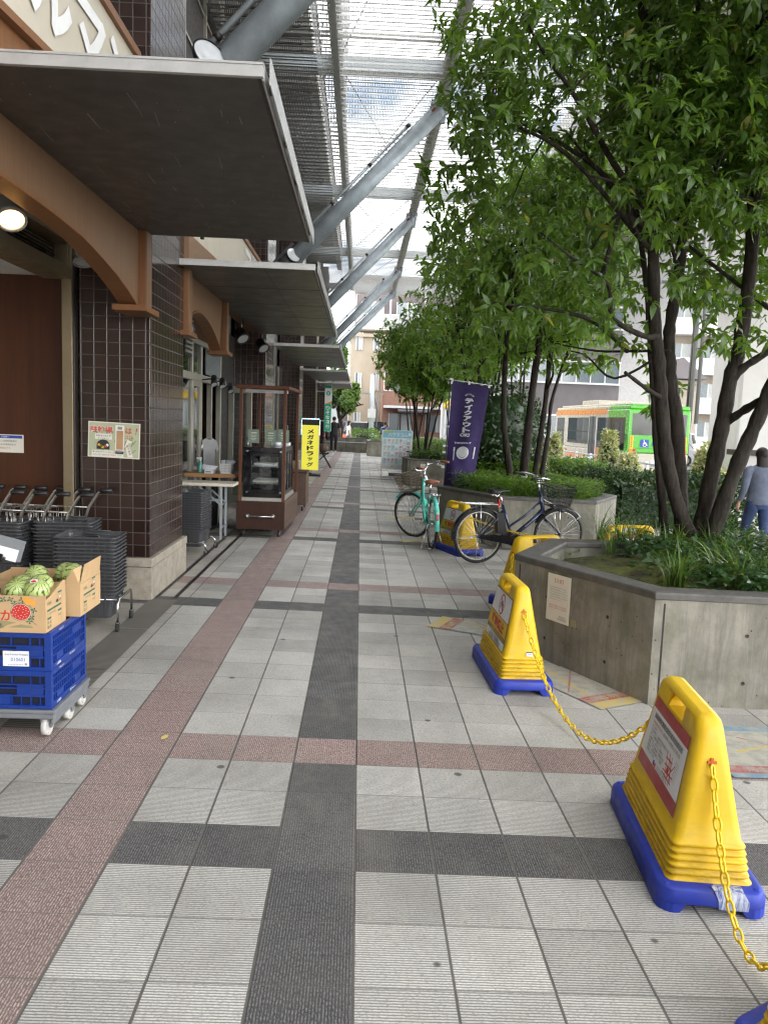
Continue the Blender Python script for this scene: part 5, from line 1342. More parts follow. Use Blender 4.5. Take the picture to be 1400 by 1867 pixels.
# ------------------------------------------------------------------ display case cart
gC = gz(-1.3)
t = thing('display_cart', 'walnut cafe cart with glass display case, posts and open roof frame', 'cart', (-1.295, 11.50, gC), R(-1.2))
hx, hy = .325, .88
m = MB(); m.box((-hx, -hy, .10), (hx, -hy+.03, .475), M['cartwood']); m.box((-hx, hy-.03, .10), (hx, hy, .475), M['cartwood']); m.box((-hx, -hy+.0301, .10), (-hx+.03, hy-.0301, .475), M['cartwood']); m.box((-hx+.0301, -hy+.0302, .10), (hx-.0301, hy-.0302, .13), M['cartwood']); m.box((-hx+.0302, -hy+.0303, .445), (hx-.0302, hy-.0303, .47), M['alu']); m.build('base_cabinet', t, bevel=.004, seg=1)
m = MB()
for i in range(4): m.box((hx-.03, -hy+.0305, .1005+.094*i), (hx+.002, hy-.0305, .1005+.094*i+.0925), M['cartwood2'])
m.build('side_boards', t, bevel=.003, seg=1)
m = MB(); m.tube([(-.17, -hy-.002, .285), (-.17, -hy-.05, .285), (.17, -hy-.05, .285), (.17, -hy-.002, .285)], .013, M['chrome'], n=10)
for x in (-.17, .17): m.ball((x, -hy-.05, .285), .022, M['chrome'], 12, 8); m.cyl((x, -hy+.0, .285), (x, -hy-.012, .285), .028, M['chrome'], n=14)
m.build('handle', t)
for x in (-.24, .24):
    for y in (-hy+.08, hy-.08):
        q = MB(); q.cyl((x-.012, y, .045), (x+.012, y, .045), .045, M['rubber'], n=18); q.cyl((x-.014, y, .045), (x+.014, y, .045), .024, M['satin'], n=12); q.prism((Vector((x+.018, y, 0)), Vector((0, 1, 0)), Vector((0, 0, 1))), [(-.015,.03),(.015,.03),(.04,.10),(-.04,.10)], 0, .004, M['satin']); q.prism((Vector((x-.022, y, 0)), Vector((0, 1, 0)), Vector((0, 0, 1))), [(-.015,.03),(.015,.03),(.04,.10),(-.04,.10)], 0, .004, M['satin']); q.build('caster', t)
for x in (-.285, .30):
    for y in (-.83, .83): q = MB(); q.box((x-.02, y-.02, .4755), (x+.02, y+.02, 1.985), M['postwood']); q.build('post', t, bevel=.002, seg=1)
m = MB(); m.box((-.345, -.90, 1.986), (.36, -.84, 2.03), M['postwood']); m.box((-.345, .84, 1.986), (.36, .90, 2.03), M['postwood']); m.box((-.345, -.839, 1.986), (-.29, .839, 2.028), M['postwood']); m.box((.30, -.839, 1.986), (.36, .839, 2.028), M['postwood']); m.box((-.29, .0, 1.99), (.30, .05, 2.025), M['postwood'])
m.box((-.29, -.50, 1.94), (.295, -.47, 1.985), plain('led_strip', (.5, .5, .5), .3)); m.build('roof_frame', t, bevel=.003, seg=1)
# showcase
m = MB(); X0, X1, Y0, Y1, Z0, Z1 = -.25, .272, -.80, .55, .53, 1.205
bk = M['blackgloss']
m.box((X0, Y0, Z0), (X1, Y1, Z0+.06), bk); m.box((X0, Y0, Z1-.07), (X1, Y1, Z1), bk)
m.box((X0, Y0, Z0+.0601), (X0+.11, Y0+.02, Z1-.0701), bk); m.box((X1-.05, Y0, Z0+.0601), (X1, Y0+.02, Z1-.0701), bk); m.box((X0+.1101, Y0, Z0+.0602), (X1-.0501, Y0+.02, Z0+.11), bk); m.box((X0+.1101, Y0, Z1-.12), (X1-.0501, Y0+.02, Z1-.0702), bk)
m.box((X0, Y0+.0201, Z0+.0601), (X0+.015, Y1, Z1-.0701), bk); m.box((X0+.0151, Y1-.02, Z0+.0601), (X1, Y1, Z1-.0701), bk)
for y in (Y0+.30, Y0+.62, Y0+.95): m.box((X1-.02, y, Z0+.0602), (X1+.008, y+.035, Z1-.0702), bk)
m.box((X0-.02, Y0, Z0-.0545), (X1+.02, Y1, Z0-.002), M['alu'])
for x in (X0+.05, X1-.02):
    for z in (Z0+.07, Z1-.05): m.cyl((x, Y0-.001, z), (x, Y0-.012, z), .017, M['chrome'], n=12)
m.build('showcase_body', t, bevel=.004, seg=1)
m = MB(); m.box((X0+.111, Y0+.005, Z0+.111), (X1-.051, Y0+.012, Z1-.121), M['case_glass']); m.build('pane', t); m = MB(); m.box((X1-.012, Y0+.021, Z0+.061), (X1-.004, Y1-.021, Z1-.071), M['case_glass']); m.build('pane', t)
m = MB()
for z in (.72, .95): m.box((X0+.02, Y0+.05, z), (X1-.03, Y1-.03, z+.006), M['case_glass']); m.box((X0+.02, Y0+.05, z-.008), (X1-.03, Y0+.06, z+.012), M['chrome']); m.box((X1-.034, Y0+.05, z-.008), (X1-.024, Y1-.03, z+.012), M['chrome'])
m.build('glass_shelf', t)
m = MB(); m.box((X0+.12, Y0+.15, .956), (X1-.12, Y0+.5, .985), M['white']); m.box((X0+.1, Y0+.2, .726), (X1-.1, Y0+.7, .745), M['paper']); m.build('tray', t)
for i, (x, y) in enumerate(((-.20, -.25), (.02, -.1), (.18, .12), (.10, .5))):
    q = MB(); q.T = Matrix.Translation((x, y, Z1+.04)); fr = XZ((0, 0, 0)); q.box((-.004, .004, -.04), (.004, .010, .01), M['black']); q.prism(fr, [(-.075,0),(.075,0),(.075,.19),(-.075,.19)], -.005, 0, plain('sage_card', (.20, .26, .20), .6)); q.rect(fr, -.04, .135, .04, .150, M['paper'], .001)
    for k, s in enumerate((.05, .035, .045, .03)): q.rect(fr, -s, .105-.022*k, s*.8, .112-.022*k, M['paper'], .001)
    q.build('menu_card', t)
m = MB(); m.box((.0, .15, Z1+.002), (.24, .5, Z1+.04), M['paperw']); m.cyl((.2, .3, Z1+.045), (.2, .38, Z1+.30), .006, M['chrome'], n=6); m.lathe([(0,0),(.05,0),(.06,.05),(.05,.05)], M['paperw'], (.1, .0, Z1+.002), 14); m.build('counter_tray', t)
t = thing('side_cabinet', 'small wooden cabinet on casters beyond the display cart', 'cabinet', (-1.15, 14.1, gC))
m = MB(); m.box((-.22, -.35, .10), (.235, .35, .66), M['cartwood2']); m.box((-.23, -.36, .6605), (.245, .36, .685), M['cartwood']); m.build('body', t, bevel=.004, seg=1)
for x in (-.15, .17):
    for y in (-.28, .28): q = MB(); q.cyl((x-.012, y, .045), (x+.012, y, .045), .045, M['rubber'], n=14); q.box((x-.02, y-.02, .06), (x+.02, y+.02, .1), M['satin']); q.build('caster', t)

# ------------------------------------------------------------------ yellow light box sign, hanging bank sign, folding chair
t = thing('light_box_sign', 'glowing yellow upright light box with vertical dark lettering', 'sign', (-1.385, 22.25, gz(-1.4)))
ly = glowing('lit_yellow_acrylic', (.85, .78, .07), .22, (.30, .27, .03))
m = MB(); m.box((-.235, -.07, .17), (.235, .07, 1.42), ly); m.build('light_panel', t)
m = MB(); fr = XZ((0, -.072, 0)); m.vtext(fr, 'メガネドラッグ', 0.0, 1.32, .25, plain('navy_lettering', (.008, .008, .06), .5), .20, d=.003, bold=.045); m.build('lettering', t)
m = MB(); m.box((-.245, -.08, 1.421), (.245, .08, 1.60), M['black']); m.box((-.25, -.085, .12), (-.2355, .085, 1.42), M['satin']); m.box((.2355, -.085, .12), (.25, .085, 1.42), M['satin']); m.box((-.25, -.085, .10), (.25, .085, .169), M['satin']); m.box((-.30, -.18, .0), (.30, .18, .05), M['black']); m.box((-.05, -.05, .05), (.05, .05, .0999), M['black']); m.build('frame', t)
m = MB()
cols = [(.1,.9,.4),(.15,.4,1),(.8,.2,.9),(.2,.9,.9),(1,.3,.2)]; ledm = [glowing('led_%s' % n, c, 2.2) for n, c in zip(('green','blue','violet','cyan','red'), cols)]
for i in range(15): m.box((-.24+.032*i, -.088, 1.585), (-.24+.032*i+.026, -.081, 1.603), ledm[(i*2) % 5])
for i in range(14):
    for s in (-1, 1): m.box((s*.252-.006, -.088, 1.15+.03*i), (s*.252+.006, -.0855, 1.15+.03*i+.024), ledm[(i+(s > 0)*2) % 5])
m.build('led_strip', t)
t = thing('hanging_sign', 'tall green and white bank sign hanging at the building end', 'sign', (-1.37, 33.0, 1.12))
gsg = plain('sign_green', (.005, .36, .20), .4); m = MB(); m.box((-.14, -.10, 0), (.14, .10, 1.90), M['white']); m.build('sign_box', t)
m = MB(); fr = XZ((0, -.101, 0)); m.rect(fr, -.135, .01, .135, 1.12, gsg, .0005); m.flat(fr, [(-.135,1.12),(.135,1.12),(.135,1.24)], M['orangeink'], .0006); m.rect(fr, -.135, 1.76, .135, 1.88, gsg, .0005); m.annulus(fr, 0, 1.55, .05, .09, gsg, .0006); m.disc(fr, 0, 1.55, .025, gsg, .0006)
m.vtext(fr, 'りそな銀行', 0, 1.05, .10, M['white'], .16, d=.0015, bold=.03); m.build('lettering', t)
m = MB(); m.box((-.6, -.02, 1.6), (-.14, .02, 1.65), M['steel']); m.box((-.6, -.02, .4), (-.14, .02, .45), M['steel']); m.build('bracket', t)
t = thing('folding_chair', 'dark folding chair loaded with bags beside the light box', 'chair', (-1.25, 26.3, gz(-1.2)))
m = MB()
for y in (-.2, .2): m.bar((-.35, y, .0), (.20, y, .50), .03, .03, M['darkmetal']); m.bar((.30, y, .0), (-.25, y, .9), .03, .03, M['darkmetal'])
m.build('frame', t); m = MB(); m.box((-.22, -.22, .45), (.22, .22, .48), M['blackcloth']); m.build('seat', t); m = MB(); m.bar((-.15, 0, .62), (-.27, 0, .92), .42, .03, M['blackcloth'], up=(1, 0, .5)); m.build('backrest', t)
t = thing('shopping_bag', 'dark shopping bag lying on the folding chair', 'bag', (-1.22, 26.3, gz(-1.2)+.481)); m = MB(); m.ball((0, 0, .16), .19, plain('brown_bag', (.10, .065, .045), .8), 14, 10, (.95, 1, .84)); m.build('bag_body', t); m = MB(); m.ring((0, -.02, .33), .07, .008, M['black'], (1, 0, 0), 20, 6); m.build('handle', t)
# listings A board
t = thing('listing_board', 'pale blue property listings board on a white stand', 'sign board', (1.09, 23.3, gz(1.09)))
bl = plain('board_blue', (.25, .52, .62), .4); pb = plain('board_pale', (.66, .78, .82), .4)
m = MB(); m.T = Matrix.Rotation(R(-6), 4, 'X'); m.box((-.43, -.012, .26), (.43, .012, 1.40), pb); m.build('board_panel', t)
m = MB(); m.T = Matrix.Rotation(R(-6), 4, 'X'); fr = XZ((0, -.013, 0)); m.rect(fr, -.43, 1.17, .43, 1.39, bl, .0005); m.text(fr, 'ハウスコム', .02, 1.265, M['white'], w=.58, h=.11, d=.0015, bold=.02); m.rect(fr, -.40, 1.33, -.12, 1.38, plain('lime_tag', (.45, .50, .10), .5), .001); m.disc(fr, .37, 1.28, .05, pb, .001)
r_ = random.Random(11); tint = [plain('listing_%s' % n, c, .5) for n, c in (('pink', (.62, .40, .42)), ('white', (.80, .83, .84)), ('aqua', (.45, .72, .74)), ('grey', (.48, .55, .58)), ('sand', (.62, .58, .46)))]
for i in range(7):
    for j in range(4):
        x0 = -.40+.115*i; y0 = .98-.19*j
        m.rect(fr, x0, y0, x0+.10, y0+.165, tint[1] if (i+j) % 3 else tint[0 if i > 3 else 2], .0006)
        m.rect(fr, x0+.008, y0+.085, x0+.092, y0+.155, tint[r_.randrange(5)], .001); m.rect(fr, x0+.012, y0+.02, x0+.05, y0+.075, tint[3], .0011)
        for k in range(3): m.rect(fr, x0+.056, y0+.02+.018*k, x0+.092, y0+.030+.018*k, tint[r_.randrange(5)], .0012)
m.rect(fr, -.43, .265, .43, .39, M['paperw'], .0005); m.text(fr, 'ハウス', .06, .33, plain('faint_blue', (.35, .50, .56), .5), h=.07, d=.001); m.disc(fr, -.13, .33, .035, plain('logo_green', (.42, .58, .30), .5), .001); m.build('printed_sheet', t)
m = MB(); m.T = Matrix.Rotation(R(-6), 4, 'X')
for x in (-.44, .44): m.box((x-.012, -.015, .0), (x+.012, .015, 1.40), M['white'])
m.box((-.4279, -.014, .01), (.4279, .014, .04), M['white']); m.T = Matrix(); m.bar((-.44, -.13, 1.36), (-.44, .35, 0), .02, .02, M['white']); m.bar((.44, -.13, 1.36), (.44, .35, 0), .02, .02, M['white']); m.build('stand', t)
m = MB(); m.box((-.22, .05, .0), (.2, .30, .14), M['greyplastic']); m.build('weight', t, bevel=.02)
# takeout banner
t = thing('takeout_banner', 'purple takeout banner on a leaning black pole by the planter', 'banner', (1.37, 12.15, gz(1.37)+.60))
m = MB(); top = Vector((-.03, 0, 1.78)); m.tube([(-.055, .0, -.6), top+Vector((0, 0, .03))], .011, M['black'], n=8); m.build('pole', t)
m = MB(); m.cyl((-.10, 0, 1.735), (.62, .02, 1.66), .006, M['white'], n=6); m.ball((-.03, 0, 1.735), .02, M['white'], 8, 6); m.build('crossbar', t)
NX, NY = 14, 40; vs = []; fs = []
def cloth(a, b):                          # a across 0..1, b down 0..1
    w = .575*(1-.20*b); slant = -.085*b
    x = .005+slant*.2+a*w; z = 1.715-.075*a-b*(1.66-.15*a)
    y = .02+.055*math.sin(5.2*a+2.4*b+.4)*(.25+.75*b)+.030*math.sin(11*a-4*b)*b*(1-a*.4)+.02*math.sin(3*b+8*a*b)
    return Vector((x-.035*b, y, z))
for j in range(NY+1):
    for i in range(NX+1): vs.append(cloth(i/NX, j/NY))
for j in range(NY):
    for i in range(NX): q = j*(NX+1)+i; fs.append((q, q+NX+1, q+NX+2, q+1))
m = MB(); m.add(vs, fs, M['purple'], True)
def cloth_shape(fn):                      # print a flat shape onto the cloth
    k = MB(); fn(k)
    k2 = [cloth(p[0], p[1]) + Vector((0, -.006, 0)) for p in k.V]; m.add(k2, [f for f in k.F], M['flagwhite'])
CF = (Vector((0, 0, 0)), Vector((1, 0, 0)), Vector((0, 1, 0)))
def cl_text(s, cx, cy, w, h, bold=.03, shear=0):
    k = MB(); k.text(CF, s, 0, 0, M['flagwhite'], h=h, w=w, d=0, bold=bold, shear=shear)
    m.add([cloth(cx+p[0], cy-p[1]) + Vector((0, -.007, 0)) for p in k.V], k.F, M['flagwhite'])
for i, ch in enumerate('テイクアウト'): cl_text(ch, .505, .165+.056*i, .225 if ch != 'ァ' else .165, .050, .06)
cl_text('OK!', .48, .493, .27, .033, .05, .15); cl_text('TAKEOUT', .45, .570, .50, .017, .03, .1)
for i in range(9):
    a = R(20+17.5*i); cloth_shape(lambda k: k.line(CF, (.50+.05*math.cos(a)*1.6, .125-.018*math.sin(a)), (.50+.085*math.cos(a)*1.6, .125-.032*math.sin(a)), .008 if abs(math.cos(a)) < .5 else .004, M['flagwhite'], 0))
k = MB(); n = 30
for q in range(6):
    for i in range(n):
        a0, a1 = 2*math.pi*i/n, 2*math.pi*(i+1)/n; r0, r1 = q/6+1e-4, (q+1)/6
        k.add([(.47+.185*r*math.cos(a), .665+.061*r*math.sin(a), 0) for r, a in ((r0,a0),(r1,a0),(r1,a1),(r0,a1))], [(0,1,2,3)], M['flagwhite'])
m.add([cloth(p[0], p[1])+Vector((0, -.007, 0)) for p in k.V], k.F, M['flagwhite'])
cloth_shape(lambda k: k.rect(CF, .86-.04, .61, .86, .73, M['flagwhite'])); cloth_shape(lambda k: k.rect(CF, .20, .65, .225, .735, M['flagwhite'])); cloth_shape(lambda k: k.rect(CF, .192, .61, .235, .648, M['flagwhite']))
k = MB(); n = 16
for i in range(n): k.line(CF, (.47+.115*math.cos(math.pi*i/n), .672+.038*math.sin(math.pi*i/n)), (.47+.115*math.cos(math.pi*(i+1)/n), .672+.038*math.sin(math.pi*(i+1)/n)), .008, M['greyink'], 0)
m.add([cloth(p[0], p[1])+Vector((0, -.010, 0)) for p in k.V], k.F, M['greyink'])
m.build('cloth', t)
m = MB()
for b in (.02, .22, .42, .60, .66, .80): p = cloth(0, b); m.cbox((p.x-.03, p.y-.005, p.z), (.07, .006, .03), M['paperw'])
for a in (.0, .45, .98): p = cloth(a, 0); m.cbox((p.x, p.y-.005, p.z+.008), (.03, .006, .05), M['paperw'])
m.build('tab', t)
# ------------------------------------------------------------------ bicycles
def bicycle(label, rear, rz, paint, steer, dark, lean=0.0, electric=False, tagcol=None):
    t = thing('parked_bicycle', label, 'bicycle', (rear[0], rear[1], gz(rear[0])), rz)
    t.rotation_euler = (lean, 0, rz)
    P = M[paint]; r = .335; WB = 1.10; RW = Vector((0, 0, r)); FW = Vector((WB, 0, r))
    met = M['chrome']; blk = M['black']
    head_lo = Vector((.86, 0, .62)); head_hi = Vector((.80, 0, .86)); ax = (head_hi-head_lo).normalized()
    S = Matrix.Translation(head_lo) @ Matrix.Rotation(steer, 4, ax) @ Matrix.Translation(-head_lo)
    def wheel(c, T):
        m = MB(); m.T = T; m.ring(c, r-.018, .018, M['rubber'], (0, 1, 0), 56, 8); w = m.build('wheel', t)
        m = MB(); m.T = T; rim = M['satin']
        m.ring(c, r-.043, .0095, rim, (0, 1, 0), 56, 6); m.build('rim', w)
        m = MB(); m.T = T; m.cyl(c+Vector((0,-.045,0)), c+Vector((0,.045,0)), .016, met, n=12); m.cyl(c+Vector((0,-.03,0)), c+Vector((0,-.024,0)), .03, met, n=12); m.cyl(c+Vector((0,.03,0)), c+Vector((0,.024,0)), .03, met, n=12)
        for i in range(32):
            a = 2*math.pi*i/32; b = a+(.55 if i % 4 < 2 else -.55); sy = .026 if i % 2 else -.026
            m.tube([c+Vector((.028*math.cos(b), sy, .028*math.sin(b))), c+Vector(((r-.048)*math.cos(a), 0, (r-.048)*math.sin(a)))], .0014, met, n=4, caps=False)
        m.build('spokes', w)
        return w
    wheel(RW, Matrix()); wheel(FW, S)
    # mudguards
    def guard(c, a0, a1, T, mat):
        m = MB(); m.T = T; vs = []; fs = []; n = 26
        for i in range(n+1):
            a = a0+(a1-a0)*i/n
            for y, dr in ((-.03, .0), (-.022, .014), (0, .020), (.022, .014), (.03, .0)):
                rr = r+.012+dr; vs.append(c+Vector((rr*math.cos(a), y, rr*math.sin(a))))
        for i in range(n):
            for j in range(4): fs.append((i*5+j, i*5+j+1, i*5+j+6, i*5+j+5))
        m.add(vs, fs, mat, True)
        for y in (-.034, .034): m.tube([c+Vector((0, y, 0)), c+Vector(((r+.014)*math.cos(a1-.05*(1 if a1 > a0 else -1)), y*.9, (r+.014)*math.sin(a1-.05*(1 if a1 > a0 else -1))))], .0025, met, n=5)
        m.build('mudguard', t)
    gm = P if not dark else M['blackgloss']
    guard(RW, R(20), R(188), Matrix(), gm); guard(FW, R(155), R(40), S, gm)
    # frame
    bb = Vector((.46, 0, .29)); seat_lo = bb; seat_hi = Vector((.30, 0, .70))
    m = MB(); m.T = Matrix()
    m.tube([head_lo-ax*.02, head_hi+ax*.01], .021, P, n=12)
    if dark:
        m.tube([head_lo+Vector((-.01,0,.02)), Vector((.70,0,.50)), bb+Vector((.02,0,.04))], .026, P, n=12); m.tube([head_lo+ax*.14, Vector((.62,0,.58)), Vector((.40,0,.44))], .014, P, n=10)
    else:
        m.tube([head_lo+ax*.02, Vector((.74,0,.46)), Vector((.60,0,.33)), bb], .022, P, n=12); m.tube([head_lo+ax*.12, Vector((.68,0,.53)), Vector((.50,0,.42)), Vector((.41,0,.44))], .013, P, n=10)
    m.tube([seat_lo, seat_hi], .018, P, n=10); m.cyl(bb+Vector((0,-.04,0)), bb+Vector((0,.04,0)), .028, P, n=14)
    for y in (-.05, .05):
        m.tube([bb+Vector((0, y*.6, 0)), Vector((.2, y, .30)), RW+Vector((0, y, 0))], .011, P, n=8); m.tube([seat_hi-Vector((.0,0,.06)), Vector((.22, y*.8, .55)), RW+Vector((0, y, 0))], .009, P, n=8)
    m.build('frame', t)
    m = MB(); m.T = S; fk = P if not dark else M['blackgloss']
    m.cyl(head_lo-ax*.03, head_lo-ax*.0, .024, fk, n=12)
    for y in (-.05, .05): m.tube([head_lo-ax*.02+Vector((0, y*.6, 0)), head_lo-ax*.07+Vector((.0, y, 0)), Vector((WB-.06, y, r+.08)), FW+Vector((0, y, 0))], [.014,.013,.011,.008], fk, n=8)
    m.build('fork', t)
    # bars
    m = MB(); m.T = S; st = head_hi+ax*.14
    m.tube([head_hi, st], .012, met, n=10); 
    for s in (-1, 1): m.tube([st, st+Vector((.05, s*.09, .01)), st+Vector((.06, s*.17, .05)), st+Vector((-.06, s*.25, .08)), st+Vector((-.16, s*.27, .07))], .011, met, n=8)
    hb = m.build('handlebar', t)
    for s in (-1, 1):
        q = MB(); q.T = S; q.tube([st+Vector((-.09, s*.259, .078)), st+Vector((-.22, s*.278, .065))], .017, M['brownleather'] if not dark else blk, n=10); q.build('grip', hb)
        q = MB(); q.T = S; q.tube([st+Vector((-.06, s*.245, .065)), st+Vector((-.05, s*.225, .03)), st+Vector((-.15, s*.255, .02))], .006, met, n=6)
        q.tube([st+Vector((-.05, s*.24, .07)), st+Vector((.07, s*.13, .06)), st+Vector((.06, s*.02, -.06)), head_lo+Vector((.02, s*.01, .0))], .0035, blk, n=5); q.build('brake_lever', hb)
    q = MB(); q.T = S; q.ball(st+Vector((.04, -.12, .06)), .026, met if not dark else blk, 12, 8); q.build('bell', hb)
    # saddle
    m = MB(); m.tube([seat_hi, seat_hi+Vector((-.05, 0, .14))], .013, met, n=10); m.build('seat_post', t)
    sd = seat_hi+Vector((-.06, 0, .17)); m = MB(); lv = []
    for x, w, z0, z1 in ((-.14,.03,.0,.035),(-.135,.085,-.02,.045),(-.09,.105,-.03,.042),(-.03,.095,-.02,.034),(.02,.062,.0,.032),(.07,.036,.0,.030),(.12,.026,.0,.026),(.135,.012,.01,.02)):
        ring = []
        for i in range(12):
            a = 2*math.pi*i/12; ring.append((sd.x+x, w*math.cos(a), sd.z+(z0+z1)/2+(z1-z0)/2*math.sin(a)))
        lv.append(ring)
    loft(m, [l[::-1] for l in lv], M['brownleather'] if not dark else blk)
    for s in (-1, 1): m.tube([sd+Vector((-.10, s*.05, -.015)), sd+Vector((-.06, s*.05, -.05)), sd+Vector((-.03, s*.05, -.02))], .012, met, n=6)
    m.build('saddle', t)
    # rack, light, stand, chain case, cranks
    m = MB()
    for y in (-.055, 0, .055): m.tube([(.20, y, .725), (-.20, y, .735), (-.25, y*.8, .745)], .006, met, n=6)
    for x in (.12, -.02, -.18): m.cyl((x, -.06, .728), (x, .06, .728), .005, met, n=6)
    for y in (-.065, .065): m.tube([(-.03, y, .728), (0, y*.9, r)], .005, met, n=6)
    m.tube([(.20, 0, .725), seat_hi-Vector((0, 0, .04))], .006, met, n=6); m.build('luggage_rack', t)
    m = MB(); a = R(160); c = RW+Vector(((r+.032)*math.cos(a), 0, (r+.032)*math.sin(a))) if not dark else seat_hi+Vector((-.055, 0, .02)); m.cbox(c+Vector((-.006, 0, 0)), (.024, .034, .075), M['redlamp'], (0, R(10), 0)); m.cbox(c+Vector((-.004, 0, .05)), (.026, .036, .025), M['paperw'] if not dark else M['redlamp'], (0, R(16), 0)); m.build('rear_lamp', t, bevel=.004)
    m = MB()
    if dark: m.tube([RW+Vector((.02, .06, -.01)), (.03, .09, .12), (.02, .10, .012), (-.06, .11, .010)], .007, met, n=8)
    else:
        for s in (-1, 1): m.tube([RW+Vector((.0, s*.06, 0)), (-.03, s*.11, .15), (-.06, s*.15, .010), (-.13, s*.15, .012)], .007, met, n=8)
        m.tube([(-.06, -.15, .012), (-.06, .15, .012)], .007, met, n=8)
    m.build('kickstand', t)
    m = MB(); cs = M['blackgloss'] if dark else P
    m.prism((Vector((0, -.06, 0)), Vector((1, 0, 0)), Vector((0, 0, 1))), [(-.02,r-.022),(.40,.230),(.48,.215),(.535,.25),(.535,.32),(.48,.352),(.40,.338),(-.02,r+.030)], -.012, .012, cs); m.build('chain_case', t, bevel=.008)
    m = MB()
    for s, a in ((-1, R(-25)), (1, R(155))):
        e = bb+Vector((.165*math.cos(a), s*.085, .165*math.sin(a))); m.bar(bb+Vector((0, s*.085, 0)), e, .012, .022, met); m.cbox(e+Vector((0, s*.055, 0)), (.085, .09, .024), blk if dark else M['greyplastic'])
    m.cyl(bb+Vector((0,-.09,0)), bb+Vector((0,.09,0)), .012, met, n=10); m.build('crank', t)
    if electric:
        m = MB(); m.prism((Vector((0, 0, 0)), Vector((1, 0, 0)), Vector((0, 0, 1))), [(.24,.36),(.36,.36),(.30,.62),(.20,.62)], -.045, .045, blk); m.build('battery', t, bevel=.015, seg=3)
        m = MB(); m.cyl(bb+Vector((0,-.07,-.0)), bb+Vector((0,.07,0)), .085, blk, n=24); m.build('motor', t)
        m = MB(); fr = (Vector((.655, -.027, .475)), Vector((.16, 0, .12)).normalized(), Vector((-.12, 0, .16)).normalized()); [m.rect(fr, -.05+.011*i, -.004, -.043+.011*i, .005, M['satin'], .001) for i in range(9)]; m.build('lettering', t)
    # basket
    m = MB(); m.T = S; bx, bz = .14, head_hi.z+.075; w_ = M['blackgloss'] if dark else plain('brown_wire', (.10, .075, .05), .4, .5)
    c = Vector((head_hi.x+.245, 0, bz-.11)); n = 11
    def wire(p, q, rr=.0030): m.tube([p, q], rr, w_, n=4, caps=False)
    def lev(f): return (.105+.045*f, .135+.055*f)
    H0, H1 = -.13, .12
    for i in range(7):
        f = i/6; hx, hy = lev(f); z = H0+(H1-H0)*f; Q = [c+Vector(v) for v in ((-hx,-hy,z),(hx,-hy,z),(hx,hy,z),(-hx,hy,z))]
        for k in range(4): wire(Q[k], Q[(k+1) % 4], .0055 if i in (0, 6) else .0030)
    a0, b0 = lev(0); a1, b1 = lev(1)
    for i in range(n+1):
        u = -1+2*i/n
        for s in (-1, 1):
            wire(c+Vector((u*a0, s*b0, H0)), c+Vector((u*a1, s*b1, H1))); wire(c+Vector((s*a0, u*b0, H0)), c+Vector((s*a1, u*b1, H1)))
        wire(c+Vector((-a0, u*b0, H0)), c+Vector((a0, u*b0, H0))); wire(c+Vector((u*a0, -b0, H0)), c+Vector((u*a0, b0, H0)))
    m.build('wire_basket', t)
    m = MB(); m.T = S; m.tube([c+Vector((-.02, .0, H0)), head_hi+Vector((.02, 0, -.06))], .008, met, n=6)
    for s in (-1, 1): m.tube([c+Vector((0, s*.08, H0)), FW+Vector((0, s*.055, 0))], .005, met, n=6)
    m.build('basket_stay', t)
    m = MB(); m.T = S; m.cyl(c+Vector((.03, 0, H0-.05)), c+Vector((.10, 0, H0-.05)), .028, blk, n=14); m.build('head_lamp', t)
    if tagcol:
        m = MB(); m.T = S; fr = (st+Vector((-.19, .20, -.09)), Vector((.35, -.93, -.10)).normalized(), Vector((.35, .0, .94)).normalized()); m.prism(fr, [(-.035,-.055),(.035,-.055),(.035,.045),(.0,.06),(-.035,.045)], 0, .002, M['paperw']); m.build('paper_tag', t)
    return t
bicycle('dark navy electric bicycle with black front basket, parked side on', (1.46, 9.40), R(18.5), 'navy', R(-6), True, R(2), True)
bicycle('turquoise bicycle with brown saddle and turned front wheel, seen from behind', (.985, 10.30), R(95), 'turq', R(42), False, R(0), False, True)

# ------------------------------------------------------------------ people
def skin_figure(name, joints, edges, mat, parent, sub=2):
    me = bpy.data.meshes.new(name); keys = list(joints)
    me.from_pydata([joints[k][:3] for k in keys], [(keys.index(a), keys.index(b)) for a, b in edges], [])
    o = bpy.data.objects.new(name, me); COL.objects.link(o)
    sm = o.modifiers.new('skin', 'SKIN'); sm.use_smooth_shade = True
    ss = o.modifiers.new('sub', 'SUBSURF'); ss.levels = sub; ss.render_levels = sub
    for i, k in enumerate(keys):
        r = joints[k][3]; v = me.skin_vertices[0].data[i]
        v.radius = r if isinstance(r, tuple) else (r, r); v.use_root = (i == 0)
    dg = bpy.context.evaluated_depsgraph_get(); dg.update()
    m2 = bpy.data.meshes.new_from_object(o.evaluated_get(dg)); m2.name = name
    bpy.data.objects.remove(o); m2.materials.clear(); m2.materials.append(mat)
    for p in m2.polygons: p.use_smooth = True
    o = bpy.data.objects.new(name, m2); COL.objects.link(o)
    if parent is not None: o.parent = parent; KIDS.setdefault(parent.name, []).append(o)
    return o
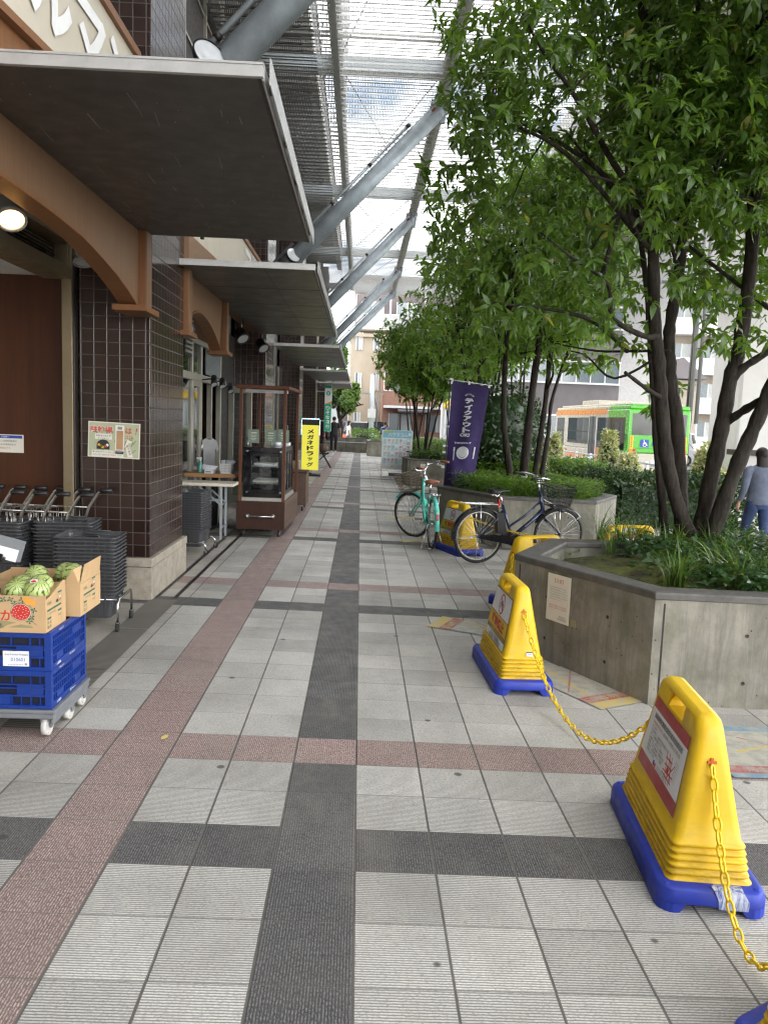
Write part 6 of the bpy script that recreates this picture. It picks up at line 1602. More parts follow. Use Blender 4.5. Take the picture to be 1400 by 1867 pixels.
def hand(m, root, d, palm_n, s=1.0):
    """relaxed hand: palm and five tapered, slightly curled fingers, each a tapered tube rooted in the palm"""
    root = Vector(root); d = Vector(d).normalized(); pn = Vector(palm_n); pn = (pn-d*pn.dot(d)).normalized(); sd = d.cross(pn)
    m.tube([root-d*.02*s, root+d*.02*s, root+d*.055*s, root+d*.08*s, root+d*.088*s], [.020*s,.026*s,.030*s,.028*s,.018*s], M['skin'], n=10)
    for i, L in enumerate((.065,.074,.070,.055)):
        b = root+d*.075*s+sd*((i-1.5)*.016*s); c1_ = b+d*(L*.45*s)+pn*.008*s; c2_ = c1_+d*(L*.32*s)+pn*.016*s; c3_ = c2_+d*(L*.2*s)+pn*.018*s
        m.tube([b, c1_, c2_, c3_], [.0092*s,.0085*s,.0078*s,.0055*s], M['skin'], n=7)
    b = root+d*.022*s-sd*.024*s; m.tube([b, b+d*.03*s-sd*.014*s+pn*.008*s, b+d*.058*s-sd*.012*s+pn*.018*s], [.011*s,.010*s,.007*s], M['skin'], n=7)
def walker(label, x, y, rz, h, top, legs, hair, longhair=False, stride=.16, arm=.1, sleeves='long', heavy=1.0, shoe='black'):
    """+Y is the way the figure faces"""
    t = thing('person', label, 'person', (x, y, gz(x)), rz); k = h/1.70; K = lambda *p: tuple(q*k for q in p[:3])
    def J(px, py, pz, r): 
        r = r if isinstance(r, tuple) else (r, r); return (px*k, py*k, pz*k, (r[0]*k, r[1]*k))
    w = heavy
    J_ = {'pel': J(0,0,.90,.098*w), 'waist': J(0,.0,1.03,.088*w), 'chest': J(0,.01,1.22,.092*w), 'sh': J(0,.0,1.36,.070), 'neck': J(0,.01,1.45,.052), 'hd': J(0,.025,1.53,(.075,.085)), 'hd2': J(0,.02,1.62,(.078,.092)),
          'hl': J(-.09*w,0,.84,.070*w), 'kl': J(-.10,stride*.9,.48,.048*w), 'al': J(-.10,stride*.75,.09,.040), 'tl': J(-.10,stride*.75+.13,.035,.032),
          'hr': J(.09*w,0,.84,.070*w), 'kr': J(.10,-stride*.25,.47,.048*w), 'ar': J(.10,-stride*1.25,.11,.040), 'tr': J(.105,-stride*1.15+.10,.035,.032),
          'sl': J(-.185*w,0,1.35,.044), 'el': J(-.26*w,-arm*.6,1.10,.042), 'wl': J(-.275*w,arm*.1,.86,.030), 'sr': J(.185*w,0,1.35,.044), 'er': J(.265*w,-arm*.4,1.10,.042), 'wr': J(.285*w,arm*1.1,.88,.030)}
    E_ = [('pel','waist'),('waist','chest'),('chest','sh'),('sh','neck'),('neck','hd'),('hd','hd2'),('pel','hl'),('hl','kl'),('kl','al'),('al','tl'),('pel','hr'),('hr','kr'),('kr','ar'),('ar','tr'),('sh','sl'),('sl','el'),('el','wl'),('sh','sr'),('sr','er'),('er','wr')]
    skin_figure('body', J_, E_, M['skin'], t)
    def ell(hx, hy, z, y0=0.0, x0=0.0): return [(k*(x0+hx*w*math.cos(2*math.pi*i/20)*(1-.10*abs(math.sin(4*math.pi*i/20)))), k*(y0+hy*w*math.sin(2*math.pi*i/20)), k*(z+.006*math.sin(3*i))) for i in range(20)]
    m = MB()
    loft(m, [ell(.176,.135,.835), ell(.182,.140,.845), ell(.180,.138,.92), ell(.163,.122,1.03), ell(.172,.122,1.15), ell(.190,.126,1.26), ell(.198,.116,1.345), ell(.165,.096,1.405,.005), ell(.082,.070,1.43,.01), ell(.068,.066,1.445,.01)], top, True, False)
    for s in 'lr':
        A, E2, W2 = (Vector(J_[n+s][:3]) for n in 'sew'); A = A+Vector((0, 0, -.01*k)); inn = Vector((A.x*.72, A.y, A.z+.012*k))
        end = E2.lerp(W2, .88) if sleeves == 'long' else A.lerp(E2, .72)
        pts = [inn, A, A.lerp(E2, .4), E2, E2.lerp(W2, .45), end] if sleeves == 'long' else [inn, A, A.lerp(E2, .45), end]
        rs = [.074,.077,.066,.056,.049,.040] if sleeves == 'long' else [.068,.075,.074,.078]
        P = smooth_poly(pts, 4); n = len(P)-1; m.tube(P, [k*np.interp(i/n, np.linspace(0, 1, len(rs)), rs)*(1+.035*math.sin(i*1.9)) for i in range(n+1)], top, n=14)
    m.build('shirt', t, subsurf=1)
    m = MB(); loft(m, [ell(.165,.126,.985), ell(.170,.130,.93), ell(.174,.130,.87,-.005), ell(.170,.120,.81), ell(.150,.10,.77)], legs, True, False)
    for s, sg in (('l', -1), ('r', 1)):
        Hh, Kk, Aa = (Vector(J_[n+s][:3]) for n in 'hka'); pts = [Hh+Vector((0, 0, .05*k)), Hh-Vector((0, 0, .06*k)), Hh.lerp(Kk, .55), Kk, Kk.lerp(Aa, .45)-Vector((0, .012*k, 0)), Aa+Vector((0, 0, .015*k))]
        P = smooth_poly(pts, 4); n = len(P)-1; rs = [.094,.098,.082,.066,.062,.048]; m.tube(P, [k*w**.5*np.interp(i/n, np.linspace(0, 1, 6), rs)*(1+.03*math.sin(i*2.3)) for i in range(n+1)], legs, n=14)
    m.build('trousers', t, subsurf=1)
    m = MB()
    for s in 'lr':
        b = Vector(J_['w'+s][:3]); e = Vector(J_['e'+s][:3]); d = (b-e).normalized(); hand(m, b+d*.02*k, d, Vector((1 if s == 'l' else -1, 0.2, 0)), k*.95)
    m.build('hand', t)
    for s in 'lr':
        q = J_['a'+s]; q2 = J_['t'+s]; m = MB(); A = Vector(q[:3]); Tt = Vector(q2[:3]); d = (Tt-A); d.z = 0; d.normalize()
        loft(m, [[tuple(A+d*(-.07*k)+Vector((c*.030*k, 0, z*k-A.z+max(0, A.z-.11*k))) ) for c, z in ((-1,0.0),(1,0.0),(1,.07),(-1,.07))],
                 [tuple(A+d*(.02*k)+Vector((c*.042*k, 0, z*k-A.z+max(0, A.z-.11*k))) ) for c, z in ((-1,0.0),(1,0.0),(1,.095),(-1,.095))],
                 [tuple(A+d*(.13*k)+Vector((c*.045*k, 0, z*k-A.z)) ) for c, z in ((-1,0.0),(1,0.0),(1,.06),(-1,.06))],
                 [tuple(A+d*(.18*k)+Vector((c*.028*k, 0, z*k-A.z)) ) for c, z in ((-1,0.005),(1,0.005),(1,.035),(-1,.035))]], M[shoe], True)
        m.build('shoe', t, subsurf=1)
    m = MB()                              # face, ears, hair
    hc = Vector((0, .02, 1.585))*k
    m.ball(hc+Vector((0, .088, -.005))*k, .016*k, M['skin'], 8, 6, (.8, 1.1, 1.2))
    for s in (-1, 1): m.ball(hc+Vector((s*.033, .080, .018))*k, .010*k, M['paperw'], 8, 6); m.ball(hc+Vector((s*.033, .0885, .018))*k, .005*k, M['ink'], 8, 6); m.ball(hc+Vector((s*.080, .0, -.005))*k, .022*k, M['skin'], 8, 6, (.4, .8, 1.3))
    m.cbox(hc+Vector((0, .083, -.045))*k, (.042*k, .01*k, .009*k), M['red']); m.build('face', t)
    m = MB(); n, kk = 20, 12; vs = []; fs = []
    for i in range(kk+1):
        for j in range(n):
            ph = 2*math.pi*j/n; back = max(0, -math.sin(ph)); lim = R(108)+R(22)*back**.7 if math.sin(ph) < .45 else R(64)
            th = lim*i/kk; rr = 1.03+.035*math.sin(11*ph+2.2*i)+.02*math.sin(23*ph)
            vs.append(hc+Vector((.089*rr*math.sin(th)*math.cos(ph), .105*rr*math.sin(th)*math.sin(ph)-.008, .018+.108*math.cos(th)))*k)
    for i in range(kk):
        for j in range(n): fs.append((i*n+j, (i+1)*n+j, (i+1)*n+(j+1) % n, i*n+(j+1) % n))
    m.add(vs, fs, M[hair], True)
    if longhair:
        lv = []
        for z, hw, hd, yo in ((.04,.088,.09,-.01),(-.03,.094,.07,-.035),(-.10,.100,.064,-.050),(-.18,.096,.057,-.058),(-.25,.078,.045,-.064),(-.275,.035,.022,-.064)): lv.append([(hc.x+hw*k*math.cos(a)*(1+.07*math.sin(7*a+z*30)), hc.y+yo*k+hd*k*math.sin(a), hc.z+z*k) for a in [2*math.pi*i/14 for i in range(14)]])
        loft(m, lv[::-1], M[hair])
    m.build('hair', t); return t
pw = walker('person in slate blue long sleeved top and dark jeans walking away by the grass', 5.62, 10.9, R(4), 1.56, M['slate'], M['denim'], 'hair', True, .15, .12, 'long', 1.10)
pb = walker('person in black shirt and trousers walking away with a black bag', -1.27, 38.2, R(6), 1.72, M['blackcloth'], M['blackcloth'], 'hair', False, .06, .05, 'short', 1.12, 'white')
t = thing('shoulder_bag', 'black bag held at the side of the person in black', 'bag', (-1.56, 38.1, gz(-1.5)+.62)); m = MB(); m.ball((0, 0, .16), .17, M['black'], 16, 12, (.75, .75, 1.15)); m.build('bag_body', t); m = MB(); m.tube([(-.05, 0, .33), (.04, .0, .55), (.16, 0, .78)], .012, M['black'], n=6); m.build('strap', t)
walker('person in white top beyond the end wall, facing the street', -.62, 41.5, R(-80), 1.55, M['white'], M['greyplastic'], 'hair', True, .05, .05, 'short')
walker('person in dark blue top standing behind the blue listings board', 1.25, 40.6, R(20), 1.60, M['navy'], M['blackcloth'], 'hair', False, .05, .05, 'long')
t = thing('blue_tote', 'pale blue checked tote beside the person in slate blue', 'bag', (5.98, 10.95, gz(6)+.18)); m = MB(); loft(m, [rrect(.11,.05,.03,0,3), rrect(.15,.08,.05,.16,3), rrect(.13,.06,.04,.34,3)], plain('tote_blue', (.22, .32, .52), .8, 0, .4, 30)); m.build('bag_body', t); m = MB(); m.tube([(-.07, 0, .33), (-.07, 0, .50), (.0, 0, .56), (.07, 0, .50), (.07, 0, .33)], .008, M['navy'], n=6); m.build('handle', t)
t = thing('traffic_cone', 'orange cone with white band behind the nearest planter', 'traffic cone', (4.42, 9.6, gz(4.4))); m = MB(); oc = plain('cone_orange', (.70, .12, .04), .45); m.lathe([(.17,.03),(.13,.05),(.10,.22)], oc, n=24); m.lathe([(.0995,.2205),(.072,.40)], M['paperw'], n=24); m.lathe([(.0715,.4005),(.045,.58),(.03,.70),(.0,.71)], plain('cone_red', (.62, .04, .06), .45), n=24); m.build('cone_body', t); m = MB(); loft(m, [rrect(.20,.20,.04,0,3), rrect(.20,.20,.04,.03,3), rrect(.12,.12,.04,.032,3)], oc); m.build('base', t)
# ------------------------------------------------------------------ foliage
CAMH = 1.6498; YAW, PITCH, ROLL, FPX = R(1.9067), R(6.6107), R(-2.1), 1440.0
def cam_axes():
    f = Vector((math.sin(YAW)*math.cos(PITCH), math.cos(YAW)*math.cos(PITCH), -math.sin(PITCH)))
    r = Vector((math.cos(YAW), -math.sin(YAW), 0)); d = f.cross(r)
    return r*math.cos(ROLL)+d*math.sin(ROLL), -r*math.sin(ROLL)+d*math.cos(ROLL), f
AX = cam_axes()
def pt(x, y, Y):                          # surveyed point: where the sight line through (x, y) reaches depth Y
    d = AX[0]*((x-700)/FPX)+AX[1]*((y-933.5)/FPX)+AX[2]; d = d*(Y/d.y)
    return Vector((d.x, d.y, d.z+CAMH))
def unit(a): return a/(np.linalg.norm(a, axis=-1, keepdims=True)+1e-9)
def leaves(name, P, D, Nn, L, W, mat, parent, fold=.22, droop=.25, world=True, jag=True):
    """one mesh of folded lanceolate leaves; P roots, D directions, Nn face normals, L lengths, W widths"""
    n = len(P); D = unit(D); S = unit(np.cross(D, Nn)); Nn = unit(np.cross(S, D)); L = np.broadcast_to(np.asarray(L, float), (n,))[:, None]; W = np.broadcast_to(np.asarray(W, float), (n,))[:, None]
    mid = P+D*L*.5+Nn*L*.04; tip = P+D*L-Nn*L*droop
    l1 = P+D*L*.38-S*W*.5+Nn*W*fold; r1 = P+D*L*.38+S*W*.5+Nn*W*fold
    l2 = P+D*L*.70-S*W*.33+Nn*W*fold*.6-Nn*L*droop*.45; r2 = P+D*L*.70+S*W*.33+Nn*W*fold*.6-Nn*L*droop*.45
    V = np.stack([P, l1, l2, tip, r2, r1, mid], 1).reshape(-1, 3)
    b = (np.arange(n)*7)[:, None]
    F = np.concatenate([b+np.array([0,1,2,6]), b+np.array([6,2,3,4]), b+np.array([0,6,4,5])], 1).reshape(-1)
    me = bpy.data.meshes.new(name); me.vertices.add(len(V)); me.vertices.foreach_set('co', V.reshape(-1).astype(np.float32))
    me.loops.add(len(F)); me.loops.foreach_set('vertex_index', F.astype(np.int32))
    me.polygons.add(len(F)//4); me.polygons.foreach_set('loop_start', np.arange(0, len(F), 4, dtype=np.int32)); me.polygons.foreach_set('loop_total', np.full(len(F)//4, 4, dtype=np.int32))
    me.materials.append(mat); me.update(calc_edges=True); me.validate()
    o = bpy.data.objects.new(name, me); COL.objects.link(o)
    if parent is not None:
        o.parent = parent; KIDS.setdefault(parent.name, []).append(o)
        if world and parent.parent is None: o.matrix_parent_inverse = (Matrix.Translation(parent.location) @ parent.rotation_euler.to_matrix().to_4x4()).inverted()
    return o
def whorls(C, A, k, L, W, spread=1.05, jit=.33):
    """k leaves fanned round each twig end C pointing along A"""
    n = len(C); A = unit(A); ref = np.where(np.abs(A[:, 2:3]) < .9, np.array([[0, 0, 1.0]]), np.array([[1.0, 0, 0]])); U = unit(np.cross(A, ref)); V = np.cross(A, U)
    P = np.repeat(C, k, 0); AA = np.repeat(A, k, 0); UU = np.repeat(U, k, 0); VV = np.repeat(V, k, 0)
    ph = np.tile(np.arange(k)*2*math.pi/k, n)+np.repeat(rng.uniform(0, 6.28, n), k)+rng.normal(0, .25, n*k)
    sp = spread*rng.uniform(.55, 1.35, n*k)
    D = AA*np.cos(sp)[:, None]+(UU*np.cos(ph)[:, None]+VV*np.sin(ph)[:, None])*np.sin(sp)[:, None]
    D[:, 2] -= rng.uniform(-.05, .38, n*k)
    Nn = AA*.6+np.array([0, 0, .9])+rng.normal(0, jit, (n*k, 3))
    P = P-AA*(rng.uniform(0, .07, n*k))[:, None]
    s = rng.uniform(.45, 1.25, n*k)
    return P, D, Nn, L*s, W*s*rng.uniform(.85, 1.2, n*k)
def limb(m, pts, r0, r1, n=9, knot=.16):
    r0 *= .86
    P = smooth_poly(pts); k = len(P)
    m.tube(P, [(r0+(r1-r0)*i/(k-1))*(1+knot*math.sin(i*2.7+r0*900)*.6+random.uniform(-.4, .4)*knot) for i in range(k)], M['bark'], n=n); return P
def crown_points(c, rad, n, zmin=None, shell=.45, lumps=9, seed=1):
    """twig ends gathered in lumps so that gaps stay between them"""
    r = np.random.default_rng(seed); c = np.array(c); rad = np.array(rad)
    q = unit(r.normal(size=(lumps, 3))); q[:, 2] = q[:, 2]*.9+.05; lc = q*r.uniform(.35, .86, lumps)[:, None]
    i = r.integers(0, lumps, n); o = unit(r.normal(size=(n, 3)))*(r.uniform(0, 1, n)**(1/2.4))[:, None]*r.uniform(.28, .46, lumps)[i][:, None]
    P = lc[i]+o
    P = P[np.linalg.norm(P, axis=1) < 1.06]
    W = c+P*rad
    if zmin is not None: W = W[W[:, 2] > zmin+r.uniform(-.15, .35, len(W))]
    return W
def tree(name, label, loc, stems, limbs, c, rad, nwh, k, L, W, mat, zmin, seed, group=None, twigs=160, lumps=14, extra=None, r0=.07, autolimbs=8):
    t = thing(name, label, 'tree', loc, 0, group); autolimbs *= 2; rr = random.Random(seed); m = MB(); nodes = []
    for pts, a, b in stems: nodes += limb(m, pts, a, b)
    for pts, a, b in limbs: nodes += limb(m, pts, a, b, 7)
    C = crown_points(c, rad, nwh, zmin, lumps=lumps, seed=seed)
    if extra is not None: C = np.concatenate([C, extra])
    NP = np.array([tuple(p) for p in nodes])
    hi = NP[NP[:, 2] > zmin-.4] if (NP[:, 2] > zmin-.4).any() else NP
    for _ in range(autolimbs):            # side limbs from the stems out into the crown
        e = C[rr.randrange(len(C))]; s = hi[rr.randrange(len(hi))]
        if not .5 < np.linalg.norm(e-s) < 1.9 or e[2] < s[2]-.2: continue
        md = (e+s)/2+np.array([rr.uniform(-.15, .15), rr.uniform(-.15, .15), rr.uniform(-.05, .22)])
        nodes += limb(m, [s, md, e], r0*.42, .009, 6)
    NP = np.array([tuple(p) for p in nodes])
    A = np.zeros_like(C)
    for i in range(len(C)):
        d = NP-C[i]; dd = (d*d).sum(1); j = int(dd.argmin()); A[i] = C[i]-NP[j]
        if i < twigs and dd[j] < 2.2:
            s = Vector(NP[j]); e = Vector(C[i]); md = (s+e)/2+Vector((rr.uniform(-.08, .08), rr.uniform(-.08, .08), rr.uniform(-.06, .08))); m.tube([s, md, e], [.010, .007, .004], M['bark'], n=5, caps=False)
    m.build('trunk', t, world=True)
    A = unit(A)+np.array([0, 0, .15])+unit(C-np.array(c))*.5
    leaves('crown', *whorls(C, A, k, L, W), M[mat], t); return t

# near tree, five stems fanning from the mossy planter
def tr(px, Y0, Y1):
    n = len(px); return [pt(x, y, Y0+(Y1-Y0)*i/(n-1)) for i, (x, y) in enumerate(px)]
stems = [
 (tr([(1272,1030),(1291,992),(1336,866),(1372,783),(1402,714),(1440,610),(1470,470),(1480,300)], 6.85, 6.5), .085, .05),
 (tr([(1266,1030),(1275,972),(1294,875),(1314,783),(1330,694),(1347,630),(1366,495),(1377,330),(1381,236),(1378,100),(1372,-60)], 6.95, 7.1), .090, .045),
 (tr([(1275,1035),(1263,990),(1233,916),(1213,825),(1205,727),(1199,643),(1193,590),(1190,424),(1195,283),(1180,179),(1172,40),(1168,-80)], 6.9, 6.8), .082, .035),
 (tr([(1250,1020),(1241,972),(1240,894),(1233,769),(1222,699),(1219,630),(1221,590),(1240,472),(1249,330),(1263,203),(1272,60),(1280,-90)], 7.15, 7.5), .085, .035),
 (tr([(1214,1010),(1211,978),(1205,894),(1197,811),(1192,727),(1186,643),(1178,520),(1160,380),(1150,240)], 7.2, 7.5), .055, .02)]
limbs = [
 (tr([(1330,700),(1352,672),(1400,640),(1450,600)], 7.0, 6.9), .045, .03), (tr([(1326,768),(1360,745),(1400,722),(1440,690)], 7.0, 6.6), .045, .03),
 (tr([(1204,725),(1180,710),(1139,679)], 6.85, 6.5), .030, .014),
 (tr([(1196,612),(1174,613),(1117,580),(1108,519),(1046,472),(985,424)], 6.8, 6.2), .034, .006),
 (tr([(1191,455),(1170,440),(1150,400),(1141,340),(1113,330),(1070,318)], 6.8, 6.2), .028, .009),
 (tr([(1190,400),(1120,300),(1070,212),(1032,151),(990,94),(950,20)], 6.9, 6.2), .035, .010), (tr([(1192,440),(1110,330),(1042,274),(952,226),(900,215)], 7.0, 7.4), .032, .009),
 (tr([(1245,420),(1262,330),(1300,270),(1340,215)], 7.3, 7.4), .035, .012), (tr([(1240,500),(1215,420),(1209,360)], 7.3, 7.4), .025, .010), (tr([(1222,640),(1160,640),(1090,640),(1020,628)], 7.2, 7.8), .02, .007),
 (tr([(1200,650),(1120,690),(1070,650),(1040,640)], 7.2, 7.7), .016, .006), (tr([(1250,300),(1220,250),(1200,235)], 7.4, 7.0), .022, .008), (tr([(1268,180),(1320,120),(1370,40)], 7.5, 7.2), .03, .012)]
r_ = np.random.default_rng(5)
ex = []
for (x0, x1, y0, y1, n_, Y0, Y1) in ((770,900,300,520,130,6.6,8.6),(820,960,60,300,150,6.2,7.6),(1000,1200,560,680,30,6.8,8.2),(1270,1400,540,640,40,6.2,8.4),(860,1120,380,600,230,6.0,8.6),(1130,1400,60,400,300,5.4,8.4),(1120,1330,330,560,120,5.8,8.6),(900,1100,-60,220,110,5.6,7.8),(1240,1400,380,560,70,7.4,9.0),(1180,1270,690,760,7,7.6,8.4)):
    for _ in range(n_): ex.append(pt(r_.uniform(x0, x1), r_.uniform(y0, y1), r_.uniform(Y0, Y1)))
tree('broadleaf_tree', 'nearest tree with five dark stems fanning out of the mossy planter', (3.0, 6.9, gz(3)+.66), stems, limbs, (3.45, 7.1, 5.3), (2.85, 2.5, 2.9), 7600, 8, .118, .037, 'leaf', 2.75, 21, twigs=520, lumps=26, extra=np.array([tuple(p) for p in ex]), autolimbs=26)

def simple_stems(x, y, z0, n, h, seed, r=.05, fan=.35):
    rr = random.Random(seed); out = []
    for i in range(n):
        a = 6.28*i/n+rr.uniform(-.4, .4); dx, dy = math.cos(a), math.sin(a); f = fan*rr.uniform(.6, 1.3)
        out.append(([(x+dx*.08, y+dy*.08, z0-.1), (x+dx*(.1+f*.25), y+dy*(.1+f*.25), z0+h*.3), (x+dx*(.1+f*.55), y+dy*(.1+f*.55), z0+h*.62), (x+dx*(.1+f*1.1), y+dy*(.1+f*1.1), z0+h)], r*rr.uniform(.8, 1.15), r*.3))
    return out
st2 = [([pt(930,892,12.2), pt(929,860,12.2), pt(921,797,12.2), pt(918,740,12.3), pt(924,600,12.5), pt(935,470,12.6)], .075, .03), ([pt(953,892,12.5), pt(955,860,12.5), pt(962,790,12.5), pt(967,740,12.5), pt(985,600,12.4), pt(1000,480,12.4)], .10, .04),
       ([pt(973,892,12.7), pt(975,865,12.7), pt(985,797,12.7), pt(993,740,12.8), pt(1010,600,13), pt(1030,480,13)], .07, .03), ([pt(984,892,12.9), pt(988,860,12.9), pt(999,790,12.9), pt(1008,720,13), pt(1050,600,13)], .06, .02)]
tree('broadleaf_tree', 'dark stemmed tree behind the purple banner in the grassy planter', (2.7, 12.5, gz(2.7)+.66), st2, [], (2.55, 12.5, 4.25), (2.0, 1.9, 1.95), 3600, 8, .120, .037, 'leaf2', 2.35, 33, twigs=240, lumps=20, autolimbs=16, extra=np.array([tuple(pt(r_.uniform(a0, a1), r_.uniform(b0, b1), r_.uniform(11.6, 14))) for a0, a1, b0, b1, n_ in ((985,1120,560,680,110),(770,900,560,690,130),(880,1010,600,680,70)) for _ in range(n_)]))
FAR = [('tree behind the banner with leaning stems, in the planter past the grassy one', 2.55, 17.0, 4.0, 1.7, 41, 3, 3.2, 5, 1200), ('slim tree right of the leaning one, in the planter past the grassy one', 3.5, 17.3, 4.4, 1.8, 42, 3, 2.6, 4, 1200),
       ('slim tree over the listings board, left one of its planter', 1.75, 21.9, 3.45, 1.45, 43, 2.5, 2.9, 5, 1250), ('slim tree over the listings board, right one of its planter', 3.1, 22.2, 3.9, 1.7, 44, 2.7, 2.9, 5, 1150),
       ('far slim tree at the walk side of the far planter', 1.85, 27.7, 3.8, 1.65, 45, 2.8, 2.9, 4, 1050), ('far slim tree at the road side of the far planter', 3.4, 28.2, 4.3, 1.9, 46, 2.8, 3.0, 4, 1000), ('farthest slim tree in the planter by the end wall', 2.6, 37.4, 4.2, 2.2, 47, 3.0, 2.9, 4, 900)]
for lab, x, y, cz, rad, seed, rz_, zm, ns, nw in FAR:
    tree('slim_tree', lab, (x, y, gz(x)+.66), simple_stems(x, y, gz(x)+.62, ns, cz-1.0, seed, .045, .55), [], (x, y, cz), (rad, rad, rz_*.62), nw, 7, .155, .052, 'leaf2' if seed % 2 else 'leaf', 2.15, seed, twigs=110, lumps=17, autolimbs=8)

# ------------------------------------------------------------------ planter undergrowth, hedges, clipped shrubs
def blades(name, label, spots, mat, parent=None):
    vs, fs = [], []; r = np.random.default_rng(9)
    for x, y, z, n, h, w, lean in spots:
        for _ in range(n):
            a = r.uniform(0, 6.28); d = np.array([math.cos(a), math.sin(a), 0]); s = np.array([-d[1], d[0], 0]); hh = h*r.uniform(.6, 1.15); le = lean*r.uniform(.3, 1.2); ww = w*r.uniform(.7, 1.2); p = np.array([x, y, z])+d*r.uniform(0, .05); b = len(vs); q = 5
            for i in range(q+1):
                t = i/q; c = p+d*(le*hh*t*t)+np.array([0, 0, hh*(t-.45*le*t**3)]); wd = ww*(1-t)**.6*(.6+.4*min(1, t*4)); vs += [c-s*wd, c+s*wd]
            for i in range(q): fs.append((b+2*i, b+2*i+1, b+2*i+3, b+2*i+2))
    o = raw_object(name, vs, fs, mat, None, True); return tag(o, label, 'grass', kind='stuff')
def rand_in(P, n, marg=.2, seed=1):
    I = inset(P, marg); r = random.Random(seed); xs = [p[0] for p in I]; ys = [p[1] for p in I]; out = []
    while len(out) < n:
        x, y = r.uniform(min(xs), max(xs)), r.uniform(min(ys), max(ys))
        if in_poly(x, y, I): out.append((x, y))
    return out
sz = lambda x: gz(x)+.64
S_ = []
for x, y in rand_in(P1, 400, .22, 3):
    if x < 2.1 or (y > 6.7 and x > 3.5): continue
    if x < 2.55 and random.random() < .75: continue
    S_.append((x, y, sz(x), random.randint(5, 12), random.uniform(.16, .40), .0065, random.uniform(.5, 1.3)))
    if len(S_) > 120: break
for (px, py, Y) in ((1225,1060,5.2),(1240,1062,5.15),(1345,1060,5.2),(1385,1050,5.3),(1150,1000,6.6),(1170,985,6.7),(1130,990,6.8),(1310,1040,5.5),(1090,985,7.0)):
    q = pt(px, py, Y); S_.append((q.x, q.y, sz(q.x), 26, .44, .007, 1.15))
blades('planter_grass', 'arching strap leaved grasses growing in the nearest planter', S_, M['blade'])
def ground_leaves(name, label, P, n, L, W, z0, z1, mat, seed, cond=None, cat='ground cover'):
    pts = np.array([p for p in rand_in(P, n, .17, seed) if cond is None or cond(*p)]); k = len(pts); r = np.random.default_rng(seed)
    Z = gz(2.5)+z0+r.uniform(0, 1, k)**.7*(z1-z0)
    C = np.column_stack([pts, Z-(pts[:, 0]-2.5)*SL]); D = r.normal(size=(k, 3)); D[:, 2] = r.uniform(-.1, .6, k); Nn = r.normal(0, .35, (k, 3))+np.array([0, 0, 1])
    o = leaves(name, C, D, Nn, L*r.uniform(.6, 1.3, k), W*r.uniform(.7, 1.2, k), M[mat], None); return tag(o, label, cat, kind='stuff')
ground_leaves('planter_herbs', 'low dark green herbs covering the soil of the nearest planter', P1, 7200, .085, .040, .62, .80, 'herb', 12, lambda x, y: not (y > 6.9 and x > 3.6) and x > 2.45 or (x > 2.15 and random.random() < .35))
ground_leaves('moss_tufts', 'scattered dry leaf scraps on the mossy planter soil', P1, 500, .05, .02, .60, .625, 'blade', 13, lambda x, y: x < 2.6)
ground_leaves('dwarf_bamboo', 'fine dwarf bamboo filling the planter behind the bicycles', P2, 9000, .10, .016, .66, .92, 'leaf2', 14)
S_ = [(x, y, sz(x), 9, random.uniform(.14, .28), .005, .8) for x, y in rand_in(P2, 260, .2, 15)]
blades('dwarf_bamboo_stems', 'thin upright blades among the dwarf bamboo behind the bicycles', S_, M['blade'])
ground_leaves('low_foliage', 'low mixed foliage in the planter past the grassy one', P2B, 4200, .12, .05, .62, .92, 'leaf2', 16)
S_ = [(x, y, sz(x), 11, random.uniform(.3, .6), .008, 1.0) for x, y in rand_in(P3, 130, .2, 17)]
blades('planter_grass', 'bright arching grasses in the planter by the listings board', S_, M['blade'])
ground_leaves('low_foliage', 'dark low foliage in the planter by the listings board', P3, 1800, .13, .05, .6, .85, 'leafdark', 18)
ground_leaves('low_foliage', 'low foliage in the far planter of slim trees', P3B, 3200, .14, .05, .6, 1.05, 'leaf2', 19); ground_leaves('low_foliage', 'low foliage in the planter by the end wall', P4, 2600, .14, .05, .58, .95, 'leafbright', 20)
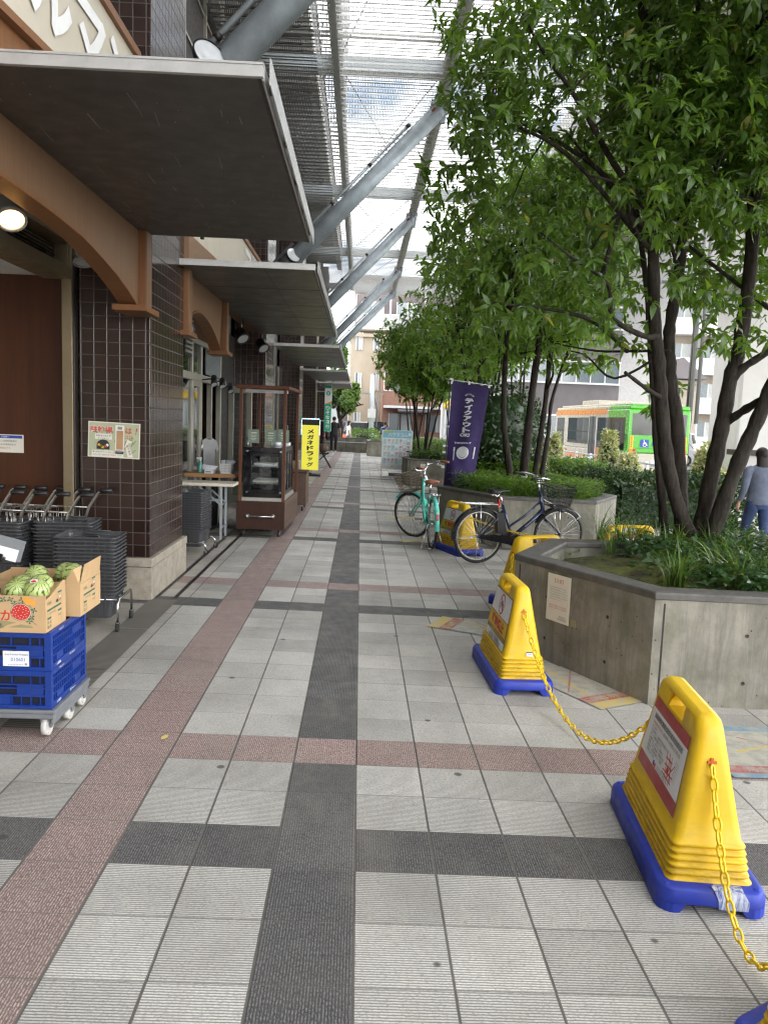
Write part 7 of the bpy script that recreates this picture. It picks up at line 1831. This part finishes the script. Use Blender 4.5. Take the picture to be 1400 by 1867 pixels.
def bush(name, label, cat, c, rad, n, L, W, mat, seed, box=False, group=None, stem=True, bright=None):
    t = thing(name, label, cat, (c[0], c[1], c[2]-rad[2]), 0, group); r = np.random.default_rng(seed)
    if box:
        q = r.uniform(-1, 1, (n, 3)); ax = r.integers(0, 3, n); sg = np.where(r.uniform(size=n) < .5, -1, 1); sg = np.where(ax == 2, np.abs(sg), sg); dep = 1-r.uniform(0, 1, n)**2*.32; q[np.arange(n), ax] = sg*dep; nrm = np.zeros((n, 3)); nrm[np.arange(n), ax] = sg
        q += np.sin(q[:, [1, 2, 0]]*6+seed)*.09+np.sin(q[:, [2, 0, 1]]*13+seed)*.05+r.normal(0, .05, (n, 3))
    else:
        o = unit(r.normal(size=(n, 3))); q = o*(1-r.uniform(0, 1, n)**2*.45)[:, None]*(1+.10*np.sin(o[:, :1]*7+seed)+.08*np.sin(o[:, 2:3]*9)); nrm = o
        if rad[2] > rad[0]*1.35: q[:, 2] = np.sign(q[:, 2])*np.abs(q[:, 2])**.72      # clipped column
    P = np.array(c)+q*np.array(rad); D = nrm*.6+r.normal(0, .6, (n, 3)); Nn = nrm+r.normal(0, .4, (n, 3))+np.array([0, 0, .5])
    leaves('foliage', P, D, Nn, L*r.uniform(.6, 1.3, n), W*r.uniform(.7, 1.2, n), M[mat], t)
    m = MB(); rr = random.Random(seed)
    for i in range(7):
        x = c[0]+rr.uniform(-.6, .6)*rad[0]; y = c[1]+rr.uniform(-.6, .6)*rad[1]
        m.tube([(x*.2+c[0]*.8, y*.2+c[1]*.8, c[2]-rad[2]*1.02), (x*.7+c[0]*.3, y*.7+c[1]*.3, c[2]-rad[2]*.2), (x, y, c[2]+rad[2]*.75)], [.018, .012, .005], M['bark'], n=6)
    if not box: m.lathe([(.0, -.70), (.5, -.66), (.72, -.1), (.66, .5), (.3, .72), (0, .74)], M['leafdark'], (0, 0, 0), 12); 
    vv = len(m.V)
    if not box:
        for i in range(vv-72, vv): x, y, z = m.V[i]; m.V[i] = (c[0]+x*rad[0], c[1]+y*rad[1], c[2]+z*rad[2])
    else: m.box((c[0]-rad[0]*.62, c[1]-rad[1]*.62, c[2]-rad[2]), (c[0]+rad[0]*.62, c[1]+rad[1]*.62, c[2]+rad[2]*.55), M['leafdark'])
    m.build('branches', t, world=True); return t
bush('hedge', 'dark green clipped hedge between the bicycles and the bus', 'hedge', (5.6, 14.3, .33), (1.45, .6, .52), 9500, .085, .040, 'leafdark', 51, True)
bush('hedge', 'brighter low hedge behind the dark bicycle', 'hedge', (4.75, 17.2, .48), (.42, .9, .42), 3600, .08, .042, 'leafbright', 52, True)
SH = [('tall clipped variegated shrub in front of the bus side', 6.32, 20, .72, .25, .86, 2000, 61), ('rounded variegated shrub in front of the bus rear', 6.74, 19.6, .48, .29, .56, 1700, 62), ('slender variegated shrub left of the tall clipped one', 5.45, 22.0, .72, .19, .74, 1500, 63),
      ('tall variegated shrub right of the near tree stems', 6.5, 14.6, .48, .28, .92, 2600, 64), ('loose pale shrub left of the bus door', 4.6, 24.0, .85, .75, .80, 2200, 65)]
for lab, x, y, cz, r0_, rz_, n_, sd_ in SH: bush('variegated_shrub', lab, 'shrub', (x, y, cz), (r0_, r0_, rz_), n_, .095, .045, 'variegated', sd_, group='variegated shrubs by the road')
bush('shrub', 'small low shrub by the road behind the near stems', 'shrub', (8.4, 21.5, .15), (.6, .5, .45), 1300, .09, .045, 'variegated', 66)
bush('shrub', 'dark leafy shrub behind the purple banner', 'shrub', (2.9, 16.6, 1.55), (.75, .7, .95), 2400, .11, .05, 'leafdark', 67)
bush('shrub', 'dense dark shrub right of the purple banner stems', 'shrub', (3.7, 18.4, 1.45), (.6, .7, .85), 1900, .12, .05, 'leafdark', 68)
S_ = [(5.0+random.uniform(-.7, .9), 9.4+random.uniform(-.7, .9), gz(5), 16, random.uniform(.4, .65), .009, 1.0) for _ in range(26)] + [(3.9+random.uniform(-.3, .6), 10.0+random.uniform(-.5, .3), gz(4), 16, random.uniform(.4, .6), .009, 1.0) for _ in range(14)]
blades('tall_grass', 'tall arching grasses between the two planters', S_, M['blade'])
# pine-like street tree beyond the end wall
tree('street_tree', 'bright green layered street tree beyond the end wall', (-1.2, 45.0, 0), [([(-1.2,45,-.1),(-1.1,45,1.2),(-1.3,45.1,2.2),(-1.0,45,3.2)], .16, .07), ([(-1.15,45,1.6),(-.5,45,2.3),(.1,45,2.5)], .08, .03)], [], (-1.0, 45, 2.75), (1.45, 1.3, 1.0), 700, 7, .20, .08, 'leafbright', 1.75, 71, twigs=60, lumps=9)
tree('street_tree', 'tall loose street tree beside the far awnings', (-1.9, 43.0, 0), [([(-1.9,43,-.1),(-1.8,43,2),(-1.5,43,4),(-1.3,43,5.6)], .13, .05)], [], (-1.25, 43, 5.0), (.75, .8, 1.7), 420, 7, .20, .07, 'leafbright', 3.4, 72, twigs=50, lumps=9)
tree('street_tree', 'dark street tree behind the hanging bank sign', (-2.2, 44.5, 0), [([(-2.2,44.5,-.1),(-2.1,44.5,1.5),(-2.0,44.5,3)], .18, .08)], [], (-2.0, 44.5, 3.1), (1.0, .9, 1.1), 420, 7, .20, .08, 'leafdark', 2.0, 73, twigs=40, lumps=7)
bush('hedge', 'small rounded hedge behind the end wall', 'hedge', (.25, 44.0, .45), (.75, .5, .62), 1100, .12, .06, 'leafbright', 74, True)
# ------------------------------------------------------------------ end wall, street beyond
t = thing('end_wall', 'low concrete wall with a handrail closing the walk', 'wall', (-.3, 39.75, gz(0)))
m = MB(); m.box((-3.2, 39.6, -.1), (.34, 39.9, .70), M['concrete'])
for x in (-1.9, -.7): m.box((x-.008, 39.592, -.05), (x+.008, 39.603, .70), M['darkmetal'])
m.build('wall', t, world=True)
m = MB(); m.box((-3.2, 39.58, .701), (.34, 39.92, .74), M['coping']); m.build('coping', t, world=True)
m = MB(); m.cyl((-3.2, 39.53, .50), (.3, 39.53, .50), .022, M['steel'], n=10)
for x in (-2.4, -1.2, -.1): m.cyl((x, 39.53, .50), (x, 39.6, .50), .012, M['steel'], n=8)
m.build('handrail', t, world=True)

def car(label, x, y, z, rz, L, W, H, paint, van=False, lights=True):
    t = thing('parked_car', label, 'car', (x, y, z), rz); P = M[paint]; m = MB()   # +Y is the front
    hl, hw = L/2, W/2
    side = [(-hl,.28*H),(-hl+.02,.52*H),(-hl+.04,.60*H),(hl-.25,.55*H),(hl-.03,.44*H),(hl,.24*H),(hl-.1,.14*H),(-hl+.1,.14*H)] if not van else [(-hl,.25*H),(-hl+.03,.56*H),(hl-.55,.56*H),(hl-.06,.46*H),(hl,.22*H),(hl-.1,.13*H),(-hl+.1,.13*H)]
    m.prism((Vector((0, 0, 0)), Vector((0, 1, 0)), Vector((0, 0, 1))), side, -hw, hw, P)
    top = [(-hl+.06,.595*H),(-hl+.22,.97*H),(-hl+.5,H),(hl-1.75,H),(hl-1.15,.90*H),(hl-.62,.575*H)] if van else [(-hl+.35,.60*H),(-hl+.9,.98*H),(.2,H),(.75,.93*H),(hl-1.0,.575*H)]
    m.prism((Vector((0, 0, 0)), Vector((0, 1, 0)), Vector((0, 0, 1))), top, -hw*.90, hw*.90, P); m.build('body', t, bevel=.05, seg=3)
    for s in (-1, 1):
        q = MB(); fr = (Vector((s*(hw*.90+.006), 0, 0)), Vector((0, s, 0)), Vector((0, 0, 1))); y0, y1 = (top[1][0]+.12, top[-2][0]-.05)
        q.prism(fr, [(s*y0,.64*H),(s*(y0+.12),.92*H),(s*((y0+y1)/2-.05),.93*H),(s*((y0+y1)/2-.05),.64*H)], -.02, .0, M['glass']); q.prism(fr, [(s*((y0+y1)/2+.05),.64*H),(s*((y0+y1)/2+.05),.93*H),(s*y1,.90*H),(s*(y1+.30),.64*H)], -.02, .0, M['glass']); q.build('side_window', t)
    a, b = Vector((0, top[0][0], top[0][1]+.06*H)), Vector((0, top[1][0], top[1][1]-.03*H)); v = (b-a).normalized(); q = MB(); q.prism((a+Vector((0, -.012, 0)), Vector((1, 0, 0)), v), [(-hw*.78,0),(hw*.78,0),(hw*.70,(b-a).length),(-hw*.70,(b-a).length)], -.02, .012, M['glass']); q.build('rear_window', t)
    a, b = Vector((0, top[-1][0], top[-1][1]+.02*H)), Vector((0, top[-2][0], top[-2][1]-.02*H)); v = (b-a).normalized(); q = MB(); q.prism((a, Vector((-1, 0, 0)), v), [(-hw*.8,0),(hw*.8,0),(hw*.72,(b-a).length),(-hw*.72,(b-a).length)], -.02, .012, M['glass']); q.build('windscreen', t)
    for yy in (-hl*.62, hl*.60):
        for s in (-1, 1): q = MB(); q.cyl((s*(hw-.18), yy, .32), (s*(hw+.01), yy, .32), .32, M['rubber'], n=24); q.cyl((s*(hw-.02), yy, .32), (s*(hw+.018), yy, .32), .20, M['satin'], n=16); q.build('wheel', t)
    for s in (-1, 1):
        q = MB(); q.box((min(s*hw*.92, s*hw*.62), -hl-.012, .42*H), (max(s*hw*.92, s*hw*.62), -hl+.05, .52*H), glowing('tail_glow', (.9, .06, .02), .8) if lights else M['redlamp']); q.box((min(s*hw*.92, s*hw*.74), -hl-.010, .36*H), (max(s*hw*.92, s*hw*.74), -hl+.05, .415*H), M['amber']); q.build('tail_lamp', t)
        q = MB(); q.box((min(s*hw*.9, s*hw*.6), hl-.12, .38*H), (max(s*hw*.9, s*hw*.6), hl+.005, .45*H), M['film']); q.build('headlight', t)
    q = MB(); q.box((-.17, -hl-.016, .30*H), (.17, -hl+.02, .37*H), M['paperw']); q.build('number_plate', t); return t
car('black van with lit tail lamps stopped beyond the end wall', .55, 51.5, -.33, R(-24), 4.7, 1.8, 1.88, 'carblack', True)
car('white van seen between the near tree stems', 19.0, 50.0, -.33, R(60), 4.4, 1.7, 1.9, 'carwhite', True); car('pale grey car in front of the white van', 17.6, 46.0, -.33, R(75), 4.3, 1.7, 1.5, 'carwhite'); car('white car at the far road behind the banner', 9.0, 50.0, -.33, R(80), 4.3, 1.7, 1.5, 'carwhite')
# city bus
t = thing('city_bus', 'green and cream city bus waiting at the kerb, seen from behind', 'bus', (11.75, 31.0, -.33), R(1.5)); HW, LB, H = 1.25, 10.6, 3.05
m = MB(); gr, cr = M['busgreen'], M['buscream']
sec = lambda z0, z1, i=0: ((-HW+i, .0, z0), (HW-i, LB, z1))
m.box((-HW, 0, .30), (HW, LB, 1.05), cr); m.box((-HW, 0, 1.0505), (HW, 2.4, 2.78), gr); m.box((-HW, 2.4005, 1.0505), (HW, LB, 2.78), cr); m.box((-HW+.04, .03, 2.7805), (HW-.04, 2.4, H-.1), gr); m.box((-HW+.04, 2.4005, 2.7805), (HW-.04, LB-.05, H-.1), cr); m.box((-HW+.2, .3, H-.0995), (HW-.2, LB-.4, H), cr); m.box((-.8, 5.2, H), (.8, 7.6, H+.22), cr)
m.build('body', t, bevel=.05, seg=3)
m = MB(); m.box((-HW-.006, 2.6, 2.58), (-HW+.02, LB-.2, 2.80), M['busorange'])
fr = (Vector((-HW-.004, 0, 0)), Vector((0, -1, 0)), Vector((0, 0, 1))); m.flat(fr, [(-4.2,.30),(-2.5,.30),(-3.6,1.25),(-4.2,1.25)], M['busorange'], .002); m.flat(fr, [(-9.5,.30),(-4.6,.30),(-5.2,.8),(-9.5,.9)], M['busorange'], .002); m.build('livery_stripe', t)
m = MB()

for y0, y1, z0 in ((.35,1.9,1.15),(1.95,3.7,1.15),(5.0,6.6,1.25),(6.65,8.2,1.25),(8.9,10.2,1.0)): m = MB(); m.box((-HW-.012, y0, z0), (-HW+.02, y1, 2.45), M['glass']); m.box((-HW-.0165, y0, 1.80), (-HW-.0115, y1, 1.84), M['darkmetal']); m.build('side_window', t)
m = MB(); m.box((-HW-.010, 3.82, .42), (-HW+.02, 4.88, 2.50), M['glass']); m.box((-HW-.014, 4.30, .42), (-HW-.009, 4.42, 2.5), M['black']); m.box((-HW-.014, 3.82, .42), (-HW-.009, 3.90, 2.5), M['white']); m.build('door', t)
m = MB(); m.box((-1.08, -.012, 1.78), (1.10, .02, 2.62), M['glass']); m.build('rear_window', t)
m = MB(); fr = XZ((0, -.014, 0)); 
for s in (-1, 1): m.rect(fr, s*1.08-.07, 1.12 if s > 0 else 1.12, s*1.08+.07, 1.74, M['yellow'], 0)
for s in (-1, 1):
    for k in range(6): m.rect(fr, s*1.08-.03, 1.66-.075*k, s*1.08+.03, 1.70-.075*k, M['darkred'], .003)
bs = M['blueink']; m.rect(fr, -.72, 1.30, -.38, 1.60, bs, .002); m.annulus(fr, -.54, 1.40, .06, .08, M['white'], .004, 24); m.line(fr, (-.57, 1.42), (-.57, 1.53), .025, M['white'], .005); m.disc(fr, -.575, 1.555, .022, M['white'], .005, 12); m.line(fr, (-.57, 1.48), (-.49, 1.48), .018, M['white'], .005); m.line(fr, (-.57, 1.43), (-.47, 1.43), .02, M['white'], .005); m.line(fr, (-.47, 1.43), (-.43, 1.36), .02, M['white'], .005)
m.rect(fr, -.25, 1.36, .45, 1.52, bs, .002); m.text(fr, 'ノンステップバス', .10, 1.44, M['white'], w=.60, h=.10, d=.004); m.line(fr, (-1.2, 1.055), (1.2, 1.055), .012, M['darkmetal'], .001); m.line(fr, (-.9, 1.25), (.95, 1.25), .010, M['darkmetal'], .001)
m.rect(fr, -.25, .55, .15, .60, M['greyink'], .001); m.build('rear_markings', t)
for s in (-1, 1):
    q = MB(); fr = XZ((s*1.02, -.016, 0)); q.prism(fr, [(-.15,1.06),(.0,1.06),(.0,1.22),(-.15,1.22)], -.03, .012, M['amber'] if s < 0 else M['redlamp']); q.prism(fr, [(.004,1.06),(.14,1.06),(.14,1.22),(.004,1.22)], -.03, .012, M['redlamp'] if s < 0 else M['amber']); q.build('tail_lamp', t)
m = MB(); m.box((-HW+.03, .02, .12), (HW-.03, LB-.1, .2995), M['black']); m.box((-.25, -.02, .62), (.25, .0, .80), M['paperw']); m.build('bumper', t)
m = MB()
for q in range(5): m.box((-HW-.012, .12, 1.55+q*.05), (-HW+.01, .30, 1.58+q*.05), M['darkmetal'])
m.build('air_vent', t)
for y in (2.7, 8.4):
    for s in (-1, 1): q = MB(); q.cyl((s*(HW-.25), y, .46), (s*(HW+.004), y, .46), .46, M['rubber'], n=28); q.cyl((s*(HW-.02), y, .46), (s*(HW+.01), y, .46), .25, M['satin'], n=18); q.build('wheel', t)

# ------------------------------------------------------------------ buildings beyond
fw = plain('far_window', (.16, .20, .22), .15, spec=.8); fwb = plain('far_curtain', (.50, .53, .52), .5)
def window(m, fr, x0, y0, x1, y1, glassm=None): pass
def block(name, label, x0, x1, y0, y1, h, mat, floors, cols, style, skip=0, fh=2.95, z0=-.33, group=None, rail='white', face='-Y', ww=.62, wh=.5):
    t = thing(name, label, 'building', ((x0+x1)/2, (y0+y1)/2, z0), 0, group)
    m = MB(); m.box((x0, y0, z0), (x1, y1, z0+h), M[mat]); m.box((x0-.15, y0-.15, z0+h), (x1+.15, y1+.15, z0+h+.25), M[mat]); w = m.build('wall', t, world=True)
    cw = (x1-x0)/cols; gl = MB(); fr_ = MB(); bal = MB(); ac = MB()
    for f in range(floors):
        for c in range(cols):
            a = x0+cw*c; zb = z0+.5+f*fh
            if style == 'band': continue
            q = MB(); x_ = a+cw*(1-ww)/2; q.box((x_, y0-.05, zb+.75), (x_+cw*ww, y0+.02, zb+.75+fh*wh), fw); q.box((x_+cw*ww*.45, y0-.052, zb+.75), (x_+cw*ww*.98, y0-.049, zb+.75+fh*wh), fwb)
            for s in (0, .5, 1): q.box((x_+cw*ww*s-.03, y0-.07, zb+.72), (x_+cw*ww*s+.03, y0-.0505, zb+.78+fh*wh), M['white'])
            q.build('window', t, world=True)
        if style == 'balcony' and f >= skip:
            zb = z0+.5+f*fh; q = MB(); q.box((x0+.1, y0-1.2, zb-.12), (x1-.1, y0, zb+.05), M['white']); q.box((x0+.1, y0-1.2, zb+.051), (x1-.1, y0-1.1, zb+1.05), M[rail]); q.box((x0+.08, y0-1.22, zb+1.051), (x1-.08, y0-1.08, zb+1.11), M['white'])
            for c in range(cols+1): q.box((max(x0+.1, x0+cw*c-.06), y0-1.15, zb+1.11), (min(x1-.1, x0+cw*c+.06), y0-.001, zb+fh-.13), M['white'])
            for c in range(cols): q.box((x0+cw*c+.25, y0-.5, zb+.051), (x0+cw*c+.95, y0-.15, zb+.65), M['paper'])
            q.build('balcony', t, world=True)
    if style == 'band':
        for f in range(floors):
            zb = z0+1.4+f*fh; q = MB(); q.box((x0+.05, y0-.06, zb), (x1-.05, y0+.02, zb+1.25), fw)
            for c in range(cols*2+1): xx = x0+.05+(x1-x0-.1)*c/(cols*2); q.box((xx-.03, y0-.09, zb), (xx+.03, y0-.0605, zb+1.25), M['white'])
            q.box((x0, y0-.12, zb+1.2505), (x1, y0, zb+1.36), M['white']); q.box((x0, y0-.12, zb-.11), (x1, y0, zb-.0005), M['white']); q.build('window', t, world=True)
    return t
M['brick'] = brickmat('red_brick', (.30, .13, .085), (.38, .17, .11), (.42, .36, .30)); M['greyclad'] = plain('grey_cladding', (.17, .155, .16), .7, 0, .1, 2); M['mauve'] = plain('mauve_wall', (.17, .145, .145), .75); M['beigewall'] = plain('beige_wall', (.36, .315, .26), .75); M['whitewall'] = plain('white_wall', (.50, .50, .49), .7); M['railgrey'] = plain('rail_grey', (.45, .46, .47), .5)
M['darkrail'] = plain('dark_balcony_rail', (.20, .20, .21), .5)
block('apartment_block', 'tall grey apartment block with glazed balconies at the end of the walk', -.75, 13.5, 66, 80, 13.4, 'mauve', 4, 5, 'balcony', 3, rail='railgrey')
block('apartment_block', 'cream apartment wing with small windows at the end of the walk', -.95, 1.65, 60, 66, 8.1, 'cream', 3, 2, 'plain', ww=.35, wh=.42)
block('apartment_block', 'red brick flats with balconies behind the slim trees', 1.5, 9.5, 57.5, 60, 6.6, 'brick', 3, 3, 'balcony', 1, rail='brick', fh=2.5)
block('apartment_block', 'grey tower slab left of the cream wing', -1.6, -.6, 67, 78, 5.0, 'mauve', 1, 1, 'plain')
block('low_house', 'low mauve wall building behind the street tree', -6.5, -1.0, 52, 58, 4.2, 'mauve', 1, 2, 'plain')
t = thing('shop_awning', 'small dark tiled porch roof on the brick flats', 'porch', (3.6, 56.8, 0)); m = MB(); m.box((2.7, 56.4, 2.2), (4.8, 57.45, 2.3), M['darkmetal']); m.bar((2.6, 56.6, 2.5), (4.9, 56.6, 2.5), .9, .12, M['greyclad'], up=(0, -.4, 1)); m.build('roof', t, world=True); m = MB()
for x in (2.8, 4.7): m.box((x-.05, 56.45, -.33), (x+.05, 56.55, 2.1995), M['cartwood'])
m.build('post', t, world=True)
block('office_building', 'grey clad office block with white window bands behind the bus', 8.8, 16.2, 50, 62, 17, 'greyclad', 5, 4, 'band', fh=3.4)
block('office_building', 'plain white building right of the grey office block', 16.3, 19.8, 51, 62, 15, 'whitewall', 1, 1, 'plain', ww=.0)
block('apartment_block', 'beige apartment block with open balconies behind the white van', 23.6, 33, 62, 72, 15, 'beigewall', 5, 4, 'balcony', 0, rail='white', fh=3.0)
block('low_house', 'weathered beige house with tiled roof right of the bus', 19.9, 23.0, 54, 60, 5.2, 'beigewall', 1, 1, 'plain')
t = thing('tiled_roof', 'grey tiled gable roof on the weathered house', 'roof', (21.4, 57, 5.0)); m = MB(); m.prism(XZ((0, 53.7, 0)), [(19.6,5.2),(23.4,5.2),(21.6,6.6)], -.3, .2, M['greyclad']); m.prism(XZ((0, 60, 0)), [(19.6,5.18),(23.4,5.18),(21.6,6.58)], 0, 5.9, M['greyclad']); m.build('roof_tiles', t, world=True)
block('shop_building', 'pale shop front with a yellow band behind the banner', 4.9, 8.5, 48, 49, 3.6, 'whitewall', 1, 2, 'plain', ww=.8)
t = thing('shop_fascia', 'bright yellow fascia band over the pale shop front', 'sign', (6.7, 47.8, 2.7)); m = MB(); m.box((4.95, 47.84, 2.55), (8.45, 47.99, 2.95), M['yellow']); m.build('band', t, world=True)
block('office_building', 'distant pale block filling the street beyond the bus', -40, -8, 95, 110, 18, 'beigewall', 5, 8, 'plain')
# elevated road: pier, cap and deck
t = thing('expressway_viaduct', 'pale concrete expressway pier and deck rising behind the near tree', 'viaduct', (19.5, 36, -.33)); cc = M['concrete_far']
m = MB(); m.box((17.0, 35.5, -.33), (21.5, 38.5, 9.2), cc); m.build('pier', t, world=True, bevel=.12)
m = MB(); m.prism(XZ((0, 35.2, 0)), [(16.0,8.2),(22.6,8.2),(23.2,13.2),(28,15.2),(28,16.8),(10.8,16.8),(10.8,15.4),(15.2,13.0)], -3.6, 0, cc); m.build('pier_cap', t, world=True)
m = MB(); m.box((11.4, -10, 16.801), (27.5, 140, 18.0), cc); m.box((11.0, -10, 18.0005), (11.4, 140, 19.2), M['concrete_far']); m.build('deck', t, world=True)
m = MB(); m.cyl((14.6, 35.0, 2.0), (14.6, 35.0, 16.7), .09, M['greyink'], n=10); m.cyl((14.9, 35.0, 2.0), (14.9, 35.0, 16.7), .09, M['greyink'], n=10); m.build('drain_pipe', t, world=True)
# posts, rails, bollards, poles
t = thing('utility_pole', 'pale concrete utility pole with cables beyond the end wall', 'utility pole', (.62, 44.8, -.33)); m = MB(); m.cyl((0, 0, 0), (-.05, 0, 4.5), .17, plain('pole_pale', (.55, .60, .63), .6), r1=.11, n=16); m.build('pole', t); m = MB(); m.box((-.6, -.05, 3.4), (.6, .05, 3.48), M['steel']); m.cyl((.25, -.1, 1.6), (.25, -.1, 3.3), .05, M['greyplastic'], n=8); m.box((-.25, -.25, 2.1), (.2, -.1, 2.6), M['white']); m.tube([(.1, -.2, 3.2), (.3, -.3, 2.5), (.25, -.25, 1.9), (.1, -.18, 1.6)], .015, M['black'], n=6); m.build('fittings', t)
t = thing('street_lamp', 'dark street lamp post rising behind the near tree stems', 'street lamp', (16.6, 40, -.33)); m = MB(); m.cyl((0, 0, 0), (0, 0, 9), .16, M['darkmetal'], r1=.11, n=14); m.build('pole', t); m = MB(); m.tube([(0, 0, 8.9), (-.6, 0, 9.3), (-1.4, 0, 9.35)], .05, M['darkmetal'], n=8); m.cbox((-1.6, 0, 9.33), (.6, .25, .12), M['greyplastic']); m.build('lamp_head', t)
for i, (x, y, lab) in enumerate(((8.7, 24.6, 'short white bollard below the bus rear'), (5.0, 22.6, 'short white bollard at the foot of the slender shrub'), (4.0, 26.5, 'short white bollard left of the loose shrub'))):
    t = thing('bollard', lab, 'bollard', (x, y, gz(x)), 0, 'white bollards along the kerb'); m = MB(); m.lathe([(.13,0),(.13,.48),(.12,.50),(0,.505)], M['white'], n=20); m.build('post', t); m = MB(); m.lathe([(.133,.40),(.135,.405),(.135,.455),(.133,.46)], M['darkmetal'], n=20); m.build('band', t)
t = thing('guard_rail', 'grey roadside guard rail behind the walking person', 'guard rail', (8.8, 18, 0)); m = MB()
for z in (.62, .38): m.tube([(8.85, 6, z), (8.85, 34, z)], .035, M['steel'], n=10)
m.build('rail', t, world=True); m = MB()
for k in range(15): m.cyl((8.87, 6.2+2*k, -.2), (8.87, 6.2+2*k, .68), .045, M['white'], n=10)
m.build('post', t, world=True)
t = thing('pipe_rail', 'low pipe rail by the hedge in front of the bus', 'railing', (6.2, 23.0, 0)); m = MB(); m.tube([(5.9, 22.6, -.1), (5.9, 22.6, .75), (7.2, 24.4, .75), (7.2, 24.4, -.1)], .03, M['steel'], n=8); m.tube([(5.9, 22.6, .4), (7.2, 24.4, .4)], .02, M['steel'], n=8); m.build('pipe', t, world=True)
t = thing('median_barrier', 'dark topped concrete barrier at the foot of the viaduct pier', 'barrier', (19, 33, -.33)); m = MB(); m.box((15.5, 32.5, -.33), (40, 33.0, .75), M['concrete_far']); m.build('wall', t, world=True); m = MB(); m.box((15.5, 32.4, .751), (40, 33.1, .98), M['darkmetal']); m.build('rail', t, world=True)
t = thing('bus_stop_box', 'dark brown box post left of the tall clipped shrub', 'post box', (5.45, 24.2, gz(5.4))); m = MB(); m.box((-.2, -.2, 0), (.2, .2, 1.15), M['cartwood']); m.build('box_body', t, bevel=.02); m = MB(); m.box((-.22, -.22, 1.1505), (.22, .22, 1.2), M['darkmetal']); m.build('cap', t)

# ------------------------------------------------------------------ camera, sky, sun
cam = bpy.data.cameras.new('camera'); co = bpy.data.objects.new('camera', cam); COL.objects.link(co); scene.camera = co
r3, d3, f3 = AX
co.matrix_world = Matrix(((r3.x, -d3.x, -f3.x, 0), (r3.y, -d3.y, -f3.y, 0), (r3.z, -d3.z, -f3.z, CAMH), (0, 0, 0, 1)))
cam.sensor_fit = 'VERTICAL'; cam.sensor_height = 24.0; cam.sensor_width = 18.0; cam.lens = FPX/1867*24.0; cam.clip_start = .05; cam.clip_end = 3000
EL, AZ = R(44), R(98)                    # sun high to the right, behind thin cloud
w = bpy.data.worlds.new('World'); scene.world = w; w.use_nodes = True; nt = w.node_tree; nt.nodes.clear()
nd = lambda ty: nt.nodes.new(ty)
out = nd('ShaderNodeOutputWorld'); bg = nd('ShaderNodeBackground'); sky = nd('ShaderNodeTexSky'); sky.sky_type = 'NISHITA'; sky.sun_disc = False; sky.sun_elevation = EL; sky.sun_rotation = AZ; sky.air_density = 1.0; sky.dust_density = 1.2
tc = nd('ShaderNodeTexCoord'); mp = nd('ShaderNodeMapping'); mp.inputs['Scale'].default_value = (1, 1, 1.6); mp.inputs['Location'].default_value = CLOUD_OFF
nz = nd('ShaderNodeTexNoise'); nz.inputs['Scale'].default_value = 2.4; nz.inputs['Detail'].default_value = 7; nz.inputs['Roughness'].default_value = .58
rp = nd('ShaderNodeValToRGB'); rp.color_ramp.elements[0].position = .41; rp.color_ramp.elements[0].color = (.045, .045, .045, 1); rp.color_ramp.elements[1].position = .53
cl = nd('ShaderNodeMix'); cl.data_type = 'RGBA'; cl.inputs[7].default_value = (CLOUD, CLOUD, CLOUD*1.01, 1)
L_ = nt.links.new
L_(tc.outputs['Generated'], mp.inputs['Vector']); L_(mp.outputs[0], nz.inputs['Vector']); L_(nz.outputs['Fac'], rp.inputs[0]); L_(rp.outputs[0], cl.inputs[0]); L_(sky.outputs[0], cl.inputs[6]); L_(cl.outputs[2], bg.inputs[0]); bg.inputs[1].default_value = SKY_STRENGTH; L_(bg.outputs[0], out.inputs[0])
sl_ = bpy.data.lights.new('sun', 'SUN'); sl_.energy = SUN; sl_.angle = R(14); sl_.color = (1.0, .96, .90); so_ = bpy.data.objects.new('sun', sl_); COL.objects.link(so_)
# Nishita measures rotation from +Y towards +X
sd_ = Vector((math.sin(AZ)*math.cos(EL), math.cos(AZ)*math.cos(EL), math.sin(EL))); so_.rotation_euler = sd_.to_track_quat('Z', 'Y').to_euler(); so_.location = (10, -5, 30)
vs_ = scene.view_settings; vs_.view_transform = 'Standard'; vs_.look = 'None'; vs_.gamma = 1.0; vs_.use_curve_mapping = False; vs_.exposure = EXPOSURE
scene.cycles.max_bounces = 8; scene.cycles.transparent_max_bounces = 24; scene.cycles.use_denoising = True; scene.cycles.pixel_filter_type = 'BLACKMAN_HARRIS'; scene.cycles.filter_width = 1.3; scene.cycles.caustics_reflective = False; scene.cycles.caustics_refractive = False
